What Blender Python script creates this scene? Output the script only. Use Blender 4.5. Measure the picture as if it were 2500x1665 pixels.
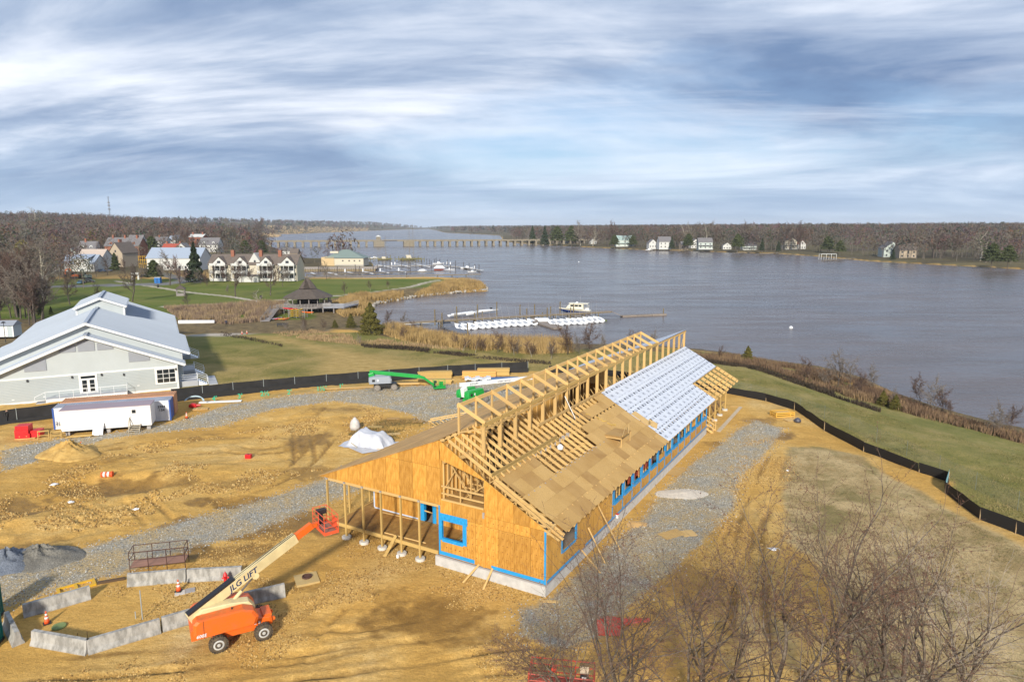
import bpy, math, random
import numpy as np
from mathutils import Vector, Matrix, Euler
R=math.radians
for o in list(bpy.data.objects): bpy.data.objects.remove(o)
SC=bpy.context.scene; COL=SC.collection
# ------------------------------------------------------------------ camera
CAM_H=23.5; FPX=1675.0; CXP,CYP=1250.0,832.5; HORY=552.0
PITCH=math.atan((CYP-HORY)/FPX)
cd=bpy.data.cameras.new('camera'); cam=bpy.data.objects.new('camera',cd); COL.objects.link(cam)
cd.sensor_width=36.0; cd.lens=36.0*FPX/2500.0; cd.clip_start=0.5; cd.clip_end=40000.0
cam.location=(0,0,CAM_H); cam.rotation_euler=(math.pi/2-PITCH,0,0)
SC.camera=cam
# ------------------------------------------------------------------ world: broken high cloud over a blue sky
SUN_EL=R(26.0); SUN_DIR=Vector((0.10,1.0,-math.tan(SUN_EL)*1.005)).normalized()   # direction the light travels
W=bpy.data.worlds.new('World'); SC.world=W; W.use_nodes=True
nt=W.node_tree; nt.nodes.clear()
def wn(t,**k):
    n=nt.nodes.new(t)
    for a,b in k.items(): setattr(n,a,b)
    return n
def wmath(op,a,b=None,c=None):
    n=wn('ShaderNodeMath',operation=op)
    for i,v in enumerate((a,b,c)):
        if v is None: continue
        if isinstance(v,(int,float)): n.inputs[i].default_value=v
        else: nt.links.new(v,n.inputs[i])
    return n.outputs[0]
sky=wn('ShaderNodeTexSky',sky_type='NISHITA'); sky.sun_disc=False
sky.sun_elevation=SUN_EL; sky.sun_rotation=math.atan2(-SUN_DIR.x,-SUN_DIR.y); sky.altitude=30; sky.air_density=1.0; sky.dust_density=0.9; sky.ozone_density=1.6
tc=wn('ShaderNodeTexCoord'); sp=wn('ShaderNodeSeparateXYZ'); nt.links.new(tc.outputs['Generated'],sp.inputs[0])
zc=wmath('MAXIMUM',sp.outputs[2],0.0); den=wmath('ADD',zc,0.16)
px_=wmath('DIVIDE',sp.outputs[0],den); py_=wmath('DIVIDE',sp.outputs[1],den)
def cloudnoise(sx,sy,ox,oy,scale,detail,rough,dist,rot=0.0):
    cb=wn('ShaderNodeCombineXYZ')
    ca,sa=math.cos(rot),math.sin(rot)
    xr=wmath('ADD',wmath('MULTIPLY',px_,ca),wmath('MULTIPLY',py_,-sa)); yr=wmath('ADD',wmath('MULTIPLY',px_,sa),wmath('MULTIPLY',py_,ca))
    nt.links.new(wmath('MULTIPLY_ADD',xr,sx,ox),cb.inputs[0]); nt.links.new(wmath('MULTIPLY_ADD',yr,sy,oy),cb.inputs[1])
    n=wn('ShaderNodeTexNoise'); n.inputs['Scale'].default_value=scale; n.inputs['Detail'].default_value=detail
    n.inputs['Roughness'].default_value=rough; n.inputs['Distortion'].default_value=dist
    nt.links.new(cb.outputs[0],n.inputs['Vector']); return n.outputs[0]
def wramp(src,stops):
    r=wn('ShaderNodeValToRGB'); el=r.color_ramp.elements
    while len(el)<len(stops): el.new(0.5)
    for e,(p,c) in zip(el,stops): e.position=p; e.color=(*c,1) if len(c)==3 else c
    nt.links.new(src,r.inputs[0]); return r.outputs[0]
def wmix(f,a,b):
    m=wn('ShaderNodeMix',data_type='RGBA')
    if isinstance(f,(int,float)): m.inputs[0].default_value=f
    else: nt.links.new(f,m.inputs[0])
    for i,v in ((6,a),(7,b)):
        if isinstance(v,tuple): m.inputs[i].default_value=(*v,1)
        else: nt.links.new(v,m.inputs[i])
    return m.outputs[2]
cover=cloudnoise(.50,.95,9.9,2.2,.42,7,.56,.5,.22)          # broad cloud cover
tone=cloudnoise(.52,.90,.6,7.7,.72,9,.57,.55,.16)           # bright and dark banks within the cloud
wisp=cloudnoise(.42,1.8,1.7,5.1,1.3,9,.62,.7,.24)           # thin streaks
maskc=wramp(cover,[(.30,(0,0,0)),(.47,(1,1,1))])
tones=wramp(tone,[(.33,(.72,1.25,2.45)),(.44,(1.25,1.90,3.15)),(.53,(2.7,3.35,4.5)),(.64,(6.3,6.6,7.2))])
wm=wramp(wisp,[(.47,(0,0,0)),(.74,(.46,.46,.46))])
skyblue=wmix(.6,sky.outputs[0],(1.2,2.3,4.2))
c1=wmix(maskc,skyblue,tones)
c2=wmix(wm,c1,(5.6,6.0,6.8))
hz=wmath('SUBTRACT',1.0,wmath('MULTIPLY',zc,7.5)); hz=wmath('MAXIMUM',hz,0.0); hz=wmath('MULTIPLY',hz,.66)
c3=wmix(hz,c2,(3.9,5.0,6.3))
bg=wn('ShaderNodeBackground'); bg.inputs['Strength'].default_value=0.090; nt.links.new(c3,bg.inputs['Color'])
wo=wn('ShaderNodeOutputWorld'); nt.links.new(bg.outputs[0],wo.inputs[0])
# ------------------------------------------------------------------ sun
sl=bpy.data.lights.new('sun','SUN'); sl.energy=3.1; sl.angle=R(4.5); sl.color=(1.0,.93,.80)
sun=bpy.data.objects.new('sun',sl); COL.objects.link(sun); sun.location=(-40,-120,120); sun.rotation_euler=SUN_DIR.to_track_quat('-Z','Y').to_euler()
# ------------------------------------------------------------------ render look
SC.view_settings.view_transform='Standard'; SC.view_settings.look='None'; SC.view_settings.exposure=0.88; SC.view_settings.gamma=1.0
SC.view_settings.use_curve_mapping=False
SC.render.engine='CYCLES'
try: SC.cycles.max_bounces=6; SC.cycles.diffuse_bounces=3; SC.cycles.glossy_bounces=2; SC.cycles.transparent_max_bounces=16; SC.cycles.volume_bounces=0
except Exception: pass

# ------------------------------------------------------------------ pixel -> place helpers (source pixels 2500 x 1665)
_c,_s=math.cos(PITCH),math.sin(PITCH)
def ray(x,y):
    u=(x-CXP)/FPX; v=-(y-CYP)/FPX
    return Vector((u,_c+v*_s,-_s+v*_c))
def gp(x,y,z=0.0):
    d=ray(x,y); t=(z-CAM_H)/d.z; return Vector((d.x*t,d.y*t,z))
def mpp(p):      # metres per source pixel at a point
    return (p.y*_c-(p.z-CAM_H)*_s)/FPX
def gps(pts,z=0.0): return [gp(a,b,z) for a,b in pts]

# ------------------------------------------------------------------ object helpers
def tag(o,label=None,cat=None,group=None,kind=None):
    if label: o['label']=label
    if cat: o['category']=cat
    if group: o['group']=group
    if kind: o['kind']=kind
    return o
def empty(name,loc=(0,0,0),rz=0.0,label=None,cat=None,group=None):
    o=bpy.data.objects.new(name,None); COL.objects.link(o); o.location=loc; o.rotation_euler=(0,0,rz); o.empty_display_size=.3
    return tag(o,label,cat,group)
def copytree(o,parent=None):
    c=o.copy(); COL.objects.link(c)
    if parent is not None: c.parent=parent
    for ch in list(o.children): copytree(ch,c)
    return c
def link(name,me,mat=None,parent=None,loc=None,rot=None,scale=None,smooth=False):
    if mat is not None and not me.materials: me.materials.append(mat)
    o=bpy.data.objects.new(name,me); COL.objects.link(o)
    if parent is not None: o.parent=parent
    if loc is not None: o.location=loc
    if rot is not None: o.rotation_euler=rot
    if scale is not None: o.scale=scale
    return o
class MB:
    """collects shapes; build() links them as one mesh object"""
    def __init__(s): s.v=[]; s.f=[]
    def add(s,vs,fs):
        b=len(s.v); s.v.extend([tuple(p) for p in vs]); s.f.extend([tuple(i+b for i in f) for f in fs]); return s
    def box(s,x0,x1,y0,y1,z0,z1,M=None):
        vs=[(x0,y0,z0),(x1,y0,z0),(x1,y1,z0),(x0,y1,z0),(x0,y0,z1),(x1,y0,z1),(x1,y1,z1),(x0,y1,z1)]
        if M is not None: vs=[M@Vector(p) for p in vs]
        return s.add(vs,[(0,3,2,1),(4,5,6,7),(0,1,5,4),(1,2,6,5),(2,3,7,6),(3,0,4,7)])
    def bar(s,a,b,w,h,up=(0,0,1)):
        a=Vector(a); b=Vector(b); d=(b-a).normalized(); u=Vector(up)
        if abs(d.dot(u))>.98: u=Vector((0,1,0))
        x=d.cross(u).normalized()*(w/2); y=x.cross(d).normalized()*(h/2)
        vs=[a-x-y,a+x-y,a+x+y,a-x+y,b-x-y,b+x-y,b+x+y,b-x+y]
        return s.add(vs,[(0,1,2,3),(7,6,5,4),(0,4,5,1),(1,5,6,2),(2,6,7,3),(3,7,4,0)])
    def tube(s,a,b,r0,r1=None,n=6,caps=True):
        a=Vector(a); b=Vector(b); r1=r0 if r1 is None else r1; d=(b-a).normalized()
        u=Vector((0,0,1)) if abs(d.z)<.95 else Vector((1,0,0)); x=d.cross(u).normalized(); y=d.cross(x)
        vs=[];
        for p,r in ((a,r0),(b,r1)):
            for i in range(n):
                t=2*math.pi*i/n; vs.append(p+x*(math.cos(t)*r)+y*(math.sin(t)*r))
        fs=[(i,(i+1)%n,n+(i+1)%n,n+i) for i in range(n)]
        if caps: fs+= [tuple(range(n-1,-1,-1)),tuple(range(n,2*n))]
        return s.add(vs,fs)
    def path(s,pts,r,n=5):
        for a,b in zip(pts[:-1],pts[1:]): s.tube(a,b,r,r,n)
        return s
    def lathe(s,prof,n=12,c=(0,0,0),axis='z'):
        vs=[]; m=len(prof)
        for r,z in prof:
            for i in range(n):
                t=2*math.pi*i/n; a,b=math.cos(t)*r,math.sin(t)*r
                p=(a,b,z) if axis=='z' else ((z,a,b) if axis=='x' else (a,z,b))
                vs.append((p[0]+c[0],p[1]+c[1],p[2]+c[2]))
        fs=[(j*n+i,j*n+(i+1)%n,(j+1)*n+(i+1)%n,(j+1)*n+i) for j in range(m-1) for i in range(n)]
        fs+=[tuple(range(n-1,-1,-1)),tuple(range((m-1)*n,m*n))]
        return s.add(vs,fs)
    def prism(s,poly,fn0,fn1):
        """poly: 2-D points; fn0/fn1 map (a,b) to the two end faces"""
        n=len(poly); vs=[fn0(*p) for p in poly]+[fn1(*p) for p in poly]
        return s.add(vs,[tuple(range(n-1,-1,-1)),tuple(range(n,2*n))]+[(i,(i+1)%n,n+(i+1)%n,n+i) for i in range(n)])
    def extz(s,poly,z0,z1): return s.prism(poly,lambda a,b:(a,b,z0),lambda a,b:(a,b,z1))
    def exty(s,poly,y0,y1): return s.prism(poly,lambda a,b:(a,y0,b),lambda a,b:(a,y1,b))
    def extx(s,poly,x0,x1): return s.prism(poly,lambda a,b:(x0,a,b),lambda a,b:(x1,a,b))
    def quad(s,*p): return s.add(p,[tuple(range(len(p)))])
    def mesh(s,name,smooth=False):
        me=bpy.data.meshes.new(name); me.from_pydata(s.v,[],s.f); me.validate()
        if smooth: me.polygons.foreach_set('use_smooth',[True]*len(me.polygons))
        me.update(); return me
    def build(s,name,mat,parent=None,smooth=False,**k):
        return link(name,s.mesh(name,smooth),mat,parent,**k)
def npmesh(name,V,F,smooth=False):
    """fast mesh from numpy arrays; F is (n,3) or (n,4)"""
    V=np.asarray(V,dtype=np.float32); F=np.asarray(F,dtype=np.int32); k=F.shape[1]
    me=bpy.data.meshes.new(name); me.vertices.add(len(V)); me.vertices.foreach_set('co',V.ravel())
    me.loops.add(F.size); me.loops.foreach_set('vertex_index',F.ravel())
    me.polygons.add(len(F)); me.polygons.foreach_set('loop_start',np.arange(0,F.size,k,dtype=np.int32)); me.polygons.foreach_set('loop_total',np.full(len(F),k,dtype=np.int32))
    if smooth: me.polygons.foreach_set('use_smooth',np.ones(len(F),dtype=bool))
    me.update(calc_edges=True); me.validate(); return me
UNIT={}
def unitbox(mat):
    if mat.name not in UNIT:
        m=MB().box(-.5,.5,-.5,.5,-.5,.5).mesh('board_'+mat.name); m.materials.append(mat); UNIT[mat.name]=m
    return UNIT[mat.name]
def board(name,a,b,w,h,mat,parent,up=(0,0,1)):
    """one piece of lumber from a to b (parent space), sharing one unit mesh; w across, h along 'up'"""
    a=Vector(a); b=Vector(b); d=b-a; L=d.length; d=d.normalized(); u=Vector(up)
    if abs(d.dot(u))>.98: u=Vector((0,1,0))
    x=d.cross(u).normalized(); y=x.cross(d).normalized()
    M=Matrix(((d.x*L,x.x*w,y.x*h,(a.x+b.x)/2),(d.y*L,x.y*w,y.y*h,(a.y+b.y)/2),(d.z*L,x.z*w,y.z*h,(a.z+b.z)/2),(0,0,0,1)))
    o=bpy.data.objects.new(name,unitbox(mat)); COL.objects.link(o); o.parent=parent; o.matrix_local=M; return o
def boxo(name,x0,x1,y0,y1,z0,z1,mat,parent):
    o=bpy.data.objects.new(name,unitbox(mat)); COL.objects.link(o); o.parent=parent
    o.location=((x0+x1)/2,(y0+y1)/2,(z0+z1)/2); o.scale=(abs(x1-x0),abs(y1-y0),abs(z1-z0)); return o
# ------------------------------------------------------------------ materials
MATS={}
def mat(name,col,rough=.8,var=.0,noise=0.0,nscale=3.0,bump=0.0,bscale=20.0,metal=0.0,spec=.5,col2=None,stretch=None,coord='Object',lo=.35,hi=.65,detail=5):
    """principled material: colour varied per object (var) and by noise between col and col2"""
    if name in MATS: return MATS[name]
    m=bpy.data.materials.new(name); m.use_nodes=True; t=m.node_tree; b=t.nodes['Principled BSDF']
    b.inputs['Roughness'].default_value=rough; b.inputs['Metallic'].default_value=metal; b.inputs['Specular IOR Level'].default_value=spec
    b.inputs['Base Color'].default_value=(*col,1); m.diffuse_color=(*col,1)
    out=None; vec=None
    def coords():
        nonlocal vec
        if vec is None:
            if coord=='World':
                g=t.nodes.new('ShaderNodeNewGeometry'); src=g.outputs['Position']
            else:
                g=t.nodes.new('ShaderNodeTexCoord'); src=g.outputs[coord]
            mp=t.nodes.new('ShaderNodeMapping'); t.links.new(src,mp.inputs[0])
            if stretch: mp.inputs['Scale'].default_value=stretch
            vec=mp.outputs[0]
        return vec
    if noise>0 or col2 is not None:
        n=t.nodes.new('ShaderNodeTexNoise'); n.inputs['Scale'].default_value=nscale; n.inputs['Detail'].default_value=detail; n.inputs['Roughness'].default_value=.6
        t.links.new(coords(),n.inputs['Vector'])
        r=t.nodes.new('ShaderNodeValToRGB'); r.color_ramp.elements[0].position=lo; r.color_ramp.elements[1].position=hi
        c2=col2 if col2 is not None else tuple(max(0,c*(1-noise)) for c in col)
        r.color_ramp.elements[0].color=(*c2,1); r.color_ramp.elements[1].color=(*col,1)
        t.links.new(n.outputs[0],r.inputs[0]); out=r.outputs[0]
    if var>0:
        oi=t.nodes.new('ShaderNodeObjectInfo'); mr=t.nodes.new('ShaderNodeMapRange'); mr.inputs[3].default_value=1-var; mr.inputs[4].default_value=1+var*.6
        t.links.new(oi.outputs['Random'],mr.inputs[0])
        mx=t.nodes.new('ShaderNodeMix'); mx.data_type='RGBA'; mx.blend_type='MULTIPLY'; mx.inputs[0].default_value=1
        if out is None: mx.inputs[6].default_value=(*col,1)
        else: t.links.new(out,mx.inputs[6])
        t.links.new(mr.outputs[0],mx.inputs[7]); out=mx.outputs[2]
    if out is not None: t.links.new(out,b.inputs['Base Color'])
    if bump>0:
        n2=t.nodes.new('ShaderNodeTexNoise'); n2.inputs['Scale'].default_value=bscale; n2.inputs['Detail'].default_value=4; t.links.new(coords(),n2.inputs['Vector'])
        bp=t.nodes.new('ShaderNodeBump'); bp.inputs['Strength'].default_value=bump; bp.inputs['Distance'].default_value=.05
        t.links.new(n2.outputs[0],bp.inputs['Height']); t.links.new(bp.outputs[0],b.inputs['Normal'])
    MATS[name]=m; return m
# ================================================================== GROUND, WATER
WZ=-3.0
def poly_px(pts,z): return np.array([(p.x,p.y) for p in gps(pts,z)])
NEAR_SHORE=[(2700,1110),(2500,1052),(2458,1045),(2354,1018),(2292,1000),(2200,968),(2119,930),(2011,902),(1903,888),(1794,868),(1704,858),(1600,850),(1500,846),(1358,845),(1307,840),(1189,836),(1070,824),(1002,810),(941,803),(915,780),(905,755),(910,745),(944,738),(1036,723),(1134,714),(1190,711),(1187,700),(1175,692),(1138,684),(1083,681),(1036,682),(900,684),(760,684),(728,676),(725,658),(915,657),(908,641),(760,636),(715,632),(700,618),(655,599),(640,594),(622,588),(608,583),(585,580),(676,579),(690,575.5),(600,572),(727,571),(846,566),(900,563.8),(1000,560.5),(1045,559.3)]
FAR_SHORE=[(1045,559.3),(1070,564),(1087,568.5),(1222,575),(1228,590),(1300,597),(1416,603),(1491,607),(1579,611),(1671,612.5),(1783,617),(1906,620),(2005,627),(2123,638),(2311,648),(2500,658),(2800,676)]
LANDA=np.vstack([poly_px(NEAR_SHORE,WZ),[(-1500,9000),(-12000,9000),(-12000,-900),(400,-900),(300,40)]])
LANDB=np.vstack([poly_px(FAR_SHORE,WZ),[(3000,500),(12000,1500),(12000,9500),(-1400,9500)]])
def inside(P,poly):
    x,y=P[:,0],P[:,1]; r=np.zeros(len(P),bool); n=len(poly); j=n-1
    for i in range(n):
        xi,yi=poly[i]; xj,yj=poly[j]
        c=((yi>y)!=(yj>y)); 
        with np.errstate(divide='ignore',invalid='ignore'): r^= c&(x<(xj-xi)*(y-yi)/(yj-yi+1e-12)+xi)
        j=i
    return r
def segdist(P,a,b):
    a=np.asarray(a,float); b=np.asarray(b,float); d=b-a; L=d@d+1e-9
    t=np.clip(((P-a)@d)/L,0,1); q=P-(a+t[:,None]*d); return np.hypot(q[:,0],q[:,1])
def sdist(P,poly,closed=True):
    D=np.full(len(P),1e9); n=len(poly)
    for i in range(n if closed else n-1): np.minimum(D,segdist(P,poly[i],poly[(i+1)%n]),out=D)
    return D
def signed(P,poly): 
    D=sdist(P,poly); return np.where(inside(P,poly),D,-D)
def smooth(a,b,x):
    t=np.clip((x-a)/(b-a),0,1); return t*t*(3-2*t)
_rs=np.random.RandomState(4)
def vnoise(x,y,scale,seed=0):
    """cheap smooth value noise, -1..1"""
    rs=np.random.RandomState(seed); T=rs.rand(256,256).astype(np.float32)*2-1
    fx=x/scale; fy=y/scale; ix=np.floor(fx).astype(int); iy=np.floor(fy).astype(int); tx=fx-ix; ty=fy-iy
    tx=tx*tx*(3-2*tx); ty=ty*ty*(3-2*ty)
    g=lambda a,b:T[a%256,b%256]
    return (g(ix,iy)*(1-tx)+g(ix+1,iy)*tx)*(1-ty)+(g(ix,iy+1)*(1-tx)+g(ix+1,iy+1)*tx)*ty
RUTS=[[(20,1250),(140,1180),(260,1140),(420,1090),(560,1060),(700,1040),(745,1015),(800,985)],[(748,1150),(742,1100),(735,1060),(750,1015),(800,975)],
 [(100,1200),(180,1250),(300,1300),(385,1280),(470,1255)],[(430,1255),(560,1215),(680,1170),(730,1145),(775,1090),(830,1040),(900,1000)],
 [(-40,1640),(300,1628),(700,1575),(1000,1540),(1200,1500)],[(200,1690),(700,1640),(1000,1590),(1300,1550)],[(620,1620),(760,1520),(870,1440),(900,1390)],
 [(1850,1700),(1830,1500),(1822,1300),(1870,1180),(1905,1090)],[(1760,1700),(1720,1560),(1760,1400),(1830,1250)],[(0,1220),(200,1105),(420,1068),(600,1030),(760,975)],[(330,1230),(420,1180),(560,1150),(700,1110)],[(520,1075),(600,1110),(720,1100),(740,1060)],
 [(30,1330),(150,1270),(230,1215),(300,1175)],[(420,1300),(350,1235),(300,1180)],[(1000,1660),(1200,1600),(1500,1600)]]
RUTW=[[ (p.x,p.y) for p in gps(r)] for r in RUTS]
def dens(poly,step=1.0):
    out=[]
    for a,b in zip(poly[:-1],poly[1:]):
        a=np.array(a);b=np.array(b);n=max(1,int(np.hypot(*(b-a))/step))
        for k in range(n): out.append(a+(b-a)*k/n)
    out.append(np.array(poly[-1])); out=np.array(out)
    for _ in range(6): out[1:-1]=(out[:-2]+2*out[1:-1]+out[2:])/4
    return out
RUTW=[dens(r,1.5) for r in RUTW]
def base_height(x,y):
    P=np.stack([x,y],1); a=signed(P,LANDA); b=signed(P,LANDB)
    # natural land height, left/near land
    yy=np.array([-900,120,165,185,265,300,400,600,900,1400,2500,9000]); hh=np.array([0,0,-.8,-1.5,-1.4,-.6,1.0,5.,11.,20.,24.,30.])
    hl=np.interp(y,yy,hh); 
    right=smooth(-120,60,x-0.0*y); far=smooth(260,500,y)
    hl=hl*(1-far*smooth(-260,-20,x+0.15*(y-300))*.85)
    hill=smooth(-350,-900,x)*smooth(500,1400,y)*14; hl=hl+hill
    prof=lambda s: np.where(s<1.6,-3.0+.55*s,-2.12+.095*(s-1.6))
    ha=np.minimum(hl,prof(a)); 
    hb=np.minimum(np.interp(b,[0,30,200,800,3000],[-2.0,-1.2,2.,6.,16.]),prof(b))
    h=np.where(a>0,ha,np.where(b>0,hb,-4.2)); out=np.maximum(a,b)
    h=np.where(out<=0,np.maximum(-4.2,-3.0+.5*out),h)
    return h,a,b
GR1=[(0,1155),(0,1103),(150,1070),(330,1050),(440,1028),(475,1016),(566,985),(727,964),(905,947),(1100,938),(1240,925),(1300,960),(1200,1010),(1090,1040),(1040,1030),(990,1008),(905,990),(816,978),(667,1000),(543,1038),(441,1049),(340,1063),(251,1072),(129,1114)]
GR2=[(-60,1415),(54,1376),(282,1312),(408,1278),(577,1231),(679,1204),(800,1160),(900,1118),(1000,1072),(1080,1035),(1120,1060),(960,1160),(840,1216),(749,1249),(621,1304),(475,1337),(310,1399),(237,1417),(110,1457),(22,1483),(-60,1500)]
GR3=[(1805,1047),(1845,1026),(1910,1045),(1888,1080),(1852,1127),(1812,1155),(1794,1199),(1791,1236),(1743,1293),(1642,1388),(1540,1473),(1455,1554),(1370,1581),(1268,1551),(1275,1490),(1353,1456),(1438,1371),(1506,1320),(1574,1262),(1608,1218),(1635,1184),(1655,1165),(1704,1123),(1769,1080)]
LAWN=[(430,960),(470,900),(460,820),(440,770),(560,760),(680,800),(850,858),(1000,850),(1200,850),(1400,870),(1620,868),(1760,880),(1900,925),(2150,1010),(2500,1110),(2700,1160),(2700,1400),(2500,1320),(2320,1205),(2310,1165),(2240,1160),(2110,1100),(1990,1025),(1930,985),(1780,955),(1640,930),(1300,930),(1200,900),(900,930),(600,975)]
DRY=[(1924,1092),(2000,1090),(2101,1112),(2180,1170),(2250,1200),(2310,1240),(2500,1330),(2700,1400),(2700,1900),(2150,1900),(2060,1500),(1990,1370),(1920,1320),(1908,1200)]
STRAW=[(570,812),(680,815),(820,845),(900,862),(1000,885),(1130,905),(1180,908),(900,930),(800,928),(765,900),(790,870),(720,840)]
STRAW2=[(640,975),(800,950),(905,940),(905,930),(640,968)]
def polym(P,px,feather): return np.clip(.5+signed(P,poly_px(px,0.0))/feather,0,1)
BLOBS=[(600,1285,9,2.2,.9),(500,1345,5,1.5,.8),(690,1262,4,2,.9),(1060,1500,5,2.4,.7),(1000,1460,4,1.5,.5),(1180,1545,5,1.5,.6),(270,1190,5,2.6,.9),(350,1178,2.5,1.6,.8),(430,1180,3,1.5,.6),(600,1225,6,1.4,.7),(560,1180,3,1.5,.5),(130,1140,5,2,.4),(230,1120,6,1.6,.5),(745,1075,3,4,.7),(760,1150,3,3,.6),(1880,1060,3,3,.8),(1860,1025,2.5,2,.6),(1760,1085,2,1.6,.6),(20,1240,4,2.5,.8),(480,1070,2,1.0,.7),(900,1050,3,3,.7),(980,1030,5,1.6,.6),(830,1000,5,2.0,.5),(1620,1400,8,2.,.3),(1720,1450,3,6,.5),(1680,1600,3,5,.5),(700,1430,3.5,1.0,.5),(900,1380,5,1.2,.3),(1000,1395,4,1.0,.35),(80,1330,3,2,.5)]  # mud patches; the long deep ones on the right are painted tree shadows
GRID={}
def ground_z(x,y):
    x=np.atleast_1d(np.asarray(x,float)); y=np.atleast_1d(np.asarray(y,float)); i=np.clip(np.searchsorted(GRID['r'],np.hypot(x,y)),1,len(GRID['r'])-1); j=np.clip(np.searchsorted(GRID['az'],np.arctan2(x,y)),1,len(GRID['az'])-1); R_,A_=GRID['r'],GRID['az']; ti=(np.hypot(x,y)-R_[i-1])/(R_[i]-R_[i-1]); tj=(np.arctan2(x,y)-A_[j-1])/(A_[j]-A_[j-1]); Z=GRID['z']; return (Z[i-1,j-1]*(1-ti)+Z[i,j-1]*ti)*(1-tj)+(Z[i-1,j]*(1-ti)+Z[i,j]*ti)*tj
def build_ground():
    fine=np.radians(np.arange(-52,52.01,.19)); coarse=np.radians(np.concatenate([np.arange(-180,-52,6.),np.arange(58,180.1,6.)]))
    az=np.sort(np.concatenate([fine,coarse])); az=az[az<math.pi-1e-3]
    r=[9.0]
    while r[-1]<15000: r.append(r[-1]*(1.0062 if r[-1]<140 else 1.0125))
    r=np.array(r); A,Rr=np.meshgrid(az,r); x=(Rr*np.sin(A)).ravel(); y=(Rr*np.cos(A)).ravel()
    P=np.stack([x,y],1); h,a,b=base_height(x,y)
    dist=np.hypot(x,y); near=smooth(150,90,dist)
    site=near*(h>-.35)
    grass=np.zeros(len(x)); 
    g1=polym(P,GR1,2.2); g2=polym(P,GR2,1.8); g3=polym(P,GR3,2.0); gravel=np.maximum(np.maximum(g1*.9,g2*.70),g3)*near
    SFW=np.array([(-46,91.5),(-39.8,95.8),(-32.4,98.7),(-23.3,102.7),(-14.5,106.1),(-6,109.3),(6,110.5),(14,108.2),(22,103.0),(30.9,95.2),(35.1,91.4),(37.1,86.5),(36.9,77.2),(37.7,69.7),(39.7,63.1),(41.1,60.8),(39.1,58.1),(38.5,52.6),(39.6,50.1),(42.5,44),(46.5,36),(60,0),(300,0),(300,190),(-60,190),(-72,150),(-66,125),(-52,104)])
    lawn=np.clip(.5+signed(P,SFW)/1.6,0,1)*smooth(5,9,np.where(x<30,a-9,a))*smooth(160,152,y)*(a>0)
    dry=polym(P,DRY,2.5); straw=np.maximum(polym(P,STRAW,8)*.95,polym(P,STRAW2,2))
    mud=np.zeros(len(x)); rel=np.zeros(len(x)); nm=dist<150; Pn=P[nm]; xn,yn=x[nm],y[nm]; mn=np.zeros(nm.sum()); rn=np.zeros(nm.sum())
    for bx,by,rx,ry,s in BLOBS:
        c=gp(bx,by); q=np.hypot((xn-c.x)/rx,(yn-c.y)/ry)+.35*vnoise(xn,yn,1.3,3)+.2*vnoise(xn,yn,.5,8); mn=np.maximum(mn,s*smooth(1.25,.55,q)); rn-= .06*s*smooth(1.1,.3,q)
    for pl in RUTW:
        D=sdist(Pn,pl,False); ends=np.minimum(np.hypot(xn-pl[0][0],yn-pl[0][1]),np.hypot(xn-pl[-1][0],yn-pl[-1][1])); fade=smooth(1.0,5.0,ends)*np.clip(.75+.9*vnoise(xn,yn,5.0,21),.12,1); D=D+.18*vnoise(xn,yn,2.2,5)
        for off in (.95,):
            q=np.abs(D-off); rn+= fade*(-.15*np.exp(-(q/.24)**2)+.085*np.exp(-((q-.42)/.18)**2)); mn=np.maximum(mn,fade*.72*np.exp(-(q/.36)**2))
        mn=np.maximum(mn,fade*.34*smooth(2.4,.4,D))
    pit=gp(275,1185); q=np.hypot((xn-pit.x)/5.5,(yn-pit.y)/2.6); rn-= .35*smooth(1.1,.5,q+.15*vnoise(xn,yn,1.5,2))
    berm=np.hypot((xn-gp(430,1150).x)/8,(yn-gp(430,1150).y)/3.5); rn+= .45*smooth(1.2,.1,berm+.2*vnoise(xn,yn,2.0,6))
    clods=.5*vnoise(xn,yn,.45,9)+.5*vnoise(xn,yn,.9,12); rough=np.clip(.35+.8*vnoise(xn,yn,9,14),0.1,1)
    flat=1-np.clip(gravel[nm]*.85+lawn[nm]*.6+dry[nm]*.5,0,.92)
    rn=(rn+.10*clods*rough+.14*vnoise(xn,yn,6,7)+.05*vnoise(xn,yn,1.7,27))*flat + .03*vnoise(xn,yn,4,17)
    ca,sa=math.cos(R(24)),math.sin(R(24)); xa=xn*ca+yn*sa; ya=-xn*sa+yn*ca; ya=ya+1.2*vnoise(xn,yn,7.0,31)
    band=vnoise(xa/9.0,ya/.75,1.0,32)*.6+vnoise(xa/4.0,ya/.38,1.0,33)*.4
    reg=smooth(-8,-14,xn)*smooth(44,50,yn)*smooth(92,84,yn)*(1-np.clip(gravel[nm]*1.4,0,1))*np.clip(.55+.8*vnoise(xn,yn,11,34),0,1)
    reg2=smooth(60,52,yn)*smooth(3,-4,xn)*.55*(1-np.clip(gravel[nm]*1.4,0,1))*np.clip(.4+.9*vnoise(xn,yn,9,35),0,1); reg=np.maximum(reg,reg2)
    rn=rn+.16*band*reg; mn=np.maximum(mn,np.clip(.05-band*1.0,0,.5)*reg)
    big=vnoise(xa/7.0,ya/3.2,1.0,36); rn=rn+.22*big*smooth(-8,-14,xn)*smooth(44,50,yn)*smooth(92,84,yn)*(1-np.clip(gravel[nm]*1.4,0,1))
    # keep the ground level under the building, the container row and the compound
    def pad(cx,cy,hx,hy,rz):
        dx,dy=xn-cx,yn-cy; u=dx*math.cos(rz)+dy*math.sin(rz); v=-dx*math.sin(rz)+dy*math.cos(rz); return smooth(1.0,0.0,np.maximum(np.abs(u)-hx,np.abs(v)-hy))
    k=1-np.maximum.reduce([pad(5.5,70,13,30,-R(29.8)),pad(-47.5,80.5,8,3.2,R(18.5)),pad(-22,39,6.5,4.5,.3),pad(-15.5,37,3,2.6,.5)])
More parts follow.
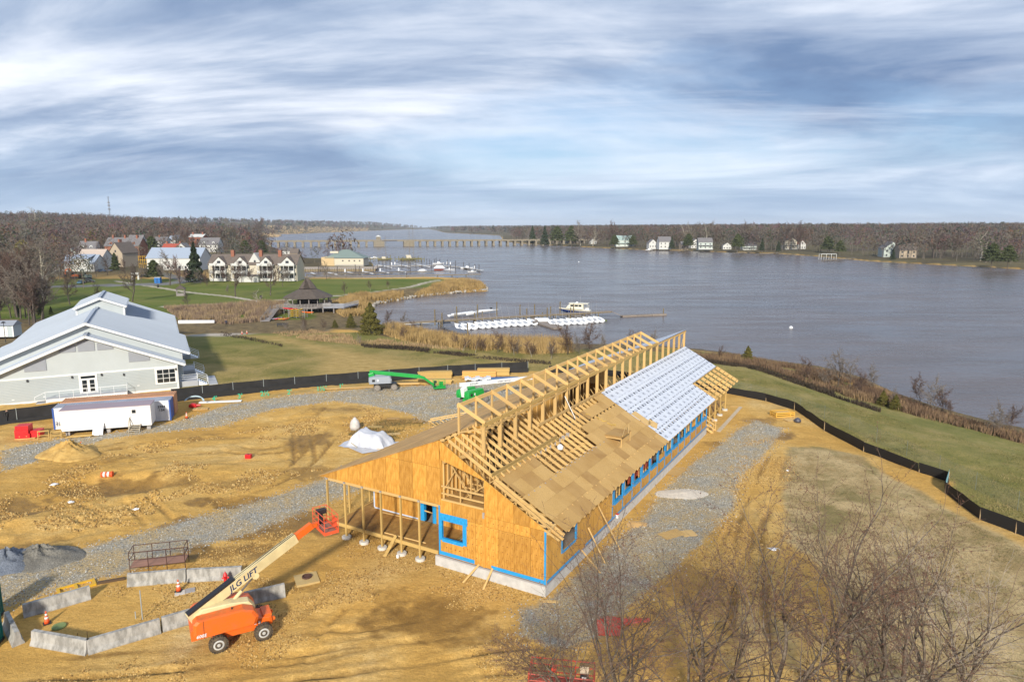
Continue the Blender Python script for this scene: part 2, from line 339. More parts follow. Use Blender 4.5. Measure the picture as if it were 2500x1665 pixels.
    mud[nm]=mn; rel[nm]=rn*k*smooth(150,110,dist[nm])*smooth(-.5,-.1,h[nm])
    z=h+rel
    # far masks
    park=(a>0)*smooth(170,185,y)*smooth(330,300,y)*(x<20)
    shoreband=(a>0)*smooth(np.where(x<30,19.,8.),np.where(x<30,14.,4.),a)*smooth(75,95,dist)*(1-smooth(260,300,dist))
    farland=smooth(320,420,dist)*(h>-3)
    grass=np.clip(np.maximum(lawn,park*(1-smooth(12,6,a)))*(1-dry),0,1)
    leftveg=smooth(150,158,y)*smooth(-36,-48,x)*(a>0)*smooth(190,178,y)+smooth(100,112,y)*smooth(-72,-80,x)*(a>0)*smooth(190,175,y)
    path=np.zeros(len(x)); asph=np.zeros(len(x)); mm=(dist>100)&(dist<520); Pm=P[mm]
    def strip(pts,w,z=0.0):
        D=sdist(Pm,dens([(p.x,p.y) for p in gps(pts,z)],3.0),False); return np.clip(.5+(w/2-D)/.8,0,1)
    pm=np.maximum.reduce([strip([(400,748),(560,742),(640,736),(700,732),(850,720),(1000,704),(1040,694),(1070,690)],2.2,-1.4),strip([(280,690),(390,703),(480,715),(560,722),(640,736)],2.0,-1.2)])
    pl=polym(Pm,[(430,815),(520,806),(600,788),(650,775),(830,770),(800,800),(640,805),(560,815)],1.5)
    path[mm]=np.maximum(pm,pl)
    am=np.maximum.reduce([strip([(0,700),(130,695),(300,692),(420,690),(480,680)],9.,-.2),strip([(250,660),(330,650),(420,672),(480,682)],7.,.5),polym(Pm,[(715,640),(820,640),(820,655),(715,656)],2.0)]); asph[mm]=am
    pathl=polym(P,[(0,870),(0,800),(60,800),(110,815),(60,850)],2.0); path=np.maximum(path,pathl)
    idx=np.arange(len(r)*len(az)).reshape(len(r),len(az)); nx=np.roll(idx,-1,axis=1)
    F=np.stack([idx[:-1],nx[:-1],nx[1:],idx[1:]],-1).reshape(-1,4)[:,::-1]
    cen=len(x); V=np.stack([x,y,z],1)
    me=npmesh('ground',V,F,True); GRID.update(az=az,r=r,z=z.reshape(len(r),len(az)),gravel=gravel.reshape(len(r),len(az)))
    for nme,(c0,c1,c2) in dict(MA=(gravel,grass,straw),MB=(mud,dry,path),MC=(asph,np.clip(shoreband+leftveg*.9,0,1),farland)).items():
        at=me.color_attributes.new(nme,'FLOAT_COLOR','POINT'); at.data.foreach_set('color',np.stack([c0,c1,c2,np.ones(len(x))],1).astype(np.float32).ravel())
    return me
class NT:
    """tiny node helper for one material"""
    def __init__(s,name,rough=.9):
        s.m=bpy.data.materials.new(name); s.m.use_nodes=True; s.t=s.m.node_tree; s.b=s.t.nodes['Principled BSDF']; s.b.inputs['Roughness'].default_value=rough
        s.pos=s.n('ShaderNodeNewGeometry').outputs['Position']; MATS[name]=s.m
    def n(s,k,**a):
        q=s.t.nodes.new(k)
        for x,y in a.items(): setattr(q,x,y)
        return q
    def set(s,sock,v):
        if hasattr(v,'is_linked') or hasattr(v,'links'): s.t.links.new(v,sock)
        elif isinstance(v,tuple) and len(v)==3 and sock.type=='RGBA': sock.default_value=(*v,1)
        else: sock.default_value=v
    def noise(s,scale,detail=5,rough=.6,dist=0.,stretch=None,vec=None,rot=None):
        v=vec or s.pos
        if stretch or rot:
            mp=s.n('ShaderNodeMapping'); s.t.links.new(v,mp.inputs[0])
            if stretch: mp.inputs['Scale'].default_value=stretch
            if rot: mp.inputs['Rotation'].default_value=rot
            v=mp.outputs[0]
        q=s.n('ShaderNodeTexNoise'); s.t.links.new(v,q.inputs['Vector']); q.inputs['Scale'].default_value=scale; q.inputs['Detail'].default_value=detail; q.inputs['Roughness'].default_value=rough; q.inputs['Distortion'].default_value=dist
        return q.outputs[0]
    def vor(s,scale,vec=None,out='Distance'):
        q=s.n('ShaderNodeTexVoronoi'); s.t.links.new(vec or s.pos,q.inputs['Vector']); q.inputs['Scale'].default_value=scale; return q.outputs[out]
    def ramp(s,src,*st):
        q=s.n('ShaderNodeValToRGB'); el=q.color_ramp.elements
        while len(el)<len(st): el.new(.5)
        for e,(p,c) in zip(el,st): e.position=p; e.color=(c,c,c,1) if isinstance(c,(int,float)) else (*c,1)
        s.t.links.new(src,q.inputs[0]); return q.outputs[0]
    def mix(s,f,a,b,blend='MIX'):
        q=s.n('ShaderNodeMix',data_type='RGBA',blend_type=blend); s.set(q.inputs[0],f); s.set(q.inputs[6],a); s.set(q.inputs[7],b); return q.outputs[2]
    def ma(s,op,a,b=0.0,c=None,clamp=False):
        q=s.n('ShaderNodeMath',operation=op,use_clamp=clamp); s.set(q.inputs[0],a); s.set(q.inputs[1],b)
        if c is not None: s.set(q.inputs[2],c)
        return q.outputs[0]
    def attr(s,name):
        q=s.n('ShaderNodeAttribute',attribute_name=name); sp=s.n('ShaderNodeSeparateColor'); s.t.links.new(q.outputs['Color'],sp.inputs[0]); return sp.outputs
    def edge(s,mask,noise,k=.9,w=.12):
        """mask with a ragged edge: smoothstep(mask + (noise-.5)*k)"""
        v=s.ma('ADD',mask,s.ma('MULTIPLY',s.ma('SUBTRACT',noise,.5),k)); q=s.n('ShaderNodeMapRange',interpolation_type='SMOOTHSTEP'); s.t.links.new(v,q.inputs[0]); q.inputs[1].default_value=.5-w; q.inputs[2].default_value=.5+w; return q.outputs[0]
    def bump(s,h,strength,dist,normal=None):
        q=s.n('ShaderNodeBump'); q.inputs['Strength'].default_value=strength; q.inputs['Distance'].default_value=dist; s.t.links.new(h,q.inputs['Height'])
        if normal: s.t.links.new(normal,q.inputs['Normal'])
        return q.outputs[0]
def ground_material():
    g=NT('ground_soil',.93); g.b.inputs['Specular IOR Level'].default_value=.25
    A=g.attr('MA'); B=g.attr('MB'); C=g.attr('MC')
    nb=g.noise(.09,6,.6,.6); nm=g.noise(.55,7,.65,.4); nf=g.noise(5,6,.7); vf=g.noise(22,3,.7)
    sand=g.ramp(nb,(.34,(.60,.335,.075)),(.48,(.74,.45,.125)),(.60,(.78,.52,.185)),(.70,(.82,.62,.30)))
    sand=g.mix(g.ramp(nm,(.35,.42),(.60,0.)),sand,(.46,.255,.058))
    sand=g.mix(g.ramp(nf,(.40,.45),(.58,0.)),sand,(.40,.22,.05))
    sand=g.mix(g.ramp(vf,(.35,.30),(.56,0.)),sand,(.30,.165,.038))
    streak=g.noise(1.2,4,.6,.3,(.16,1.2,1),None,(0,0,R(28)))
    tread=g.noise(3.0,3,.6,.2,(.35,3.2,1),None,(0,0,R(-62)))
    sand=g.mix(g.ramp(tread,(.36,.30),(.5,0.)),sand,(.36,.20,.05))
    sand=g.mix(g.ramp(streak,(.36,.35),(.55,0.)),sand,(.42,.24,.058))
    mud_shade_c=g.ramp(nm,(.35,(.17,.092,.022)),(.65,(.34,.19,.045)))
    mud_shade_m=g.edge(B[0],g.noise(1.6,6,.7),.75,.28); col=g.mix(g.ma('MULTIPLY',mud_shade_m,.9),sand,mud_shade_c)  # mud colour, also used for the tree shadows painted on the sand
    # gravel
    st=g.vor(9.0,out='Color'); stone=g.ramp(g.noise(26,2,.5),(.3,(.185,.165,.13)),(.5,(.385,.345,.27)),(.7,(.60,.55,.44)))
    stone=g.mix(.35,stone,g.ramp(g.noise(7,4,.7),(.35,(.23,.205,.16)),(.65,(.50,.45,.35))))
    stone=g.mix(g.ramp(g.noise(.33,6,.68,.5),(.42,.8),(.60,0.)),stone,(.52,.365,.16))
    stone=g.mix(g.ramp(g.noise(6.5,4,.75),(.38,.75),(.52,0.)),stone,(.10,.095,.08)); stone=g.mix(g.ramp(g.noise(4.2,4,.8),(.56,0.),(.70,.6)),stone,(.58,.56,.50))
    grav=g.edge(A[0],g.noise(1.1,6,.75),.75,.16); col=g.mix(grav,col,stone)
    # grass
    gn=g.noise(.13,6,.65,.5); gf=g.noise(9,4,.75,.0,(1,.45,1))
    gc=g.ramp(gn,(.30,(.155,.15,.030)),(.44,(.30,.235,.062)),(.62,(.46,.33,.12)))
    gc=g.mix(g.ramp(gf,(.36,.75),(.6,0.)),gc,(.07,.075,.018))
    farg=g.ramp(g.noise(.035,4,.6,.3,(1,2.2,1)),(.35,(.085,.125,.012)),(.65,(.16,.165,.035)))
    dist=g.n('ShaderNodeVectorMath',operation='LENGTH'); g.t.links.new(g.pos,dist.inputs[0]); fd=g.ramp(g.ma('MULTIPLY',dist.outputs['Value'],.004),(.5,0.),(.72,1.))
    gc=g.mix(fd,gc,farg)
    sx_=g.n('ShaderNodeSeparateXYZ'); g.t.links.new(g.pos,sx_.inputs[0]); rt=g.ramp(g.ma('MULTIPLY_ADD',sx_.outputs[0],.025,-.35,True),(.0,0.),(1.,.62)); gc=g.mix(rt,gc,g.ramp(g.noise(.22,6,.7,.4),(.36,(.11,.14,.028)),(.52,(.20,.20,.055)),(.68,(.36,.29,.12))))
    gm=g.edge(A[1],g.noise(.8,6,.7),.7,.2); col=g.mix(gm,col,gc)
    sc=g.ramp(g.noise(.5,6,.7,.4,(1,2,1)),(.35,(.33,.22,.065)),(.65,(.52,.36,.135))); sm=g.edge(A[2],g.noise(.16,7,.7,.6),1.1,.35); col=g.mix(g.ma('MULTIPLY',sm,.9),col,sc)
    dn=g.noise(2.6,6,.75,.2); dc=g.ramp(g.noise(.35,5,.6),(.36,(.38,.265,.115)),(.6,(.58,.43,.22)))
    dc=g.mix(g.ramp(dn,(.34,.7),(.48,0.)),dc,(.12,.12,.03)); dc=g.mix(g.ramp(g.noise(.16,5,.7,.5),(.38,.65),(.50,0.)),dc,(.15,.14,.04)); dc=g.mix(g.ramp(g.noise(10,4,.8),(.38,.5),(.54,0.)),dc,(.20,.14,.06))
    dm=g.edge(B[1],g.noise(.9,6,.7),.7,.2); col=g.mix(dm,col,dc)
    pc=g.ramp(nm,(.35,(.43,.37,.30)),(.65,(.56,.49,.41))); col=g.mix(B[2],col,pc)
    col=g.mix(C[0],col,g.ramp(nm,(.3,(.15,.15,.155)),(.7,(.22,.215,.21))))
    sh=g.ramp(nm,(.35,(.10,.072,.035)),(.65,(.23,.165,.075))); col=g.mix(g.edge(C[1],nm,.6,.25),col,sh)
    fl=g.ramp(g.noise(.012,6,.7),(.36,(.07,.052,.03)),(.55,(.11,.09,.04)),(.68,(.19,.15,.07))); col=g.mix(C[2],col,fl)
    g.t.links.new(col,g.b.inputs['Base Color'])
    wet=g.ma('SUBTRACT',.95,g.ma('MULTIPLY',mud_shade_m,.38)); g.t.links.new(wet,g.b.inputs['Roughness'])
    hN=g.ma('ADD',g.noise(2.2,7,.72),g.ma('MULTIPLY',g.noise(13,4,.7),.45)); n1=g.bump(hN,.7,.20); g.t.links.new(n1,g.b.inputs['Normal'])
    return g.m
gme=build_ground(); gme.materials.append(ground_material()); ground=link('ground',gme); tag(ground,'sandy building site, lawns and river banks',None,None,'structure')
GV=np.empty(len(gme.vertices)*3,dtype=np.float32); gme.vertices.foreach_get('co',GV)
def gh(x,y):
    """height of the natural land (no relief)"""
    return float(base_height(np.array([float(x)]),np.array([float(y)]))[0][0])
def gpl(x,y,it=6):
    """pixel -> point on the land surface"""
    z=0.0
    for _ in range(it): p=gp(x,y,z); z=gh(p.x,p.y)
    return gp(x,y,z)
# water
def water():
    g=NT('river_water',.16); g.b.inputs['IOR'].default_value=1.33; g.b.inputs['Specular IOR Level'].default_value=.40
    silt=g.ramp(g.noise(.010,5,.6,.6,(1,2.5,1)),(.36,(.13,.098,.085)),(.64,(.105,.092,.092))); 
    cat=g.ramp(g.noise(.03,4,.6,.4,(1,3.5,1)),(.4,0.),(.62,1.))
    g.t.links.new(silt,g.b.inputs['Base Color'])
    dist=g.n('ShaderNodeVectorMath',operation='LENGTH'); g.t.links.new(g.pos,dist.inputs[0]); fade=g.ramp(g.ma('MULTIPLY',dist.outputs['Value'],.0008),(.05,1.),(.5,.35),(1.,.12))
    w1=g.noise(.55,4,.62,.25,(.55,1.3,1)); w2=g.noise(.13,4,.6,.3,(.5,1.4,1)); hh=g.ma('ADD',g.ma('MULTIPLY',w1,.35),w2)
    q=g.n('ShaderNodeBump'); q.inputs['Distance'].default_value=1.0; g.t.links.new(g.ma('MULTIPLY',fade,g.ma('MULTIPLY_ADD',cat,.18,.26)),q.inputs['Strength']); g.t.links.new(hh,q.inputs['Height']); g.t.links.new(q.outputs[0],g.b.inputs['Normal'])
    g.t.links.new(g.ma('MULTIPLY_ADD',cat,.10,.20),g.b.inputs['Roughness'])
    return g.m
wm_=MB().quad((-14000,30,WZ),(14000,30,WZ),(14000,14000,WZ),(-14000,14000,WZ)); wo_=wm_.build('water',water()); tag(wo_,'wide grey river',None,None,'structure')
# ================================================================== THE TIMBER BUILDING UNDER CONSTRUCTION  (local x = -u, y = v)
M_lum=mat('lumber',(.66,.43,.165),.75,var=.16,noise=.22,nscale=1.4,stretch=(1,6,6))
M_lum2=mat('lumber_treated',(.56,.37,.12),.8,var=.15,noise=.3,nscale=1.3,stretch=(1,5,5))
M_osb=mat('sheathing_orange',(.60,.31,.060),.7,var=.20,col2=(.44,.20,.026),nscale=5,stretch=(1.6,1.6,.35),lo=.38,hi=.62,coord='Object')
M_osbs=mat('sheathing_side',(.60,.33,.07),.75,var=.12,col2=(.44,.22,.04),nscale=4,stretch=(1.6,1.6,.4),lo=.38,hi=.62)
M_roofp=mat('roof_sheathing',(.58,.37,.155),.85,var=.0,noise=.25,nscale=7)
def roof_panel_material():
    g=NT('roof_panel',.85); oi=g.n('ShaderNodeObjectInfo').outputs['Random']
    tone=g.ramp(oi,(.0,(.33,.185,.055)),(.28,(.39,.225,.067)),(.40,(.47,.285,.088)),(1.,(.56,.35,.118)))
    tc=g.n('ShaderNodeTexCoord').outputs['Object']; fl=g.noise(9,5,.75,0,None,tc); tone=g.mix(g.ramp(fl,(.36,.6),(.6,0.)),tone,(.30,.17,.055))
    bl=g.noise(.7,4,.6,.3); tone=g.mix(g.ramp(bl,(.4,.25),(.62,0.)),tone,(.58,.39,.16))
    g.t.links.new(tone,g.b.inputs['Base Color']); return g.m
M_rp=roof_panel_material()
M_leftroof=mat('weathered_roof',(.62,.37,.13),.85,var=.16,col2=(.44,.24,.075),nscale=2.2,stretch=(2.5,.25,1),lo=.36,hi=.6)
M_blue=mat('blue_tape',(.02,.33,.72),.4,noise=.25,nscale=6)
M_conc=mat('foundation_concrete',(.54,.525,.50),.9,noise=.2,nscale=1.6,bump=.15,bscale=14)
M_floor=mat('slab',(.32,.28,.24),.9,noise=.3,nscale=1)
M_deck=mat('deck_board',(.40,.225,.06),.8,col2=(.27,.14,.035),nscale=3,var=.1)
M_dark=mat('interior_dark',(.12,.075,.035),.9)
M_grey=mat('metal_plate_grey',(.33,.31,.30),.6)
M_redp=mat('red_interior',(.42,.075,.03),.7)
M_pad=mat('pad_concrete',(.60,.56,.50),.9,noise=.15,nscale=4)
def underlay_material():
    g=NT('roof_underlay',.42); tc=g.n('ShaderNodeTexCoord').outputs['Object']; sp=g.n('ShaderNodeSeparateXYZ'); g.t.links.new(tc,sp.inputs[0]); X,Y=sp.outputs[0],sp.outputs[1]
    def cell(a,size,off=0.): return g.ma('FRACT',g.ma('ADD',g.ma('MULTIPLY',a,1/size),off))
    def win(a,lo,hi): return g.ma('MULTIPLY',g.ma('GREATER_THAN',a,lo),g.ma('LESS_THAN',a,hi))
    row=g.ma('FLOOR',g.ma('MULTIPLY',X,1/.60)); par=g.ma('FRACT',g.ma('MULTIPLY',row,.5)); sh=g.ma('MULTIPLY',row,.37)
    fx=cell(X,.60); fy=g.ma('FRACT',g.ma('ADD',g.ma('MULTIPLY',Y,1/1.30),sh))
    sq=g.ma('MULTIPLY',g.ma('MULTIPLY',win(fx,.22,.66),win(fy,.06,.30)),g.ma('GREATER_THAN',g.ma('FRACT',g.ma('MULTIPLY',row,.34)),.32))
    tx=g.ma('MULTIPLY',g.ma('MULTIPLY',win(fx,.2,.7),win(fy,.45,.80)),g.ma('GREATER_THAN',g.noise(11,1,.5,0,None,tc),.46))
    base=g.ramp(g.noise(.9,4,.6,.2,None,tc),(.36,(.54,.57,.64)),(.6,(.62,.65,.71)))
    c=g.mix(g.ma('MULTIPLY',tx,.8),base,(.14,.155,.20)); c=g.mix(sq,c,(.025,.028,.045)); g.t.links.new(c,g.b.inputs['Base Color'])
    n=g.bump(g.noise(1.8,3,.5,0,(1,.5,1),tc),.25,.05); g.t.links.new(n,g.b.inputs['Normal']); return g.m
M_under=underlay_material()
BO=gp(1332,1457); BYAW=-R(29.8)
BLD=empty('timber_building',(BO.x,BO.y,0),BYAW,'long timber-framed building under construction with open rafters and half-sheathed roof','building')
def bw(u,v,z): return Matrix.Translation((BO.x,BO.y,0))@Matrix.Rotation(BYAW,4,'Z')@Vector((-u,v,z))
RZ=lambda u:4.55+.545*u          # right roof plane
LZ=lambda u:9.15-.407*(u-8.2)    # left roof plane
def bd(name,a,b,w,h,m=M_lum,up=(0,0,1),parent=BLD): return board(name,(-a[0],a[1],a[2]),(-b[0],b[1],b[2]),w,h,m,parent,up)
def bx(name,u0,u1,v0,v1,z0,z1,m,parent=BLD): return boxo(name,-max(u0,u1),-min(u0,u1),v0,v1,z0,z1,m,parent)
def clip(poly,f):
    out=[];n=len(poly)
    for i in range(n):
        a,b=poly[i],poly[(i+1)%n]; fa,fb=f(a),f(b)
        if fa>=0: out.append(a)
        if fa*fb<0: t=fa/(fa-fb); out.append((a[0]+t*(b[0]-a[0]),a[1]+t*(b[1]-a[1])))
    return out
def wallpanels(poly,seams,hseams,v0,v1,m,name='sheathing_panel',gap=.022):
    """poly in (u,z); split by vertical seams and horizontal seams; each piece a panel"""
    us=[-99]+sorted(seams)+[99]; zs=[-99]+sorted(hseams)+[99]
    for a,b in zip(us[:-1],us[1:]):
        for c,d in zip(zs[:-1],zs[1:]):
            p=clip(clip(poly,lambda q:q[0]-a-gap/2),lambda q:b-gap/2-q[0]); 
            if len(p)>2: p=clip(clip(p,lambda q:q[1]-c-gap/2),lambda q:d-gap/2-q[1])
            if len(p)<3: continue
            ar=abs(sum(p[i][0]*p[(i+1)%len(p)][1]-p[(i+1)%len(p)][0]*p[i][1] for i in range(len(p))))/2
            if ar<.02: continue
            dv=random.uniform(-.004,.004); cu=sum(q[0] for q in p)/len(p); cz=sum(q[1] for q in p)/len(p)
            MB().prism([(q[0]-cu,q[1]-cz) for q in p],lambda x,y:(-x,v0+dv,y),lambda x,y:(-x,v1,y)).build(name,m,BLD,loc=(-cu,0,cz))
random.seed(3)
# foundation and slab
f=MB(); f.box(-8.66,.02,-.06,.22,-.4,.70); f.box(-.22,.02,.22,40.5,-.4,.70); f.box(-8.66,-8.4,.22,3.5,-.4,.70); f.box(-17.3,-17.0,3.6,52,-.4,.70); f.box(-17.3,-8.66,3.4,3.66,-.4,.70); f.box(-17.3,.02,40.3,40.52,-.4,.70); f.build('foundation',M_conc,BLD)
bx('floor_slab',.2,8.4,.2,40.3,.55,.74,M_floor); bx('floor_slab',8.4,17.0,3.66,52,.55,.74,M_floor)
bx('sill_plate',0,8.62,-.05,.09,.705,.80,M_grey); bx('sill_plate',-.015,.12,.1,40.4,.705,.80,M_grey)
# front wall, under the right slope
wallpanels([(0,.9),(8.32,.9),(8.32,4.93),(4.66,4.93),(4.66,RZ(4.66)),(0,RZ(0))] ,[1.05,2.27,3.49,4.62,5.9,7.1],[3.76,4.47],-.02,.04,M_osb) if False else None
for poly,se,hs in (([(0,.86),(4.6,.86),(4.6,4.47),(0,4.47)],[1.1,2.32,3.5],[3.78]),([(0,4.49),(4.6,4.49),(4.6,7.02),(.0,4.53)],[1.15,2.37,3.55],[]),
    ([(4.62,.86),(6.32,.86),(6.32,4.95),(4.62,4.95)],[5.3],[3.85]),([(6.32,.86),(8.32,.86),(8.32,2.12),(6.32,2.12)],[7.3],[]),([(6.32,3.46),(8.32,3.46),(8.32,4.95),(6.32,4.95)],[7.2],[3.95])):
    wallpanels(poly,se,hs,-.02,.04,M_osb)
wallpanels([(8.2,9.15),(8.07,7.79),(4.62,6.95),(4.58,7.04)],[6.2],[],-.025,.04,M_osb)
wallpanels([(8.09,4.56),(8.22,9.14),(19.6,LZ(19.6)-.02),(18.75,4.52)],[9.3,10.52,11.7,12.95,14.2,15.4,16.6,17.8],[7.19],-.03,.05,M_osb)
# corner post between right wall part and the open bay
bd('corner_post',(4.62,-.05,.86),(4.62,-.05,4.6),.2,.06,M_osb,(0,1,0)); bx('steel_bracket',4.56,4.70,-.1,-.03,4.35,4.75,M_grey)
# tapes
for u0,u1,z0,z1 in ((8.30,5.40,.90,1.17),(4.06,.02,.88,1.13)): bx('blue_flashing_tape',u0,u1,-.035,-.022,z0,z1,M_blue)
bx('blue_flashing_tape',-.03,.11,-.04,-.026,.85,4.45,M_blue); bx('blue_flashing_tape',8.2,8.33,-.045,-.03,.9,4.5,M_blue)
w=MB()
w.box(-8.2,-5.95,-.05,-.028,3.46,3.97); w.box(-6.32,-6.02,-.046,-.027,2.0,3.46); w.box(-8.2,-8.06,-.046,-.027,2.0,3.46); w.box(-8.06,-6.32,-.046,-.027,1.9,2.14)
w.box(-8.06,-6.32,-.04,.14,2.12,2.15); w.box(-6.34,-6.32,-.04,.14,2.15,3.46); w.box(-8.08,-8.06,-.04,.14,2.15,3.46); w.build('window_opening_tape',M_blue,BLD)
# insulation fasteners on the lower front sheathing
fx=MB(); rr=random.Random(5)
for i in range(12):
    for j in range(7):
        u=.3+i*.36+rr.uniform(-.03,.03); z=1.35+j*.46+rr.uniform(-.02,.02)
        if u<4.4 and z<4.3: fx.box(-u-.022,-u+.022,-.055,-.02,z-.018,z+.02)
for i in range(5):
    for j in range(7):
        u=4.85+i*.36; z=1.35+j*.46+rr.uniform(-.02,.02)
        if (u<6.0 or z<1.8) and z<4.3: fx.box(-u-.022,-u+.022,-.055,-.02,z-.018,z+.02)
for i in range(4): fx.box(-6.6-i*.36-.035,-6.6-i*.36+.035,-.07,-.02,1.5,1.56)
tag(fx.build('sheathing_fasteners',mat('fastener_brown',(.30,.12,.03),.7),BLD),kind='stuff')
# open bay: rails, studs, attic floor
for z in (5.93,5.42): bd('bay_rail',(4.64,.0,z),(8.05,.0,z),.09,.10)
bd('bay_rail',(4.64,-.01,4.98),(8.05,-.01,4.98),.12,.10); bd('bay_stud',(6.5,.0,5.0),(6.5,.0,5.95),.09,.06)
bx('attic_floor',4.5,8.15,.1,6.0,4.86,4.92,M_deck); bx('attic_wall',8.12,8.18,.06,6.0,4.92,8.9,M_osbs)
for k in range(9): bd('stud',(8.05,.25+k*.5,4.92),(8.05,.25+k*.5,8.7),.05,.12,M_lum,(1,0,0))
bd('diagonal_brace',(7.97,.15,5.6),(7.97,3.2,7.6),.04,.1); bd('header_beam',(8.0,.1,7.62),(7.2,2.2,7.62),.12,.22)
# right-hand wall with its row of windows
def rwall(v0,v1,z0,z1,m=M_osbs,name='sheathing_panel',off=0.): return bx(name,-.02-off,.04,v0+.006,v1-.006,z0+.004,z1-.004,m)
rwall(.05,2.38,.86,3.6); rwall(2.38,4.6,.86,2.15); rwall(4.6,6.9,.86,3.6); rwall(6.9,9.2,.86,3.6); rwall(9.2,11.35,.86,3.6); 
rwall(.05,11.35,3.6,4.5)
PITCHW=2.22; WV0=11.45
for k in range(13):
    a=WV0+k*PITCHW; b=a+PITCHW
    rwall(a,b,1.0,2.05 if k!=5 else 2.6); rwall(a,b,3.55,4.5)
    # blue-taped pier to the left of every opening, sill and jambs
    t=MB(); s=-.035
    t.box(.0-.05,.035,a-.02,a+.34,2.0,3.62); t.box(-.05,.04,a+.34,b-.02,1.86,2.10); t.box(-.16,.03,a+.34,a+.37,2.10,3.6); t.box(-.05,.036,b-.14,b-.021,2.10,3.62); t.box(-.2,.03,a+.36,b-.12,2.06,2.11)
    t.build('window_opening_tape',M_blue,BLD)
    bx('blue_flashing_tape',-.033,-.021,b-.16,b+.02,1.02,1.87,M_blue)
    if k in (2,3,4): bx('interior_panel',.5,.56,a+.4,b,2.0,3.5,M_redp)
    for q in (.75,1.35): bd('stud',(.45+.35*((k*7)%3),a+q,.75),(.45+.35*((k*7)%3),a+q,4.4),.05,.12,M_lum,(1,0,0))
t=MB(); t.box(-.05,.035,2.2,2.42,2.0,3.3); t.box(-.05,.035,4.5,4.72,2.0,3.6); t.box(-.05,.036,2.42,4.5,1.93,2.13); t.build('window_opening_tape',M_blue,BLD)
bx('blue_flashing_tape',-.034,-.021,11.3,11.45,.9,1.95,M_blue); bx('blue_flashing_tape',-.035,-.022,.1,5.2,.87,1.05,M_blue); bx('blue_flashing_tape',-.035,-.022,6.2,40.4,.87,1.0,M_blue)
bx('capillary_strip',-.045,-.02,.1,40.4,.80,.87,mat('rusty_strip',(.34,.22,.17),.8,col2=(.18,.19,.30),nscale=30))
# interior partitions seen through openings
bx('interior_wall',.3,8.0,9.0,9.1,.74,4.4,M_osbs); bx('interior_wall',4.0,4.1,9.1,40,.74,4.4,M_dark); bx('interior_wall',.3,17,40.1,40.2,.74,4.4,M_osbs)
for k in range(6): bd('stud',(7.2-k*.5,2.6,.75),(7.2-k*.5,2.6,4.4),.05,.1,M_lum,(0,1,0))
bd('diagonal_brace',(7.4,2.5,1.2),(6.2,2.5,3.6),.04,.1)
bx('blue_flashing_tape',3.0,6.5,8.97,8.99,2.6,2.85,M_blue)
# porch: back wall, deck, posts
wallpanels([(12.56,1.06),(17.26,1.06),(17.26,4.6),(12.56,4.6)],[13.8,15.0,16.25],[],3.55,3.62,M_osb); wallpanels([(8.3,1.06),(11.3,1.06),(11.3,4.6),(8.3,4.6)],[9.5,10.7],[],3.55,3.62,M_osb); wallpanels([(11.3,3.25),(12.56,3.25),(12.56,4.6),(11.3,4.6)],[],[],3.55,3.62,M_osb)
t=MB(); t.box(-12.72,-12.28,3.50,3.548,1.06,3.3); t.box(-11.46,-11.16,3.50,3.548,1.06,3.3); t.box(-12.3,-12.27,3.5,3.75,1.06,3.25); t.box(-11.49,-11.46,3.5,3.75,1.06,3.25); t.build('door_opening_tape',M_blue,BLD)
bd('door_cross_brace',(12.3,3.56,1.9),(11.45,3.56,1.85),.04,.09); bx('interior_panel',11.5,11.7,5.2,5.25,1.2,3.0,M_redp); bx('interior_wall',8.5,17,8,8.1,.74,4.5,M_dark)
bx('base_tape',12.7,17.3,3.52,3.549,1.02,1.16,mat('pale_tape',(.50,.58,.72),.5)); bx('corner_tape',17.24,17.36,3.52,3.549,1.16,4.4,mat('pale_tape',(.5,.58,.72))); bx('wall_left',17.2,17.3,3.62,52,.7,4.3,M_osbs)
for i in range(8):      # deck sheets
    u0=8.42+i*1.22; bx('deck_panel',u0+.005,min(u0+1.215,18.2),.06,1.78,1.03,1.075,M_deck); bx('deck_panel',u0+.005,min(u0+1.215,18.2),1.79,3.5,1.03,1.075,M_deck)
for k in range(12): bx('deck_panel',17.32,18.5,3.55+k*2.44,3.54+(k+1)*2.44,1.03,1.075,M_deck)
bd('rim_beam',(8.42,.0,.97),(18.25,.0,.97),.09,.26,M_lum2); bd('rim_beam',(18.3,.0,.97),(18.3,33,.97),.09,.26,M_lum2)
for k in range(6): bd('deck_joist',(8.5+k*1.9,.1,.9),(8.5+k*1.9,3.5,.9),.05,.2,M_lum2)
PU=(18.82,17.03,15.27,13.51,11.69,10.02)
padm=MB().lathe([(.36,-.25),(.36,.17),(.31,.2)],16).mesh('footing_pad'); padm.materials.append(M_pad)
def post(u,v,z1):
    bd('porch_post',(u,v,.16),(u,v,z1),.13,.13,M_lum2); link('footing_pad',padm,None,BLD,(-u,v,0)); bx('post_bracket',u-.09,u+.09,v-.085,v+.085,z1-.12,z1-.0,M_grey)
for u in PU: post(u,-.02,4.5)
for k in range(1,9): post(18.88,k*2.38,4.5)
bd('porch_beam',(8.3,.05,4.42),(18.9,.05,4.42),.12,.2); bd('porch_beam',(18.88,.1,4.42),(18.88,40,4.42),.12,.2)
# loose boards of the roof edge at the front corner
bd('gable_rafter',(4.2,.55,RZ(4.2)-.06),(-.95,.55,RZ(-.95)-.1),.05,.2); bd('gable_rafter',(.1,-.02,4.55),(-.95,-.02,4.08),.05,.14)
bd('rafter_stub',(-.05,.1,4.3),(-.05,1.2,4.45),.16,.2)
for q in (.9,1.7,2.5,3.3): bd('gable_stud',(q,.55,RZ(q)-.9),(q,.55,RZ(q)-.15),.05,.1,M_lum,(1,0,0))
for q in (.2,.9,1.5): bd('gable_blocking',(q+1.1,.35,4.6+q*.25),(q,.35,4.55+q*.2),.05,.14)
